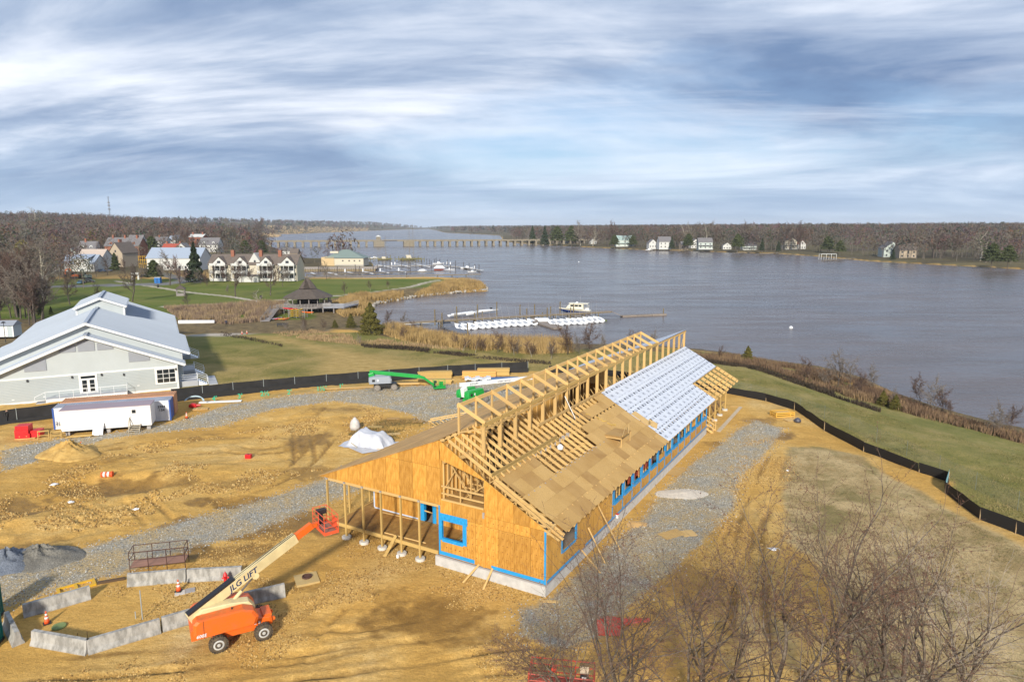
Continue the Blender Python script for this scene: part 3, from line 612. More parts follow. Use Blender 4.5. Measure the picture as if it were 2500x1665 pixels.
# roof trusses
tc=MB().bar((.80,0,RZ(-.80)-.12),(-8.2,0,RZ(8.2)-.10),.06,.22).mesh('truss_top_chord'); tc.materials.append(M_lum)
tb=MB().bar((-.1,0,4.62),(-8.2,0,4.95),.05,.14).mesh('truss_bottom_chord'); tb.materials.append(M_lum)
WEB=[((-1.6,4.7),(-2.4,RZ(2.4)-.2)),((-2.4,RZ(2.4)-.2),(-4.2,4.8)),((-4.2,4.8),(-4.4,RZ(4.4)-.2)),((-4.4,RZ(4.4)-.25),(-6.9,4.9)),((-6.3,4.9),(-6.3,RZ(6.3)-.2)),((-6.3,5.0),(-8.1,7.4)),((-8.1,4.95),(-8.1,8.7))]
wms=[]
for a,b in WEB:
    m=MB().bar((a[0],0,a[1]),(b[0],0,b[1]),.045,.10,(0,1,0)).mesh('truss_web'); m.materials.append(M_lum); wms.append(m)
pl_=MB().box(-2.55,-2.2,-.04,.04,RZ(2.4)-.34,RZ(2.4)-.02).mesh('nail_plate'); pl_.materials.append(M_grey)
pl2=MB().box(-4.55,-4.25,-.04,.04,RZ(4.4)-.34,RZ(4.4)-.02).mesh('nail_plate'); pl2.materials.append(M_grey)
tcs=MB().bar((.80,0,RZ(-.80)-.12),(-6.15,0,RZ(6.15)-.10),.06,.22).mesh('truss_top_chord_short'); tcs.materials.append(M_lum)
nv=0; v=1.0
while v<52.2:
    if v<40.9 : o=link('roof_truss',tc if v<11 else tcs,None,BLD,(0,v,0))
    else:
        o=link('roof_truss',tcs,None,BLD,(0,v,0)) if v<41 else None
    if o is not None and v<41:
        link('bottom_chord',tb,None,o)
        for m in wms if v<24 else wms[4:6]: link('web',m,None,o)
        if 1.5<v<15: link('nail_plate',pl_,None,o)
        if 1.5<v<13: link('nail_plate',pl2,None,o)
        nv+=1
    v+=.82
for k in range(16): bd('rafter',(6.15,41.2+k*.72,RZ(6.15)-.1),(1.95,41.2+k*.72,RZ(1.95)-.1),.06,.2)
bx('ceiling_deck',.2,8.1,9.2,40,4.5,4.56,M_deck)
# purlins (ledgers) along the roof
for o_,h_ in ((4.30,.0),(4.48,.03)): bd('ledger_beam',(o_,.75,RZ(o_)+.10+h_),(o_,10.6,RZ(o_)+.10+h_),.06,.22,M_lum2)
for k in range(13): bd('ledger_block',(4.3,.9+k*.75,RZ(4.3)+.16),(4.0,.9+k*.75,RZ(4.0)+.12),.07,.1,M_lum)
bd('ledger_beam',(5.95,10.3,RZ(5.95)+.10),(5.95,24,RZ(5.95)+.10),.10,.2,M_lum); bd('ledger_beam',(8.35,2.5,9.0),(8.35,52,9.0),.08,.2,M_lum)
# roof sheathing on the right slope, sheet by sheet
RU=1.07; pm=MB().box(-.535+.004,.535-.004,-1.22+.004,1.22-.004,-.009,.009)
th=math.atan(.545)
pmesh=MB().box(-.61+.004,.61-.004,-1.216,1.216,-.009,.009).mesh('roof_sheet'); pmesh.materials.append(M_rp)
def roofsheet(u0,u1,v0,v1,name='roof_sheet'):
    um=(u0+u1)/2; o=link(name,pmesh,None,BLD,(-um,(v0+v1)/2,RZ(um)+.022+random.uniform(0,.003)),(0,th,0),((u1-u0)/math.cos(th)/1.22,(v1-v0)/2.44,1)); return o
def has(u,v):
    if u<2.37: return v<23.2
    if u<3.44: return v<6.15 or 13.6<v<23.2
    if u<4.25: return v<6.05 or 14.2<v<23.2
    if u<5.3: return 16.8<v<23.2
    return 20.9<v<23.2
rows=[(-.84,.23),(.23,1.30),(1.30,2.37),(2.37,3.44),(3.44,4.25),(4.40,5.3),(5.3,5.88)]
for ri,(u0,u1) in enumerate(rows):
    v=1.25-(1.22 if ri%2 else 0)
    while v<23.3:
        stp=random.choice((1.22,1.22,1.6,2.44)); a,b=max(v,1.25),min(v+stp,23.3); n=12; spans=[]; st=None
        for i in range(n+1):
            x=a+(b-a)*i/n; ok=has((u0+u1)/2,x) and i<n
            if ok and st is None: st=x
            if not ok and st is not None: spans.append((st,x)); st=None
        for s0,s1 in spans:
            if s1-s0>.35: roofsheet(u0,u1,s0,s1)
        v+=stp
# underlay strips, printed white membrane
def rstrip(u0,u1,v0,v1,lift,name='underlay_strip'):
    um=(u0+u1)/2; L=(u1-u0)/math.cos(th)
    n=24; vs=[];fs=[]; rg=random.Random(int(u0*100)+7)
    for i in range(n+1):
        y=-(v1-v0)/2+(v1-v0)*i/n
        for xx in (-L/2,0,L/2): vs.append((xx,y+(rg.uniform(-.05,.05) if i in(0,n) else 0),rg.uniform(0,.012)))
    for i in range(n):
        for j in range(2): fs.append((i*3+j,i*3+j+1,i*3+j+4,i*3+j+3))
    m=MB(); m.add(vs,fs); m.build(name,M_under,BLD,True,loc=(-um,(v0+v1)/2,RZ(um)+.045+lift),rot=(0,th,0))
def rdeck(u0,u1,v0,v1): um=(u0+u1)/2; o=boxo('roof_deck',0,1,0,1,0,1,M_roofp,BLD); o.location=(-um,(v0+v1)/2,RZ(um)+.02); o.rotation_euler=(0,th,0); o.scale=((u1-u0)/math.cos(th),v1-v0,.02)
rdeck(-.84,1.9,23.3,40.6); rdeck(1.9,6.05,23.3,52.0)
for i,(a,b,c,d) in enumerate(((-.86,.45,23.0,40.6),(.40,1.93,23.05,40.65),(1.88,3.3,22.95,52.0),(3.25,4.75,23.0,52.05),(4.7,6.05,23.05,51.95))): rstrip(a,b,c,d,i*.004)
# left slope
tl=-math.atan(.407); lr=math.cos(tl)
lmesh=MB().box(-.606,.606,-1.216,1.216,-.009,.009).mesh('roof_sheet_left'); lmesh.materials.append(M_leftroof)
for ri in range(10):
    u0=8.5+ri*1.113; um=u0+.556; v=-.12-(1.22 if ri%2 else 0)
    while v<44:
        a,b=max(v,-.12),min(v+2.44,44.5)
        if b-a>.2: link('roof_sheet',lmesh,None,BLD,(-um,(a+b)/2,LZ(um)+.022+random.uniform(0,.008)),(0,tl,0),(1,(b-a)/2.44,1))
        v+=2.44
def lstrip(u0,u1,v0,v1,lift):
    um=(u0+u1)/2; L=(u1-u0)/lr; MB().box(-L/2,L/2,-(v1-v0)/2,(v1-v0)/2,-.004,.004).build('underlay_strip',M_under,BLD,loc=(-um,(v0+v1)/2,LZ(um)+.05+lift),rot=(0,tl,0))
def ldeck(u0,u1,v0,v1): um=(u0+u1)/2; o=boxo('roof_deck',0,1,0,1,0,1,M_leftroof,BLD); o.location=(-um,(v0+v1)/2,LZ(um)+.02); o.rotation_euler=(0,tl,0); o.scale=((u1-u0)/lr,v1-v0,.02)
ldeck(8.5,19.62,44.5,52.3); ldeck(6.05,8.5,41.0,52.6)
for i in range(8): lstrip(8.45+i*1.4,9.88+i*1.4,44.2,52.3,i*.004)
for i in range(2): lstrip(6.0+i*1.25,7.3+i*1.25,41.05+.3*i,52.75,.005*i)
for k in range(20): bd('left_rafter',(8.2,.6+k*.75,LZ(8.2)-.12),(11.5,.6+k*.75,LZ(11.5)-.12),.05,.2)
# clerestory frame
for k in range(23):
    v=2.5+2.25*k
    pz=9.78 if k<18 else 9.75
    bd('clerestory_post',(6.2,v,RZ(6.2)-.25),(6.2,v,pz),.14,.26,M_lum,(0,1,0) if False else (1,0,0))
    if k<18:
        bd('clerestory_post',(8.25,v,LZ(8.25)-.3),(8.25,v,10.9),.13,.15,M_lum,(1,0,0))
        bd('clerestory_rafter',(8.34,v,11.10),(6.08,v,10.02),.09,.26)
    if k<17:
        bd('corner_brace',(6.2,v+.25,9.72),(6.2,v+.02,9.5),.06,.06)
bd('clerestory_beam',(6.2,2.4,9.86),(6.2,40.9,9.9),.14,.30,M_lum2); bd('clerestory_beam',(6.2,40.9,9.86),(6.2,52.6,9.80),.12,.22,M_lum)
bd('clerestory_beam',(6.12,2.4,9.55),(6.12,20,9.6),.06,.16,M_lum); bd('clerestory_beam',(8.3,2.4,10.98),(8.3,40.9,11.02),.10,.28,M_lum)
bd('tie_board',(8.2,2.45,9.05),(6.25,2.45,9.6),.06,.1)
bd('white_brace_pole',(6.0,15.2,9.2),(5.0,15.2,RZ(5)+.1),.05,.05,mat('white_paint',(.78,.78,.76),.6)); bd('wall_brace',(6.25,52.2,9.7),(6.15,50.6,8.0),.05,.05)
for k in range(8): bx('clerestory_back_panel',8.12,8.17,9.6+k*1.22,10.8+k*1.22,4.6,8.6,M_osbs) 
# far porch corner: open rafters, purlins, posts, deck
for k in range(7):
    v=41.4+k*1.78; bd('porch_rafter',(1.95,v,RZ(1.95)-.12),(-.9,v,RZ(-.9)-.12),.10,.32)
bd('porch_rafter',(1.95,52.4,RZ(1.95)-.1),(-.75,52.4,RZ(-.75)-.1),.06,.2)
for k in range(6):
    u=1.8-k*.52; bd('purlin',(u,40.7,RZ(u)+.08),(u,52.3,RZ(u)+.08),.05,.07,M_lum2)
for v in (43.6,46.4,49.1,51.9):
    bd('porch_post',(.45,v,.14),(.45,v,RZ(.45)-.1),.13,.13,M_lum2); link('footing_pad',padm,None,BLD,(-.5,v,0))
bx('deck_panel',.62,6.2,41,52.3,1.0,1.06,M_deck); bd('rim_beam',(.6,41,.93),(.6,52.3,.93),.08,.24,M_lum2); bd('porch_beam',(.45,41,RZ(.45)-.28),(.45,52.3,RZ(.45)-.28),.12,.22)
bd('knee_brace',(.45,43.7,2.6),(.45,45.0,1.1),.09,.09,M_lum2); bd('knee_brace',(.45,46.5,2.4),(.45,47.8,1.1),.09,.09,M_lum2); bx('blue_flashing_tape',1.0,4.0,40.55,40.57,2.6,4.2,M_blue)
# side stair with rails at the far corner
for s in (0,1.2):
    bd('stair_stringer',(1.2-.0,41.0+s,1.0),(-.6,41.0+s,.05),.05,.24); bd('stair_rail',(1.2,41.0+s,2.0),(-.7,41.0+s,1.05),.05,.1); bd('stair_rail',(1.2,41.0+s,1.55),(-.7,41.0+s,.6),.05,.08); bd('rail_post',(-.65,41.0+s,.0),(-.65,41.0+s,1.1),.07,.07)
for k in range(4): bd('stair_tread',(.9-.42*k,41,.85-.22*k),(.9-.42*k,42.2,.85-.22*k),.28,.04)
# ------------------------------------------------------------------ loose lumber on and round the building (things of their own)
def wthing(name,label,cat,u,v,z,rz=0.0,group=None):
    p=bw(u,v,z); return empty(name,p,BYAW+rz,label,cat,group)
# boards propped against the foundation
def prop(a,b,w,label,group=None,m=M_lum):
    A=bw(*a);B=bw(*b); o=MB().bar((0,0,0),B-A,w,.05,(.3,-.8,.2)).build('lumber_brace',m,None,loc=A); tag(o,label,'lumber',group)
prop((5.62,-1.15,0),(5.0,-.07,1.0),.12,'pale lumber brace propped on the foundation, nearer the blue-taped window')
prop((3.95,-1.3,0),(3.95,-.07,.98),.12,'pale lumber brace propped on the foundation, nearer the building corner')
prop((12.55,-.95,.0),(12.2,-.03,1.35),.22,'thick short beam leaning on the rim of the porch deck',None,M_lum2)
prop((-1.75,8.6,0),(-.05,8.2,3.35),.09,'long thin stud leaning up to the eave beside the windows',None)
prop((-1.6,6.1,0),(-.05,6.6,2.1),.09,'thin stud leaning on the blank side wall',None)
prop((-1.9,4.6,0),(-.1,5.4,.9),.09,'short stud leaning on the low foundation beside the corner window',None)
prop((13.6,.35,1.10),(9.9,.5,1.10),.07,'two pale battens lying on the porch deck',None)
o=MB().bar((0,0,0),bw(16.2,3.1,1.11)-bw(12.7,3.3,1.11),.07,.04).build('deck_batten',M_lum,None,loc=bw(12.7,3.3,1.10)); tag(o,'long pale batten lying along the porch back wall','lumber')
# stack of sheets on the roof
S=wthing('sheet_stack','stack of sheathing sheets on a timber bracket on the brown roof','lumber',1.9,17.2,RZ(1.9)+.05)
for k in range(4): boxo('sheet',-.75,.75,-1.2+.05*k,1.2,.32+k*.03,.343+k*.03,M_rp,S)
board('bracket_leg',(.75,-1.1,-.55),(.75,-1.1,.32),.07,.07,M_lum,S); board('bracket_leg',(.75,1.0,-.55),(.75,1.0,.32),.07,.07,M_lum,S); board('bracket_arm',(.8,-1.25,.30),(-.7,-1.2,.29),.07,.07,M_lum,S); board('bracket_arm',(.8,1.1,.30),(-.7,1.1,.29),.07,.07,M_lum,S); board('loose_stick',(.8,-1.0,.5),(.2,1.3,.62),.06,.06,M_lum,S); board('loose_stick',(.9,.1,.48),(.4,1.6,.8),.06,.06,M_lum,S); board('bracket_leg',(-.7,0,.0),(-.7,0,.31),.07,.07,M_lum,S)
# plywood lying over the edge of the white membrane
P=MB(); P.box(-.95,.95,-.55,.55,-.01,.012); o=P.build('plywood_sheet',M_lum,None,loc=bw(2.0,23.6,RZ(2.0)+.085)); o.rotation_euler=(Matrix.Rotation(BYAW,3,'Z')@Matrix.Rotation(th,3,'Y')).to_euler(); tag(o,'pale plywood sheets lying on the edge of the white membrane','plywood')
P=MB(); P.box(-.45,.45,-.6,.6,-.01,.012); o=P.build('plywood_offcut',M_lum,None,loc=bw(1.05,24.1,RZ(1.05)+.085)); o.rotation_euler=(Matrix.Rotation(BYAW,3,'Z')@Matrix.Rotation(th,3,'Y')@Matrix.Rotation(.3,3,'Z')).to_euler(); tag(o,'ragged plywood offcut on the white membrane below the longer sheets','plywood')
# yellow hose on the roof
hp=[bw(4.9,17.2,RZ(4.9)+.07)]
rg=random.Random(2)
for k in range(14): hp.append(bw(4.2-.11*k+rg.uniform(-.25,.25),18.0+.06*k+rg.uniform(-.35,.35),RZ(4.2-.11*k)+.08))
h=MB().path(hp,.025,5).build('air_hose',mat('hose_yellow',(.62,.42,.07),.6)); tag(h,'tangled yellow air hose on the brown roof sheathing','hose')
rs=MB().path([bw(4.25,1.4,RZ(4.25)+.06),bw(3.9,5.0,RZ(3.9)+.06),bw(3.95,6.0,RZ(3.95)+.07),bw(3.3,9.5,RZ(3.3)+.05)],.012,4).build('chalk_line',M_lum); tag(rs,'thin pale rope lying across the roof sheathing','rope')
wb=MB().lathe([(.05,0),(.22,.05),(.25,.25),(.1,.42)],8).build('white_bag',mat('white_plastic',(.75,.76,.78),.5),None,loc=bw(3.6,9.4,RZ(3.6)+.02)); tag(wb,'crumpled white bag between the open rafters','bag')
# scraps on the gravel beside the building
for i,(x,y,w,d,rz,lab) in enumerate(((1640,1304,1.9,1.1,.5,'plywood offcut lying on the gravel beside the building, under the twigs'),(1680,1302,1.1,1.0,.2,'yellow plywood square lying at the edge of the gravel'),(1342,1468,1.0,.25,-.1,'pale notched board lying by the foundation corner'))):
    p=gp(x,y,.03); o=MB().box(-w/2,w/2,-d/2,d/2,0,.03).build('plywood_offcut',M_rp if i==0 else M_lum,None,loc=p,rot=(0,0,rz)); tag(o,lab,'plywood')
p=gp(1648,1150,.02); o=MB().box(-1.3,1.3,-.7,.7,0,.02).build('plywood_sheet',M_rp,None,loc=p,rot=(0,.02,-R(29)+1.57)); tag(o,'brown sheathing sheet lying beside the foundation wall','plywood')
# long concrete-stained plank on the far side
A,B=bw(-1.0,54.4,.06),bw(-1.05,41.9,.06); o=MB().bar((0,0,0),B-A,.42,.07).build('long_plank',mat('weathered_plank',(.55,.45,.32),.9,noise=.2,nscale=2),None,loc=A); tag(o,'long weathered plank lying on the sand past the stair','plank')
A,B=bw(.2,54.0,.06),bw(-.95,54.6,.06); o=MB().bar((0,0,0),B-A,.12,.06).build('short_plank',M_lum,None,loc=A); tag(o,'short plank lying across the end of the long one','plank')
bk=MB().lathe([(.11,0),(.14,.30),(.13,.30),(.1,.02)],10); o=bk.build('bucket',mat('white_plastic',(.75,.76,.78)),None,loc=bw(-.12,12.2,.72)); lid=MB().lathe([(.145,.3),(.145,.33),(.0,.34)],10).build('lid',mat('red_plastic',(.55,.02,.03),.4),o); tag(o,'white bucket with red lid on the foundation ledge','bucket')
o=MB().lathe([(.10,0),(.12,.2),(.0,.25)],8).build('paint_can',mat('white_plastic',(.75,.76,.78)),None,loc=gp(971,1361,0)); tag(o,'small white can standing on the sand before the porch','can')
# ================================================================== SITE: grey building, trailers, fences
def text_mesh(txt,size,shear=0.0):
    cu=bpy.data.curves.new('lettering','FONT'); cu.body=txt; cu.size=size; cu.shear=shear; cu.extrude=.004; cu.offset=.018*size; cu.resolution_u=2
    o=bpy.data.objects.new('lettering',cu); COL.objects.link(o); dg=bpy.context.evaluated_depsgraph_get(); me=bpy.data.meshes.new_from_object(o.evaluated_get(dg)); bpy.data.objects.remove(o); bpy.data.curves.remove(cu); return me
M_clad=mat('grey_cladding',(.46,.50,.51),.6,noise=.06,nscale=.5,coord='World')
M_clad2=mat('grey_board_siding',(.42,.46,.47),.6,noise=.06,nscale=.5,coord='World')
M_white=mat('white_trim',(.72,.72,.71),.5); M_whitem=mat('white_metal',(.80,.82,.84),.45)
M_mroof=mat('standing_seam_roof',(.40,.445,.51),.42,metal=.2,noise=.06,nscale=.15,coord='World')
M_louv=mat('louvre_grey',(.26,.28,.32),.6); M_glass=mat('dark_glass',(.02,.025,.03),.08,spec=.8)
M_dkmetal=mat('dark_metal',(.03,.03,.035),.5)
GA=Vector((-48.96,98.39,0)); GYAW=R(27.3)
GB=empty('boathouse',GA,GYAW,'large pale grey boathouse with metal gable roofs and louvred front wall','building')
gb=lambda n,u0,u1,v0,v1,z0,z1,m,p=GB: boxo(n,-max(u0,u1),-min(u0,u1),v0,v1,z0,z1,m,p)
FR=11.06; s1=(8.67-3.6)/(FR+1.02); s2=.413
MB().exty([(0,-.3),(-22.12,-.3),(-22.12,4.0),(-FR,8.45),(0,4.0)],0,2.4).build('front_wall',M_clad,GB)
MB().exty([(.7,-.3),(-22.8,-.3),(-22.8,5.05),(-FR,9.9),(.7,5.05)],2.4,20).build('main_wall',M_clad,GB)
MB().exty([(.0,-.3),(-22.1,-.3),(-22.1,4.95),(-FR,9.6),(.0,4.95)],20,48.6).build('rear_wall',M_clad,GB)
def groof(name,eu,ez,rz,y0,y1,ru=FR,eu2=None):
    """two slabs with raised seams"""
    eu2=2*ru-eu if eu2 is None else eu2; r=empty_mesh=MB()
    for a in (eu,eu2): r.exty([(-a,ez),(-ru,rz),(-ru,rz+.12),(-a,ez+.12)],y0,y1)
    o=r.build(name,M_mroof,GB)
    n=int((y1-y0)/.6)
    seam=MB()
    for a in (eu,eu2):
        for k in range(1,n): 
            y=y0+(y1-y0)*k/n; seam.bar((-a,y,ez+.145),(-ru,y,rz+.145),.05,.06)
    seam.build('seams',M_mroof,o)
    c=MB()
    for a in (eu,eu2): c.bar((-a,y0+.02,ez-.08),(-ru,y0+.02,rz-.08),.10,.34); c.bar((-a-.03*(1 if a>ru else -1),y0,ez-.02),(-a-.03*(1 if a>ru else -1),y1,ez-.02),.14,.18)
    c.build('fascia',M_white,o); cap=MB().box(-ru-.22,-ru+.22,y0,y1,rz+.10,rz+.18).build('ridge_cap',M_mroof,o)
    return o
groof('front_roof',-1.02,3.6,8.62,-.75,2.6); groof('main_roof',-1.82,4.83,10.1,1.6,20.2); groof('rear_roof',-.95,4.95,9.85,20.2,49.2)
MB().exty([(-7.1,8.0),(-14.1,8.0),(-14.1,10.0),(-10.6,11.4),(-7.1,10.0)],25,38).build('monitor_wall',M_clad,GB); groof('monitor_roof',6.75,9.92,11.5,24.5,38.4,10.6)
gb('corner_trim',7.0,7.25,24.93,25,8.4,10.0,M_white); gb('corner_trim',13.95,14.2,24.93,25,8.4,10.0,M_white)
# front details
gb('belt_trim',0,22.1,-.06,.0,3.2,3.42,M_white); gb('corner_trim',-.03,.22,-.05,0,0,4.1,M_white); gb('plinth',-.04,22.2,-.05,0,-.3,.16,M_white)
for k in range(14): gb('siding_board',.22,22.1,-.045,-.002,.18+k*.212,.18+k*.212+.18,M_clad2)
def louvre(pts):
    f=MB().exty([(-a,z) for a,z in pts],-.05,-.003).build('louvre',M_louv,GB); zs=[z for _,z in pts]; z=min(zs)+.08; sl=MB()
    while z<max(zs)-.05:
        xs=[]
        for (a,za),(b,zb) in zip(pts,pts[1:]+pts[:1]):
            if (za-z)*(zb-z)<0: xs.append(a+(b-a)*(z-za)/(zb-za))
        if len(xs)>1: sl.box(-max(xs),-min(xs),-.10,-.045,z-.03,z+.035)
        z+=.15
    sl.build('slat',mat('louvre_slat',(.38,.40,.44),.6),f)
louvre([(14.3,6.45),(12.35,6.45),(12.35,7.55),(14.3,6.82)]); louvre([(12.1,6.45),(10.1,6.45),(10.1,7.75),(11.06,8.05),(12.1,7.65)]); louvre([(9.8,6.45),(7.9,6.45),(7.9,6.85),(9.8,7.5)])
louvre([(18.4,4.2),(15.9,4.2),(15.9,5.85),(18.4,4.85)]); louvre([(6.1,4.45),(3.5,4.45),(3.5,5.0),(6.1,5.95)])
wf=gb('window_frame',.1,3.0,-.09,-.02,.85,3.2,M_white); 
for i in range(3):
    for j in range(3): gb('window_pane',.40+i*.80,1.12+i*.80,-.11,-.088,1.08+j*.66,1.66+j*.66,M_glass)
gb('door_frame',10.15,12.35,-.09,-.02,.55,3.2,M_white); gb('transom_pane',10.4,12.1,-.11,-.088,2.65,3.0,M_glass)
for u in (10.4,11.3):
    d=gb('door',u,u+.8,-.12,-.088,.62,2.55,M_white); gb('door_pane',u+.12,u+.68,-.135,-.119,.8,2.42,M_glass); 
    for z in (1.3,1.8): gb('door_bar',u+.1,u+.7,-.142,-.133,z,z+.05,M_white)
for u,z in ((.25,2.75),(6.9,2.6),(9.6,2.85),(13.1,2.85),(18.2,2.85)): gb('wall_lamp',u-.09,u+.09,-.22,-.02,z,z+.3,M_dkmetal)
for u,z in ((5.2,.9),(16.5,.55),(20.,.5)): gb('wall_vent',u-.14,u+.14,-.06,-.02,z,z+.12,M_white)
gb('landing',6.6,16.2,-1.5,-.06,.35,.5,mat('landing_grey',(.38,.39,.42),.7)); gb('landing_edge',6.6,16.2,-1.54,-1.5,-.2,.5,M_white)
for k in range(3): gb('step',16.2,17.3-.0+k*0,-1.5,-.4,-.2,.12,mat('landing_grey',(.38,.39,.42))); 
rl=MB()
for u in (6.6,8.2,9.8,11.4,13.0,14.6,16.2): rl.tube((-u,-1.48,.5),(-u,-1.48,1.5),.025,.025,5)
rl.tube((-6.6,-1.48,1.5),(-16.2,-1.48,1.5),.028,.028,5); rl.tube((-16.2,-1.48,1.5),(-17.4,-1.48,.95),.028,.028,5); rl.tube((-17.4,-1.48,.95),(-17.4,-1.48,.1),.025,.025,5); rl.tube((-6.6,-1.48,1.5),(-6.6,-.1,1.5),.028,.028,5)
rl.build('handrail',M_whitem,GB)
# right side porches and stairs
for v0 in (.6,9.0,24.0):
    gb('side_porch',-.05,-2.6,v0,v0+4.6,-.2,.78,mat('landing_grey',(.38,.39,.42))); 
    for k in range(4): gb('step',-2.6-.32*k,-2.92-.32*k,v0+.2,v0+2.0,-.2,.6-.17*k,M_whitem)
    r=MB()
    for (a,b,c,d) in ((2.6,v0+.05,2.6,v0+2.2),(2.6,v0+.05,0.1,v0+.05)):
        for zz_ in (1.15,1.45,1.75): r.tube((a,b,zz_),(c,d,zz_),.025,.025,5)
    for yy in (v0+.2,v0+2.0):
        for zz_ in (.5,.8,1.1): r.tube((2.6,yy,.7+zz_),(4.0,yy,zz_),.025,.025,5)
        r.tube((4.0,yy,.0),(4.0,yy,1.1),.03,.03,5); r.tube((2.6,yy,.7),(2.6,yy,1.8),.03,.03,5)
    r.build('handrail',M_whitem,GB); 
for k in range(12): gb('boardwalk_plank',-4.1,-5.3,.3+k*.55,.8+k*.55,-.05,.06,mat('boardwalk',(.40,.41,.43),.8,var=.1))
gb('side_wall_trim',-.72,-.8,2.42,2.7,0,5,M_white)
# little shed and lamp post at far left
def shed():
    p=gp(20,820,0.0); e=empty('garden_shed',(p.x,p.y,0),R(8),'small pale shed with white garage door beside the boathouse','shed')
    MB().box(-3.6,2.0,-1.6,1.6,0,2.5).build('wall',mat('shed_green',(.42,.48,.50),.7),e); MB().extx([(-1.9,2.45),(1.9,2.45),(0,3.4)],-3.8,2.2).build('roof',mat('shed_roof',(.27,.29,.33),.6),e); boxo('garage_door',-2.6,.9,-1.66,-1.58,.05,2.2,M_white,e); boxo('corner_trim',1.8,2.03,-1.64,-1.58,0,2.5,M_white,e); boxo('door_knob',.6,.7,-1.70,-1.66,1,1.1,M_dkmetal,e)
    p=gp(14,836,0); l=empty('lamp_post',(p.x,p.y,0),0,'thin black lamp post in front of the small shed','lamp'); MB().tube((0,0,0),(0,0,4.0),.07,.05,8).build('pole',M_dkmetal,l); MB().lathe([(.05,3.95),(.45,4.05),(.3,4.2),(.05,4.35)],10).build('lamp_head',M_dkmetal,l)
shed()
# --- containers and trailer
CD=R(18.7); 
def cw(x,y,z=0): 
    o=Vector((-53.4,77.2,0)); c,s=math.cos(CD),math.sin(CD); return o+Vector((x*c-y*s,x*s+y*c,z))
M_cblue=mat('container_blue',(.03,.09,.34),.5); M_cwhite=mat('container_white',(.74,.74,.76),.55,noise=.12,nscale=.8); M_corange=mat('container_orange',(.60,.30,.15),.7,noise=.25,nscale=1.2); M_cgrey=mat('container_grey_roof',(.40,.43,.50),.6,noise=.2,nscale=1)
def corrug(L,W,H,top=True):
    m=MB(); n=int(L/.28)
    poly=[]
    for i in range(n+1):
        x=L*i/n; d=.035 if i%2 else 0
        poly.append((x,d))
    return poly,n
def container(name,x,y,side,roof,post,label,L=12.4,W=2.44,H=2.6):
    e=empty(name,cw(x,y),CD,label,'container')
    poly,n=corrug(L,W,H); f=MB(); 
    for i in range(n):
        a,b=poly[i],poly[i+1]; f.quad((a[0],a[1],.15),(b[0],b[1],.15),(b[0],b[1],H-.08),(a[0],a[1],H-.08))
    f.build('front_side',side,e); boxo('body',.02,L-.02,.06,W,.15,H-.06,side,e)
    r=MB()
    for i in range(n): r.box(L*i/n,L*(i+.55)/n,.0,W,H-.06,H-(.0 if True else .02))
    r.box(0,L,0,W,H-.09,H-.035); r.build('roof',roof,e)
    for xx in (0,L-.16): boxo('corner_post',xx-.005,xx+.165,-.03,.14,.1,H+.01,post,e); boxo('end_panel',xx if xx==0 else L-.03,.03 if xx==0 else L+.01,.1,W,.15,H-.05,post if xx else side,e)
    boxo('bottom_rail',0.1,L-.1,-.012,.1,.1,.24,side,e); boxo('top_rail',0.1,L-.1,-.012,.1,H-.12,H+.005,side,e)
    return e
C1=container('shipping_container',0,0,M_cwhite,M_cgrey,M_cblue,'white shipping container with blue corner posts behind the site trailer')
t=link('lettering',text_mesh('3384\n 154',.42),M_dkmetal,C1,(11.0,-.04,1.75),(R(90),0,0)); t=link('lettering',text_mesh('HBUI\n5415',.24),M_dkmetal,C1,(.45,-.04,.5),(R(90),-R(90),0))
container('shipping_container',.1,2.75,M_corange,M_corange,M_corange,'orange shipping container with faded roof behind the white one')
TR=empty('site_trailer',cw(1.5,-2.85,0),R(17.0),'white site office trailer with wooden steps below its door','trailer')
boxo('body',0,9.25,0,2.4,.52,2.9,mat('trailer_white',(.76,.75,.74),.5,noise=.06,nscale=.6),TR); boxo('roof',-.05,9.3,-.05,2.45,2.9,2.98,mat('trailer_roof',(.36,.29,.33),.7,noise=.2,nscale=.7),TR)
for k in range(1,10): boxo('panel_seam',k*.93-.01,k*.93+.01,-.008,.0,.55,2.88,mat('seam_grey',(.55,.55,.55),.6),TR)
d=boxo('door',7.05,7.95,-.035,.01,.75,2.65,mat('door_offwhite',(.70,.69,.68),.5),TR); boxo('door_window',7.3,7.7,-.05,-.03,2.1,2.5,M_glass,TR); boxo('door_handle',7.12,7.17,-.08,-.03,1.6,1.75,M_grey,TR)
boxo('chassis',.2,9.0,.3,2.1,.35,.54,M_dkmetal,TR); 
for x in (.4,4.5,8.7): boxo('support_block',x,x+.4,.05,.6,0,.4,M_grey,TR)
ST=empty('wooden_steps',TR.matrix_basis@Vector((7.0,-.95,0)),R(17),'wooden steps with handrail standing under the trailer door','steps')
for k in range(4): boxo('tread',0,1.1,.02+.22*k,.28+.22*k,.14+.16*k,.18+.16*k,mat('grey_wood',(.45,.40,.31),.85),ST)
for x in (0,1.1): board('stringer',(x,0,.0),(x,.9,.72),.05,.2,mat('grey_wood',(.45,.40,.31)),ST); 
board('rail_post',(0,.1,0),(0,.1,1.0),.07,.07,mat('grey_wood',(.45,.40,.31)),ST); board('rail_post',(0,.85,.6),(0,.85,1.6),.07,.07,mat('grey_wood',(.45,.40,.31)),ST); board('hand_rail',(0,.05,1.0),(0,.9,1.6),.06,.08,mat('grey_wood',(.45,.40,.31)),ST)
o=empty('insulation_boards',TR.matrix_basis@Vector((3.35,-.75,0)),R(17),'white foam boards leaning on the trailer side','foam boards')
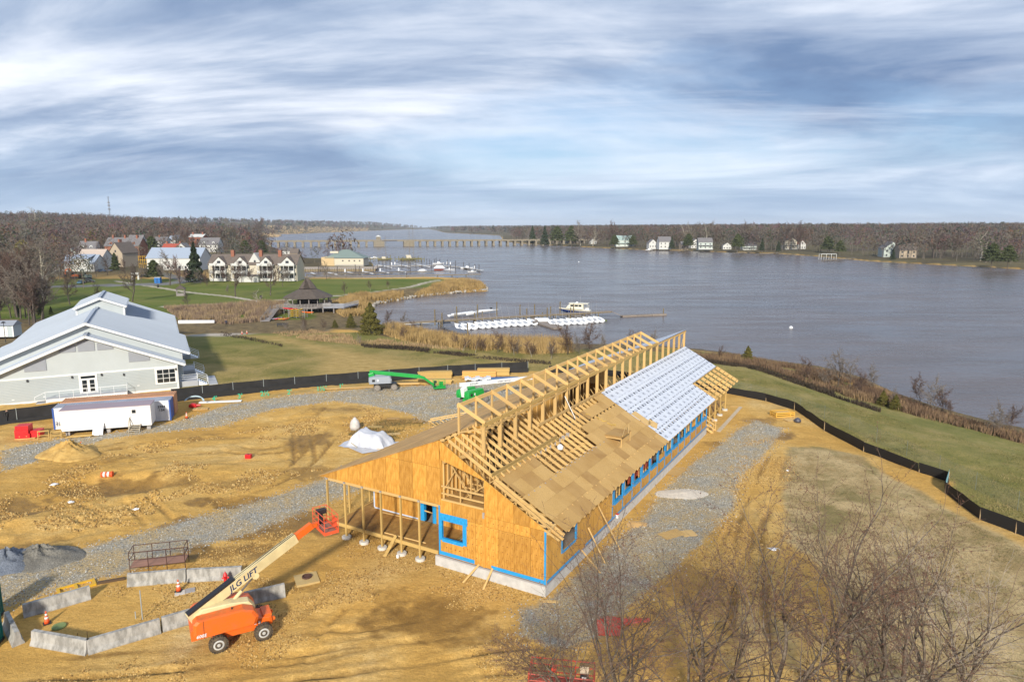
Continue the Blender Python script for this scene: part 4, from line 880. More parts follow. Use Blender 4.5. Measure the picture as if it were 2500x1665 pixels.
for k in range(3): MB().bar((.05+.36*k,0,0),(.12+.36*k,.62,1.25),.33,.06,(0,-1,.5)).build('foam_board',mat('foam_white',(.78,.80,.84),.6),o)
o=empty('lumber_pile',TR.matrix_basis@Vector((.6,-.75,0)),R(17),'yellow boards lying on the gravel below the trailer','lumber')
for k in range(7): MB().box(0+.13*k,2.6+.1*k,-.25+k*.09,-.17+k*.09,.02+.03*(k%2),.08+.03*(k%2)).build('board',M_lum2,o)
for i,(x,lab) in enumerate(((139,'yellow sawhorse standing by the red crates'),(112,'yellow sawhorse standing beside the trailer corner'))):
    p=gp(x if i==0 else 107,1070,0); e=empty('sawhorse',(p.x,p.y,0),R(15+i*10),('yellow sawhorse between the red crates and the trailer corner' if i else 'yellow sawhorse right under the trailer corner'),'sawhorse')
    board('top_rail',(-.55,0,.85),(.55,0,.85),.09,.12,M_lum2,e)
    for sx in (-.5,.5):
        for sy in (-.32,.32): board('leg',(sx*1.05,sy,0),(sx,0,.83),.05,.09,M_lum2,e)
    board('cross_rail',(-.52,-.15,.4),(.52,-.15,.4),.04,.08,M_lum2,e)
M_red=mat('red_steel',(.62,.015,.02),.42,noise=.1,nscale=2)
p=gp(66,1068); e=empty('red_crate_stack',(p.x,p.y,0),R(14),'stepped stack of red steel crates on a pallet on the sand','crates')
boxo('pallet',-.95,1.05,-.75,.75,0,.12,M_lum,e); boxo('crate',-.9,.55,-.7,.7,.12,.62,M_red,e); boxo('crate',-.9,.45,-.7,.65,.63,1.1,M_red,e); boxo('crate',-.85,.45,-.6,.65,1.11,1.5,M_red,e); boxo('crate',.56,1.5,-.45,.75,.12,.85,M_red,e)
for k in range(2): boxo('latch',-.5+k*.7,-.4+k*.7,-.72,-.7,.3,.4,mat('latch_orange',(.7,.3,.1),.5),e)
# --- black screen fence with chain-link posts
M_screen=mat('black_screen',(.022,.022,.024),.8,noise=.5,nscale=.8); M_galv=mat('galvanised',(.42,.47,.48),.45,metal=.3); M_silt=mat('silt_fabric',(.010,.010,.011),.75)
def fence(name,label,pts,h,step,top=True,lower=.0):
    e=empty(name,(0,0,0),0,label,'fence')
    P=dens(pts,step)
    for i,(a,b) in enumerate(zip(P[:-1],P[1:])):
        za,zb=gh(*a),gh(*b); m=MB(); n=6; d=np.array([b[0]-a[0],b[1]-a[1]]); L=np.hypot(*d); nn=np.array([-d[1],d[0]])/max(L,.01); rg=random.Random(i+7)
        vs=[];fs=[]
        for k in range(n+1):
            t=k/n; sag=-.06*math.sin(math.pi*t); q=a*(1-t)+np.array(b)*t; bulge=.10*math.sin(math.pi*t)*rg.uniform(.3,1)
            for zz_ in (0.02,h*.5,h+sag): vs.append((q[0]+nn[0]*bulge*(1 if zz_==h*.5 else .2),q[1]+nn[1]*bulge*(1 if zz_==h*.5 else .2),za*(1-t)+zb*t+zz_))
        for k in range(n):
            for j in range(2): fs.append((k*3+j,k*3+3+j,k*3+4+j,k*3+1+j))
        m.add(vs,fs); m.build('screen_panel',M_screen,e,True)
    for a in P: z=gh(*a); MB().tube((a[0],a[1]-.04,z-.1),(a[0],a[1]-.04,z+h+.06),.032,.032,6).build('post',M_galv,e)
    if lower:
        m=MB()
        for a,b in zip(P[:-1],P[1:]): 
            d=np.array([b[0]-a[0],b[1]-a[1]]); L=np.hypot(*d); nn=np.array([d[1],-d[0]])/L*.35
            m.quad((a[0]+nn[0],a[1]+nn[1],gh(*a)+.0),(b[0]+nn[0],b[1]+nn[1],gh(*b)+.0),(b[0]+nn[0]*.8,b[1]+nn[1]*.8,gh(*b)+lower),(a[0]+nn[0]*.8,a[1]+nn[1]*.8,gh(*a)+lower))
        m.build('silt_skirt',M_silt,e)
    return e,P
FL=[(p.x,p.y) for p in gps([(-30,1036),(0,1031),(110,1018),(128,1016)])]
fence('screen_fence','black screen fence left of the containers, below the boathouse steps',[(-63.5,78.0),(-60.5,80.6),(-56.5,83.4),(-53.0,85.6)],1.75,3.0,lower=.4)
FE,FP=fence('screen_fence','long black screen fence behind the gravel road with green painted numbers',[(-46.2,90.6),(-39.8,94.9),(-32.4,97.8),(-23.3,101.8),(-14.5,105.2),(-9.8,106.9),(-6,108.4),(2.6,109.6)],1.75,3.4,lower=.75)
M_greenp=mat('green_paint',(.02,.38,.22),.6)
for tx,px,py in (("4'",527,974),("3'",589,968),('2½',644,962),("2'",709,958),("1½'",780,950),("1'",834,944)):
    p=gp(px,py,.25); m=link('painted_number',text_mesh(tx,.95),M_greenp,FE,(p.x-.3,p.y-.55,.10),(R(88),0,R(22)))
# right-hand silt fence and chain link beyond it
SF=[(6,109.5),(14,107.2),(22,102.0),(30.4,94.7),(34.6,90.9),(36.6,86.3),(36.4,77.2),(37.2,69.7),(39.2,63.1),(40.6,60.8),(38.6,58.1),(38,52.6),(39.1,50.1),(42,44),(46,36)]
def siltfence():
    e=empty('silt_fence',(0,0,0),0,'low black silt fence winding along the sand past the building','fence')
    for i,(a,b) in enumerate(zip(SF[:-1],SF[1:])):
        P=dens([a,b],1.2); m=MB(); rg=random.Random(i); vs=[];fs=[]
        for a_ in P:
            z=gh(*a_); j=rg.uniform(-.08,.08); vs+= [(a_[0]+.1,a_[1],z-.05),(a_[0]+j,a_[1],z+.5),(a_[0]-.05+j,a_[1],z+1.1+rg.uniform(-.07,.03))]
        for k in range(len(P)-1):
            for q in range(2): fs.append((k*3+q,k*3+3+q,k*3+4+q,k*3+1+q))
        m.add(vs,fs).build('fabric_panel',M_silt,e,True)
        MB().box(a[0]-.03,a[0]+.03,a[1]-.03,a[1]+.03,gh(*a)-.1,gh(*a)+1.05).build('stake',mat('stake_wood',(.35,.25,.14),.9),e)
    MB().quad((40.62,60.85,0),(38.62,58.15,0),(38.62,58.15,1.3),(40.62,60.85,1.3)).build('blue_flap',mat('pale_blue_flap',(.20,.42,.50),.6),e)
siltfence()
def chainlink():
    m=bpy.data.materials.new('chain_link'); m.use_nodes=True; t=m.node_tree; b=t.nodes['Principled BSDF']; b.inputs['Base Color'].default_value=(.22,.27,.25,1); tr=t.nodes.new('ShaderNodeBsdfTransparent'); mx=t.nodes.new('ShaderNodeMixShader'); mx.inputs[0].default_value=.13; t.links.new(tr.outputs[0],mx.inputs[1]); t.links.new(b.outputs[0],mx.inputs[2]); t.links.new(mx.outputs[0],t.nodes['Material Output'].inputs[0])
    e=empty('chain_link_fence',(0,0,0),0,'thin chain-link fence standing on the grass behind the silt fence','fence'); pts=[(22,104.5),(28,99.5),(34.3,95.1),(38.6,86.5),(39.3,77.8),(40.9,68.3),(42.3,62.2),(41.1,55.3),(42.5,49),(46,42)]
    P=dens(pts,3.4)
    for a,b_ in zip(P[:-1],P[1:]): MB().quad((a[0],a[1],gh(*a)),(b_[0],b_[1],gh(*b_)),(b_[0],b_[1],gh(*b_)+1.7),(a[0],a[1],gh(*a)+1.7)).build('wire_mesh',m,e)
    for a in P: MB().tube((a[0],a[1],gh(*a)-.1),(a[0],a[1],gh(*a)+1.75),.016,.016,5).build('post',mat('thin_post_grey',(.16,.18,.16),.7),e)
chainlink()
# ================================================================== MACHINES AND SITE OBJECTS
M_orange=mat('lift_orange',(.78,.135,.014),.42,col2=(.52,.13,.03),nscale=2.2,lo=.28,hi=.55,detail=8); M_cream=mat('boom_cream',(.74,.61,.33),.45,noise=.22,nscale=1.2); M_tyre=mat('tyre_rubber',(.12,.09,.055),.9,col2=(.035,.03,.027),nscale=5,lo=.35,hi=.62); M_rim=mat('wheel_rim',(.52,.52,.50),.5,noise=.2,nscale=4); M_navy=mat('navy_print',(.012,.035,.11),.5); M_black=mat('black_plastic',(.02,.02,.022),.5); M_steel=mat('cylinder_steel',(.30,.27,.24),.3,metal=.7)
M_lgreen=mat('lift_green',(.012,.33,.055),.4,noise=.1,nscale=2); M_lgrey=mat('lift_grey',(.30,.33,.38),.5); M_lwhite=mat('boom_white',(.74,.74,.74),.45)
def wheel(parent,x,y,z,r,w,side,tyre=M_tyre,rim=M_rim):
    n=22; t=MB().lathe([(r*.60,-w/2),(r*.9,-w/2),(r,-w*.36),(r,w*.36),(r*.9,w/2),(r*.60,w/2)],n,axis='y'); o=t.build('wheel',tyre,parent,True,loc=(x,y,z))
    lug=MB()
    for k in range(n):
        a=2*math.pi*k/n
        for s in (-1,1):
            M=Matrix.Rotation(a+(.07 if s>0 else -.07),4,'Y'); lug.box(-.045,.045,s*w*.05,s*w*.47,r-.02,r+.03,M)
    lug.build('tread',tyre,o); 
    MB().lathe([(.02,0),(r*.62,0),(r*.60,.03),(r*.42,.05),(r*.40,-.0),(r*.2,.0),(r*.19,.05),(.01,.06)],18,axis='y').build('rim',rim,o,loc=(0,side*w*.5-(.03 if side>0 else -.03),0),scale=(1,side,1)); return o
def rails(mb,pts,zs,r=.02,closed=True):
    P=pts+[pts[0]] if closed else pts
    for z in zs:
        for a,b in zip(P[:-1],P[1:]): mb.tube((a[0],a[1],z),(b[0],b[1],z),r,r,5)
def basket(parent,c,rz,L,Wd,m,mfloor,hh=1.1):
    e=bpy.data.objects.new('basket',None)
    f=MB(); f.box(-L/2,L/2,-Wd/2,Wd/2,-.06,.0); f.box(-L/2,L/2,-Wd/2-.03,-Wd/2,-.08,.12); f.box(-L/2,L/2,Wd/2,Wd/2+.03,-.08,.12); f.box(-L/2-.03,-L/2,-Wd/2,Wd/2,-.08,.12); f.box(L/2,L/2+.03,-Wd/2,Wd/2,-.08,.12)
    o=f.build('basket',m,parent,loc=c,rot=(0,0,rz)); bpy.data.objects.remove(e)
    boxo('basket_floor',-L/2+.03,L/2-.03,-Wd/2+.03,Wd/2-.03,.0,.02,mfloor,o)
    g=MB(); cs=[(-L/2,-Wd/2),(L/2,-Wd/2),(L/2,Wd/2),(-L/2,Wd/2)]; rails(g,cs,(.4,.75,hh),.022)
    for x,y in cs+[(0,-Wd/2),(0,Wd/2),(-L/2,0)]: g.tube((x,y,0),(x,y,hh),.022,.022,5)
    g.build('basket_rail',m,o); boxo('control_box',-L/2+.1,-L/2+.45,-.3,.3,.72,1.0,M_black,o); boxo('control_post',-L/2+.1,-L/2+.3,-.1,.1,.0,.72,M_black,o); boxo('mesh_guard',L*.05,L*.4,Wd/2-.01,Wd/2,.12,.75,m,o); return o
def smoothbox(mb,prof,y0,y1,r=.12):
    """side profile extruded along y with chamfered edges"""
    n=len(prof); cx=sum(p[0] for p in prof)/n; cz=sum(p[1] for p in prof)/n
    sh=lambda k:[(cx+(p[0]-cx)*k,cz+(p[1]-cz)*k) for p in prof]
    rings=[(sh(.90),y0),(sh(1.0),y0+r),(sh(1.0),y1-r),(sh(.90),y1)]; vs=[];fs=[]
    for pr_,y in rings: vs+=[(a,y,b) for a,b in pr_]
    for k in range(3):
        for i in range(n): fs.append((k*n+i,k*n+(i+1)%n,(k+1)*n+(i+1)%n,(k+1)*n+i))
    fs+=[tuple(range(n-1,-1,-1)),tuple(range(3*n,4*n))]; return mb.add(vs,fs)
# ---- orange boom lift
wa=gp(536,1592); wb_=gp(645,1562); ang=math.atan2(wb_.y-wa.y,wb_.x-wa.x); c_=(wa+wb_)/2; pr=Vector((-math.sin(ang),math.cos(ang),0)); LC=c_+pr*1.15
LIFT=empty('boom_lift',LC,ang,'orange boom lift with raised cream boom and open basket on the sand','boom lift')
RW=.48
for x in (-1.2,1.2):
    for y,s in ((-1.05,-1),(1.05,1)): wheel(LIFT,x,y,RW,RW,.36,s)
smoothbox(MB(),[(-1.5,.45),(-1.3,.95),(.3,1.05),(.9,1.15),(1.75,1.05),(1.8,.6),(1.4,.42)],-.62,.62,.06).build('chassis',M_orange,LIFT)
for x in (-1.2,1.2): MB().box(x-.14,x+.14,-.9,.9,.36,.6).build('axle',M_orange,LIFT)
for y in (-.4,.4): MB().lathe([(.06,-.05),(.13,-.05),(.13,.05),(.06,.05)],10,c=(1.85,y,.8),axis='y').build('tow_eye',M_orange,LIFT)
boxo('front_plate',1.3,1.78,-.5,.5,1.04,1.2,M_orange,LIFT)
PB=empty  # turntable is slewed a little against the chassis
hood=[(-2.35,1.05),(-2.45,1.35),(-2.4,1.95),(-2.2,2.12),(.2,2.18),(.75,1.95),(1.0,1.55),(.85,1.12)]
smoothbox(MB(),hood,-1.2,-.34,.12).build('hood',M_orange,LIFT); smoothbox(MB(),hood,.34,1.2,.12).build('hood',M_orange,LIFT)
MB().box(-1.9,-1.88,-1.215,-.34,1.08,2.1).build('hood_seam',M_black,LIFT); smoothbox(MB(),[(-2.55,1.0),(-2.55,1.6),(-2.3,1.7),(-2.2,1.0)],-1.1,1.1,.1).build('counterweight',M_orange,LIFT)
MB().lathe([(.55,.98),(.55,1.15),(.5,1.15)],20).build('turntable_ring',M_black,LIFT); smoothbox(MB(),[(-2.2,1.3),(-2.3,2.0),(-1.9,2.35),(-.3,2.3),(.6,2.15),(.95,1.7),(.8,1.3)],-.33,.33,.03).build('boom_cradle',M_cream,LIFT)
lg=link('lettering',text_mesh('600S',.26,.2),mat('decal_white',(.75,.75,.78),.5),LIFT,(-2.3,-1.222,1.2),(R(90),0,0)); boxo('decal',1.0,1.12,-.645,-.625,.82,.95,mat('decal_white',(.75,.75,.78)),LIFT); boxo('decal',.78,.9,-.645,-.625,.82,.95,mat('decal_white',(.75,.75,.78)),LIFT)
MB().tube((-.35,-.7,2.1),(-.35,-.7,2.25),.05,.05,8).build('fuel_cap',M_black,LIFT)
Wi=LIFT.matrix_basis.inverted()
BT=gp(785,1253); d_=ray(722,1296); 
P0=LIFT.matrix_basis@Vector((-2.25,0,2.0)); P2w=Vector((-12.55,40.45,5.05))
def lw(p): return Wi@Vector(p)
p0,p2=lw(P0),lw(P2w); dirb=(p2-p0).normalized(); Lb=(p2-p0).length; pm_=p0+dirb*(Lb*.85)
MB().bar(p0-dirb*.35,pm_,.40,.58,(0,0,1)).build('boom',M_cream,LIFT); MB().bar(pm_-dirb*.3,p2,.28,.42,(0,0,1)).build('boom_tip',M_orange,LIFT)
up_=(Vector((0,0,1))-dirb*dirb.z).normalized(); sd_=dirb.cross(up_).normalized()
MB().bar(p0-dirb*.3+up_*.30,p0+dirb*2.6+up_*.36,.42,.12,(0,0,1)).build('cable_guard',M_black,LIFT)
Mt=Matrix((( dirb.x,up_.x,sd_.x,0),(dirb.y,up_.y,sd_.y,0),(dirb.z,up_.z,sd_.z,0),(0,0,0,1)))
tm=text_mesh('JLG LIFT',.50,.25); o=link('lettering',tm,M_navy,LIFT); pos=p0+dirb*2.1-up_*.17+sd_*.206; o.matrix_local=Matrix.Translation(pos)@Mt@Matrix.Scale(1.0,4)
cyl0=Vector((-.55,-.0,1.9)); cyl1=p0+dirb*3.7-up_*.36; mid=cyl0+(cyl1-cyl0)*.5
MB().tube(cyl0,mid,.11,.11,10).build('lift_cylinder',M_cream,LIFT); MB().tube(mid,cyl1,.055,.055,8).build('cylinder_rod',M_steel,LIFT); MB().lathe([(.05,-.22),(.2,-.22),(.2,.22),(.05,.22)],12,c=tuple(cyl1),axis='y').build('boom_lug',M_cream,LIFT)
MB().bar(p2-dirb*.1,p2+Vector((.35,.12,-.05)),.22,.3).build('jib_rotator',M_orange,LIFT); bz=lw(Vector((-11.75,40.75,4.75))); basket(LIFT,bz,R(-58)-ang+R(5),1.9,.9,mat('basket_red',(.72,.10,.035),.5),mat('basket_mesh',(.26,.13,.09),.8))
for k_,(o_,u_) in enumerate(((.10,.30),(-.06,.32))):
    MB().path([p0+dirb*(q*Lb*.85)+up_*(u_+.03*math.sin(q*9+k_))+sd_*o_ for q in [i/8 for i in range(9)]],.022,5).build('hydraulic_hose',M_black,LIFT)
# ---- two green lifts in the yard
def green_lift(name,label,wp,ang,hoodm,chm,boomm,pts,bk,wr=.45,letter=None):
    c=(wp[0]+wp[1])/2; pr=Vector((-math.sin(ang),math.cos(ang),0)); L=empty(name,c+pr*1.0,ang,label,'boom lift'); Wi=L.matrix_basis.inverted()
    mud=mat('tyre_dusty',(.20,.175,.15),.9)
    for x in (-1.2,1.2):
        for y,s in ((-1.0,-1),(1.0,1)): wheel(L,x,y,wr,wr,.34,s,mud,mat('rim_dusty',(.30,.27,.24),.8))
    smoothbox(MB(),[(-1.7,.45),(-1.6,.95),(1.6,.95),(1.7,.45)],-.6,.6,.06).build('chassis',chm,L)
    hd=[(-2.3,1.05),(-2.4,1.5),(-2.3,2.0),(-1.6,2.15),(.6,2.1),(.9,1.6),(.8,1.05)]
    smoothbox(MB(),hd,-1.15,-.3,.12).build('hood',hoodm,L); smoothbox(MB(),hd,.3,1.15,.12).build('hood',hoodm,L); MB().lathe([(.5,.93),(.5,1.1),(.4,1.1)],16).build('turntable_ring',M_black,L)
    q=[Wi@Vector(p) for p in pts]
    for i,(a,b) in enumerate(zip(q[:-1],q[1:])):
        d=(b-a).normalized(); MB().bar(a-d*.15,b+d*.1,(.34,.26,.2)[min(i,2)],(.5,.36,.26)[min(i,2)]).build('boom' if i==0 else ('boom_section' if i==1 else 'jib'),(boomm if i==0 else boomm if i==1 else M_lgreen),L)
    smoothbox(MB(),[(-2.2,1.2),(-2.4,2.4),(-1.7,2.6),(-1.2,1.3)],-.28,.28,.03).build('boom_knuckle',M_lgreen if boomm is not M_lwhite else M_lwhite,L)
    basket(L,Wi@Vector(bk[0]),bk[1]-ang,1.7,.8,M_lgreen,M_lgreen)
    boxo('vent_grille',-1.9,-1.5,-1.17,-1.14,1.4,1.75,M_black,L); boxo('decal',-1.2,-1.0,-1.17,-1.14,1.45,1.75,mat('decal_white',(.75,.75,.78)),L)
    if letter:
        a,b=q[0],q[1]; d=(b-a).normalized(); up=(Vector((0,0,1))-d*d.z).normalized(); sd=d.cross(up); M4=Matrix(((d.x,up.x,sd.x,0),(d.y,up.y,sd.y,0),(d.z,up.z,sd.z,0),(0,0,0,1)))
        for tx,k,sz in letter: o=link('lettering',text_mesh(tx,sz,.2),M_navy,L); o.matrix_local=Matrix.Translation(a+d*k-up*.10+sd*.18)@M4
    return L
w0,w1=gp(921,955),gp(963,953); a0=math.atan2(w1.y-w0.y,w1.x-w0.x)
green_lift('boom_lift','green and grey boom lift with lowered boom beside the black fence',(w0,w1),a0,M_lgrey,M_black,M_lgreen,[(-20.6,97.9,2.55),(-13.6,98.4,1.75),(-12.9,98.2,1.6),(-11.4,97.3,.75)],((-10.6,97.4,.35),a0+.1))
green_lift('boom_lift','green boom lift with white boom standing behind the timber frame',(gp(1153,992),gp(1189,981)),R(50),M_lgreen,M_lgreen,M_lwhite,[(-6.9,90.0,2.45),(2.2,94.6,2.35),(3.0,95.2,2.2)],((4.6,93.4,.4),R(10)),.46,[('JLG LIFT',1.3,.34),('SUNBELT RENTALS',5.4,.24)])
# ---- concrete barriers
M_bar=mat('barrier_concrete',(.40,.385,.355),.92,col2=(.22,.21,.19),nscale=2.2,lo=.38,hi=.62,bump=.2,bscale=12,coord='World',stretch=(1.4,1.4,.5))
def barrier(a,b,label,rot=0,h=.82,flip=1):
    a=Vector(a);b=Vector(b); d=(b-a); L=d.length; ang=math.atan2(d.y,d.x)
    prof=[(-.02,-.05),(-.02,.07),(.10,.30),(.17,h),(.40,h),(.47,.30),(.60,.07),(.60,-.05)]
    o=MB(); o.prism(prof,lambda y,z:(0,y,z),lambda y,z:(L,y,z)); ob=o.build('barrier_block',M_bar,None,loc=(a.x,a.y,0),rot=(0,0,ang)); tag(ob,label,'barrier'); return ob
Z=lambda x,y:gp(x/2.738,1180+y/2.738)
barrier(Z(160,905),Z(610,775),'pale concrete barrier in front of the yellow frame')
barrier(Z(165,1065),Z(92,925),'dark concrete barrier beside the green portable toilets'); barrier(Z(200,1085),Z(570,1152),'short-side concrete barrier closing the pen, opposite the grey pipes')
barrier(Z(590,1148),Z(1078,1003),'long stained concrete barrier between the pen and the open sand'); barrier(Z(1090,994),Z(1325,925),'concrete barrier ending behind the orange lift'); barrier(Z(1640,822),Z(1910,760),'concrete barrier running out beyond the orange lift hood')
barrier(Z(848,693),Z(1240,660),'concrete barrier below the rusty railed platform'); barrier(Z(1248,662),Z(1612,642),'concrete barrier behind the red hydrant')
# ---- cones
M_cone=mat('cone_orange',(.80,.10,.02),.5); M_cw=mat('cone_white',(.80,.78,.74),.5)
def cone(p,label,s=1.0):
    e=empty('traffic_cone',(p.x,p.y,p.z),random.uniform(0,1),label,'traffic cone'); q=s
    boxo('base',-.2*q,.2*q,-.2*q,.2*q,0,.05*q,M_black,e); MB().lathe([(.155*q,.04*q),(.112*q,.32*q)],14).build('body',M_cone,e,True); MB().lathe([(.112*q,.32*q),(.09*q,.45*q)],14).build('collar',M_cw,e,True); MB().lathe([(.09*q,.45*q),(.075*q,.53*q)],14).build('body',M_cone,e,True); MB().lathe([(.075*q,.53*q),(.055*q,.66*q)],14).build('collar',M_cw,e,True); MB().lathe([(.055*q,.66*q),(.035*q,.80*q)],14).build('body',M_cone,e,True)
cone(Z(315,935),'traffic cone standing beside the green manhole lid'); cone(Z(1195,722)+Vector((0,0,.04)),'traffic cone standing on grey paving slabs inside the pen'); cone(gp(200,1104)+Vector((0,0,.15)),'traffic cone beside the sand heap at the gravel edge'); cone(gp(456,1021),'traffic cone on the gravel near the container end')
for x,y,l in ((591,816,'small traffic cone where the pale path starts, nearer the boathouse'),(603,815,'small traffic cone where the pale path starts, nearer the river')): cone(gpl(x,y),l)
o=empty('paving_slabs',Z(1225,728),R(25),'flat grey paving slabs under the traffic cone','slabs'); boxo('slab',-.5,.1,-.3,.3,.0,.04,M_pad,o); boxo('slab',.12,.7,-.25,.35,0,.05,M_grey,o)
# ---- portable toilets
M_tgreen=mat('toilet_green',(.0,.12,.105),.45); M_tw=mat('toilet_roof_white',(.66,.68,.70),.5)
for x,y,rz,l in ((-29.75,35.6,.25,'dark green portable toilet with white roof beside the dark barrier'),(-31.7,38.3,.3,'portable toilet standing behind the other one by the gravel')):
    e=empty('portable_toilet',(x,y,0),rz,l,'portable toilet'); boxo('base',-.58,.58,-.58,.58,0,.15,M_black,e); boxo('body',-.55,.55,-.55,.55,.15,2.0,M_tgreen,e); smoothbox(MB(),[(-.58,1.98),(-.55,2.15),(-.3,2.3),(.3,2.3),(.55,2.15),(.58,1.98)],-.58,.58,.1).build('roof',M_tw,e); boxo('door',-.4,.4,-.575,-.55,.2,1.95,M_tgreen,e); 
    for k in range(5): boxo('wall_rib',.55,.575,-.45+k*.2,-.37+k*.2,.2,1.9,M_tgreen,e)
    boxo('sign',-.15,.15,-.59,-.574,1.4,1.6,M_tw,e); MB().tube((.35,.35,2.2),(.35,.35,2.5),.06,.06,8).build('vent_pipe',M_tgreen,e)
# ---- rusty railed platform behind the barrier
M_rust=mat('rust_brown',(.10,.045,.03),.85,noise=.4,nscale=5)
a,b=Z(872,612),Z(1240,572); ang=math.atan2(b.y-a.y,b.x-a.x); L=(b-a).length; e=empty('railed_platform',a,ang,'rusty steel platform with guard rails behind the barriers','platform')
boxo('deck',0,L,.0,1.15,.5,.56,mat('deck_rust',(.36,.19,.13),.9,noise=.3,nscale=3),e); g=MB(); rails(g,[(0,0),(L,0),(L,1.15),(0,1.15)],(.53,1.08,1.62),.028)
for k in range(4):
    for y in (0,1.15): g.tube((L*k/3,y,.0),(L*k/3,y,1.62),.028,.028,5)
g.build('guard_rail',M_rust,e)
# ---- yellow frame lying behind the pale barrier, timber strip
M_yel=mat('yellow_steel',(.62,.36,.02),.5); a,b=Z(385,752),Z(645,680); ang=math.atan2(b.y-a.y,b.x-a.x); L=(b-a).length; e=empty('yellow_barricade',a,ang,'yellow steel frame lying behind the pale barrier','frame')
for (x0,x1,y0,y1) in ((0,L,.75,.9),(0,L,-.05,.1),(0,.18,.0,.9),(L*.45,L*.45+.18,0,.9),(L-.18,L,0,.9)): boxo('bar',x0,x1,y0,y1,.02,.14,M_yel,e)
a,b=Z(655,672),Z(838,640); o=MB().bar((0,0,0),b-a,.2,.16).build('dark_beam',mat('dark_timber',(.09,.055,.03),.9),None,loc=a+Vector((0,0,.08))); tag(o,'dark timber beam lying between the yellow frame and the barriers','beam')
# ---- hydrant, manholes, posts
p=Z(1510,672); e=empty('fire_hydrant',p,R(20),'red fire hydrant before the concrete barrier','hydrant'); MB().lathe([(.16,0),(.16,.06),(.11,.08),(.11,.55),(.15,.57),(.15,.63),(.12,.66),(.10,.78),(.03,.84),(.03,.9)],12).build('barrel',M_red,e,True); MB().tube((-.22,0,.45),(.22,0,.45),.06,.06,8).build('nozzle',M_red,e); MB().tube((0,-.22,.42),(0,0,.42),.08,.08,8).build('nozzle',M_red,e)
p=Z(2050,640); e=empty('manhole_slab',p,R(25),'tan concrete slab with rusty manhole ring on the sand','manhole'); boxo('slab',-.75,.75,-.75,.75,-.05,.10,mat('slab_tan',(.50,.36,.15),.9,noise=.15,nscale=3),e); MB().lathe([(.3,.09),(.33,.09),(.33,.2),(.27,.2),(.27,.12)],18,c=(.05,.15,0)).build('ring',M_rust,e)
p=Z(395,958); o=MB().lathe([(.0,0),(.38,.0),(.40,.05),(.36,.10),(.0,.11)],18).build('manhole_lid',mat('lid_green',(.20,.26,.09),.8,noise=.25,nscale=5),None,loc=p); tag(o,'green round manhole lid on the sand beside a cone','lid')
for i,(x,y,h,l) in enumerate(((953,908,1.9,'tall grey pipe standing upright in the middle of the pen'),(908,902,.45,'short green stub post beside the tall pipe'),(523,1050,.5,'thin rusty rod by the concrete barrier joint, left one'),(588,1050,.6,'thin rusty rod touching the gap of the two barriers'))):
    o=MB().tube((0,0,-.05),(0,0,h),.03 if i<2 else .012,.03 if i<2 else .012,6).build('post',M_galv if i<2 else M_rust,None,loc=Z(x,y)); tag(o,l,'post')
# ---- heaps
def heap(name,label,px,py,rx,ry,h,m,seed,rz=0,base=0.0):
    c=gp(px,py,base); n=56; mrg=22; vs=[(0,0,h)];fs=[]; rg=np.random.RandomState(seed); ph=rg.rand(8)*6.28
    for j in range(1,mrg+1):
        r=j/mrg
        for i in range(n):
            a=2*math.pi*i/n; w=1+.10*math.sin(2*a+ph[0])+.06*math.sin(3*a+ph[1])+.05*math.sin(5*a+ph[2]); z=h*(1-r)**1.05*(1+.14*math.sin(3*a+ph[3]+4*r)+.08*math.sin(7*a-9*r)) + .055*rg.randn()*h*(1-r**2) -.08*(j==mrg)
            vs.append((rx*r*w*math.cos(a),ry*r*w*math.sin(a),z))
    for i in range(n): fs.append((0,1+i,1+(i+1)%n))
    for j in range(mrg-1):
        for i in range(n): fs.append((1+j*n+i,1+(j+1)*n+i,1+(j+1)*n+(i+1)%n,1+j*n+(i+1)%n))
    o=MB().add(vs,fs); ob=o.build(name,m,None,True,loc=c,rot=(0,0,rz)); tag(ob,label,'heap'); return ob
M_sand=mat('heap_sand',(.52,.33,.10),.95,col2=(.36,.21,.055),nscale=1.6,lo=.35,hi=.6,bump=.5,bscale=9); heap('sand_heap','conical heap of sand beside the gravel road and a cone',170,1113,3.4,2.2,1.35,M_sand,3)
def gravel_mat(name,a,b):
    g=NT(name,.9); c=g.ramp(g.noise(20,3,.6),(.3,a),(.7,b)); c=g.mix(g.ramp(g.noise(.6,4,.6),(.4,.5),(.6,0.)),c,tuple(k*.7 for k in a)); g.t.links.new(c,g.b.inputs['Base Color']); g.t.links.new(g.bump(g.noise(9,4,.8),1.0,.16),g.b.inputs['Normal']); return g.m
heap('gravel_heap','flat heap of pale grey gravel beside the gravel road',100,1364,2.7,2.1,1.0,gravel_mat('gravel_pale',(.13,.12,.10),(.42,.39,.33)),5); heap('stone_heap','heap of bluish crushed stone beside the paler gravel heap',18,1376,2.3,2.2,1.05,gravel_mat('gravel_blue',(.11,.13,.165),(.34,.375,.44)),9)
heap('chalk_spill','spill of white sawdust and chips on the gravel beside the building',1665,1205,2.3,1.3,.10,mat('sawdust',(.66,.58,.48),.95,noise=.2,nscale=4),12); heap('sawdust_spill','small orange sawdust spill at the gravel edge below the building',1555,1280,1.0,.6,.08,mat('sawdust_orange',(.58,.36,.14),.95),13)
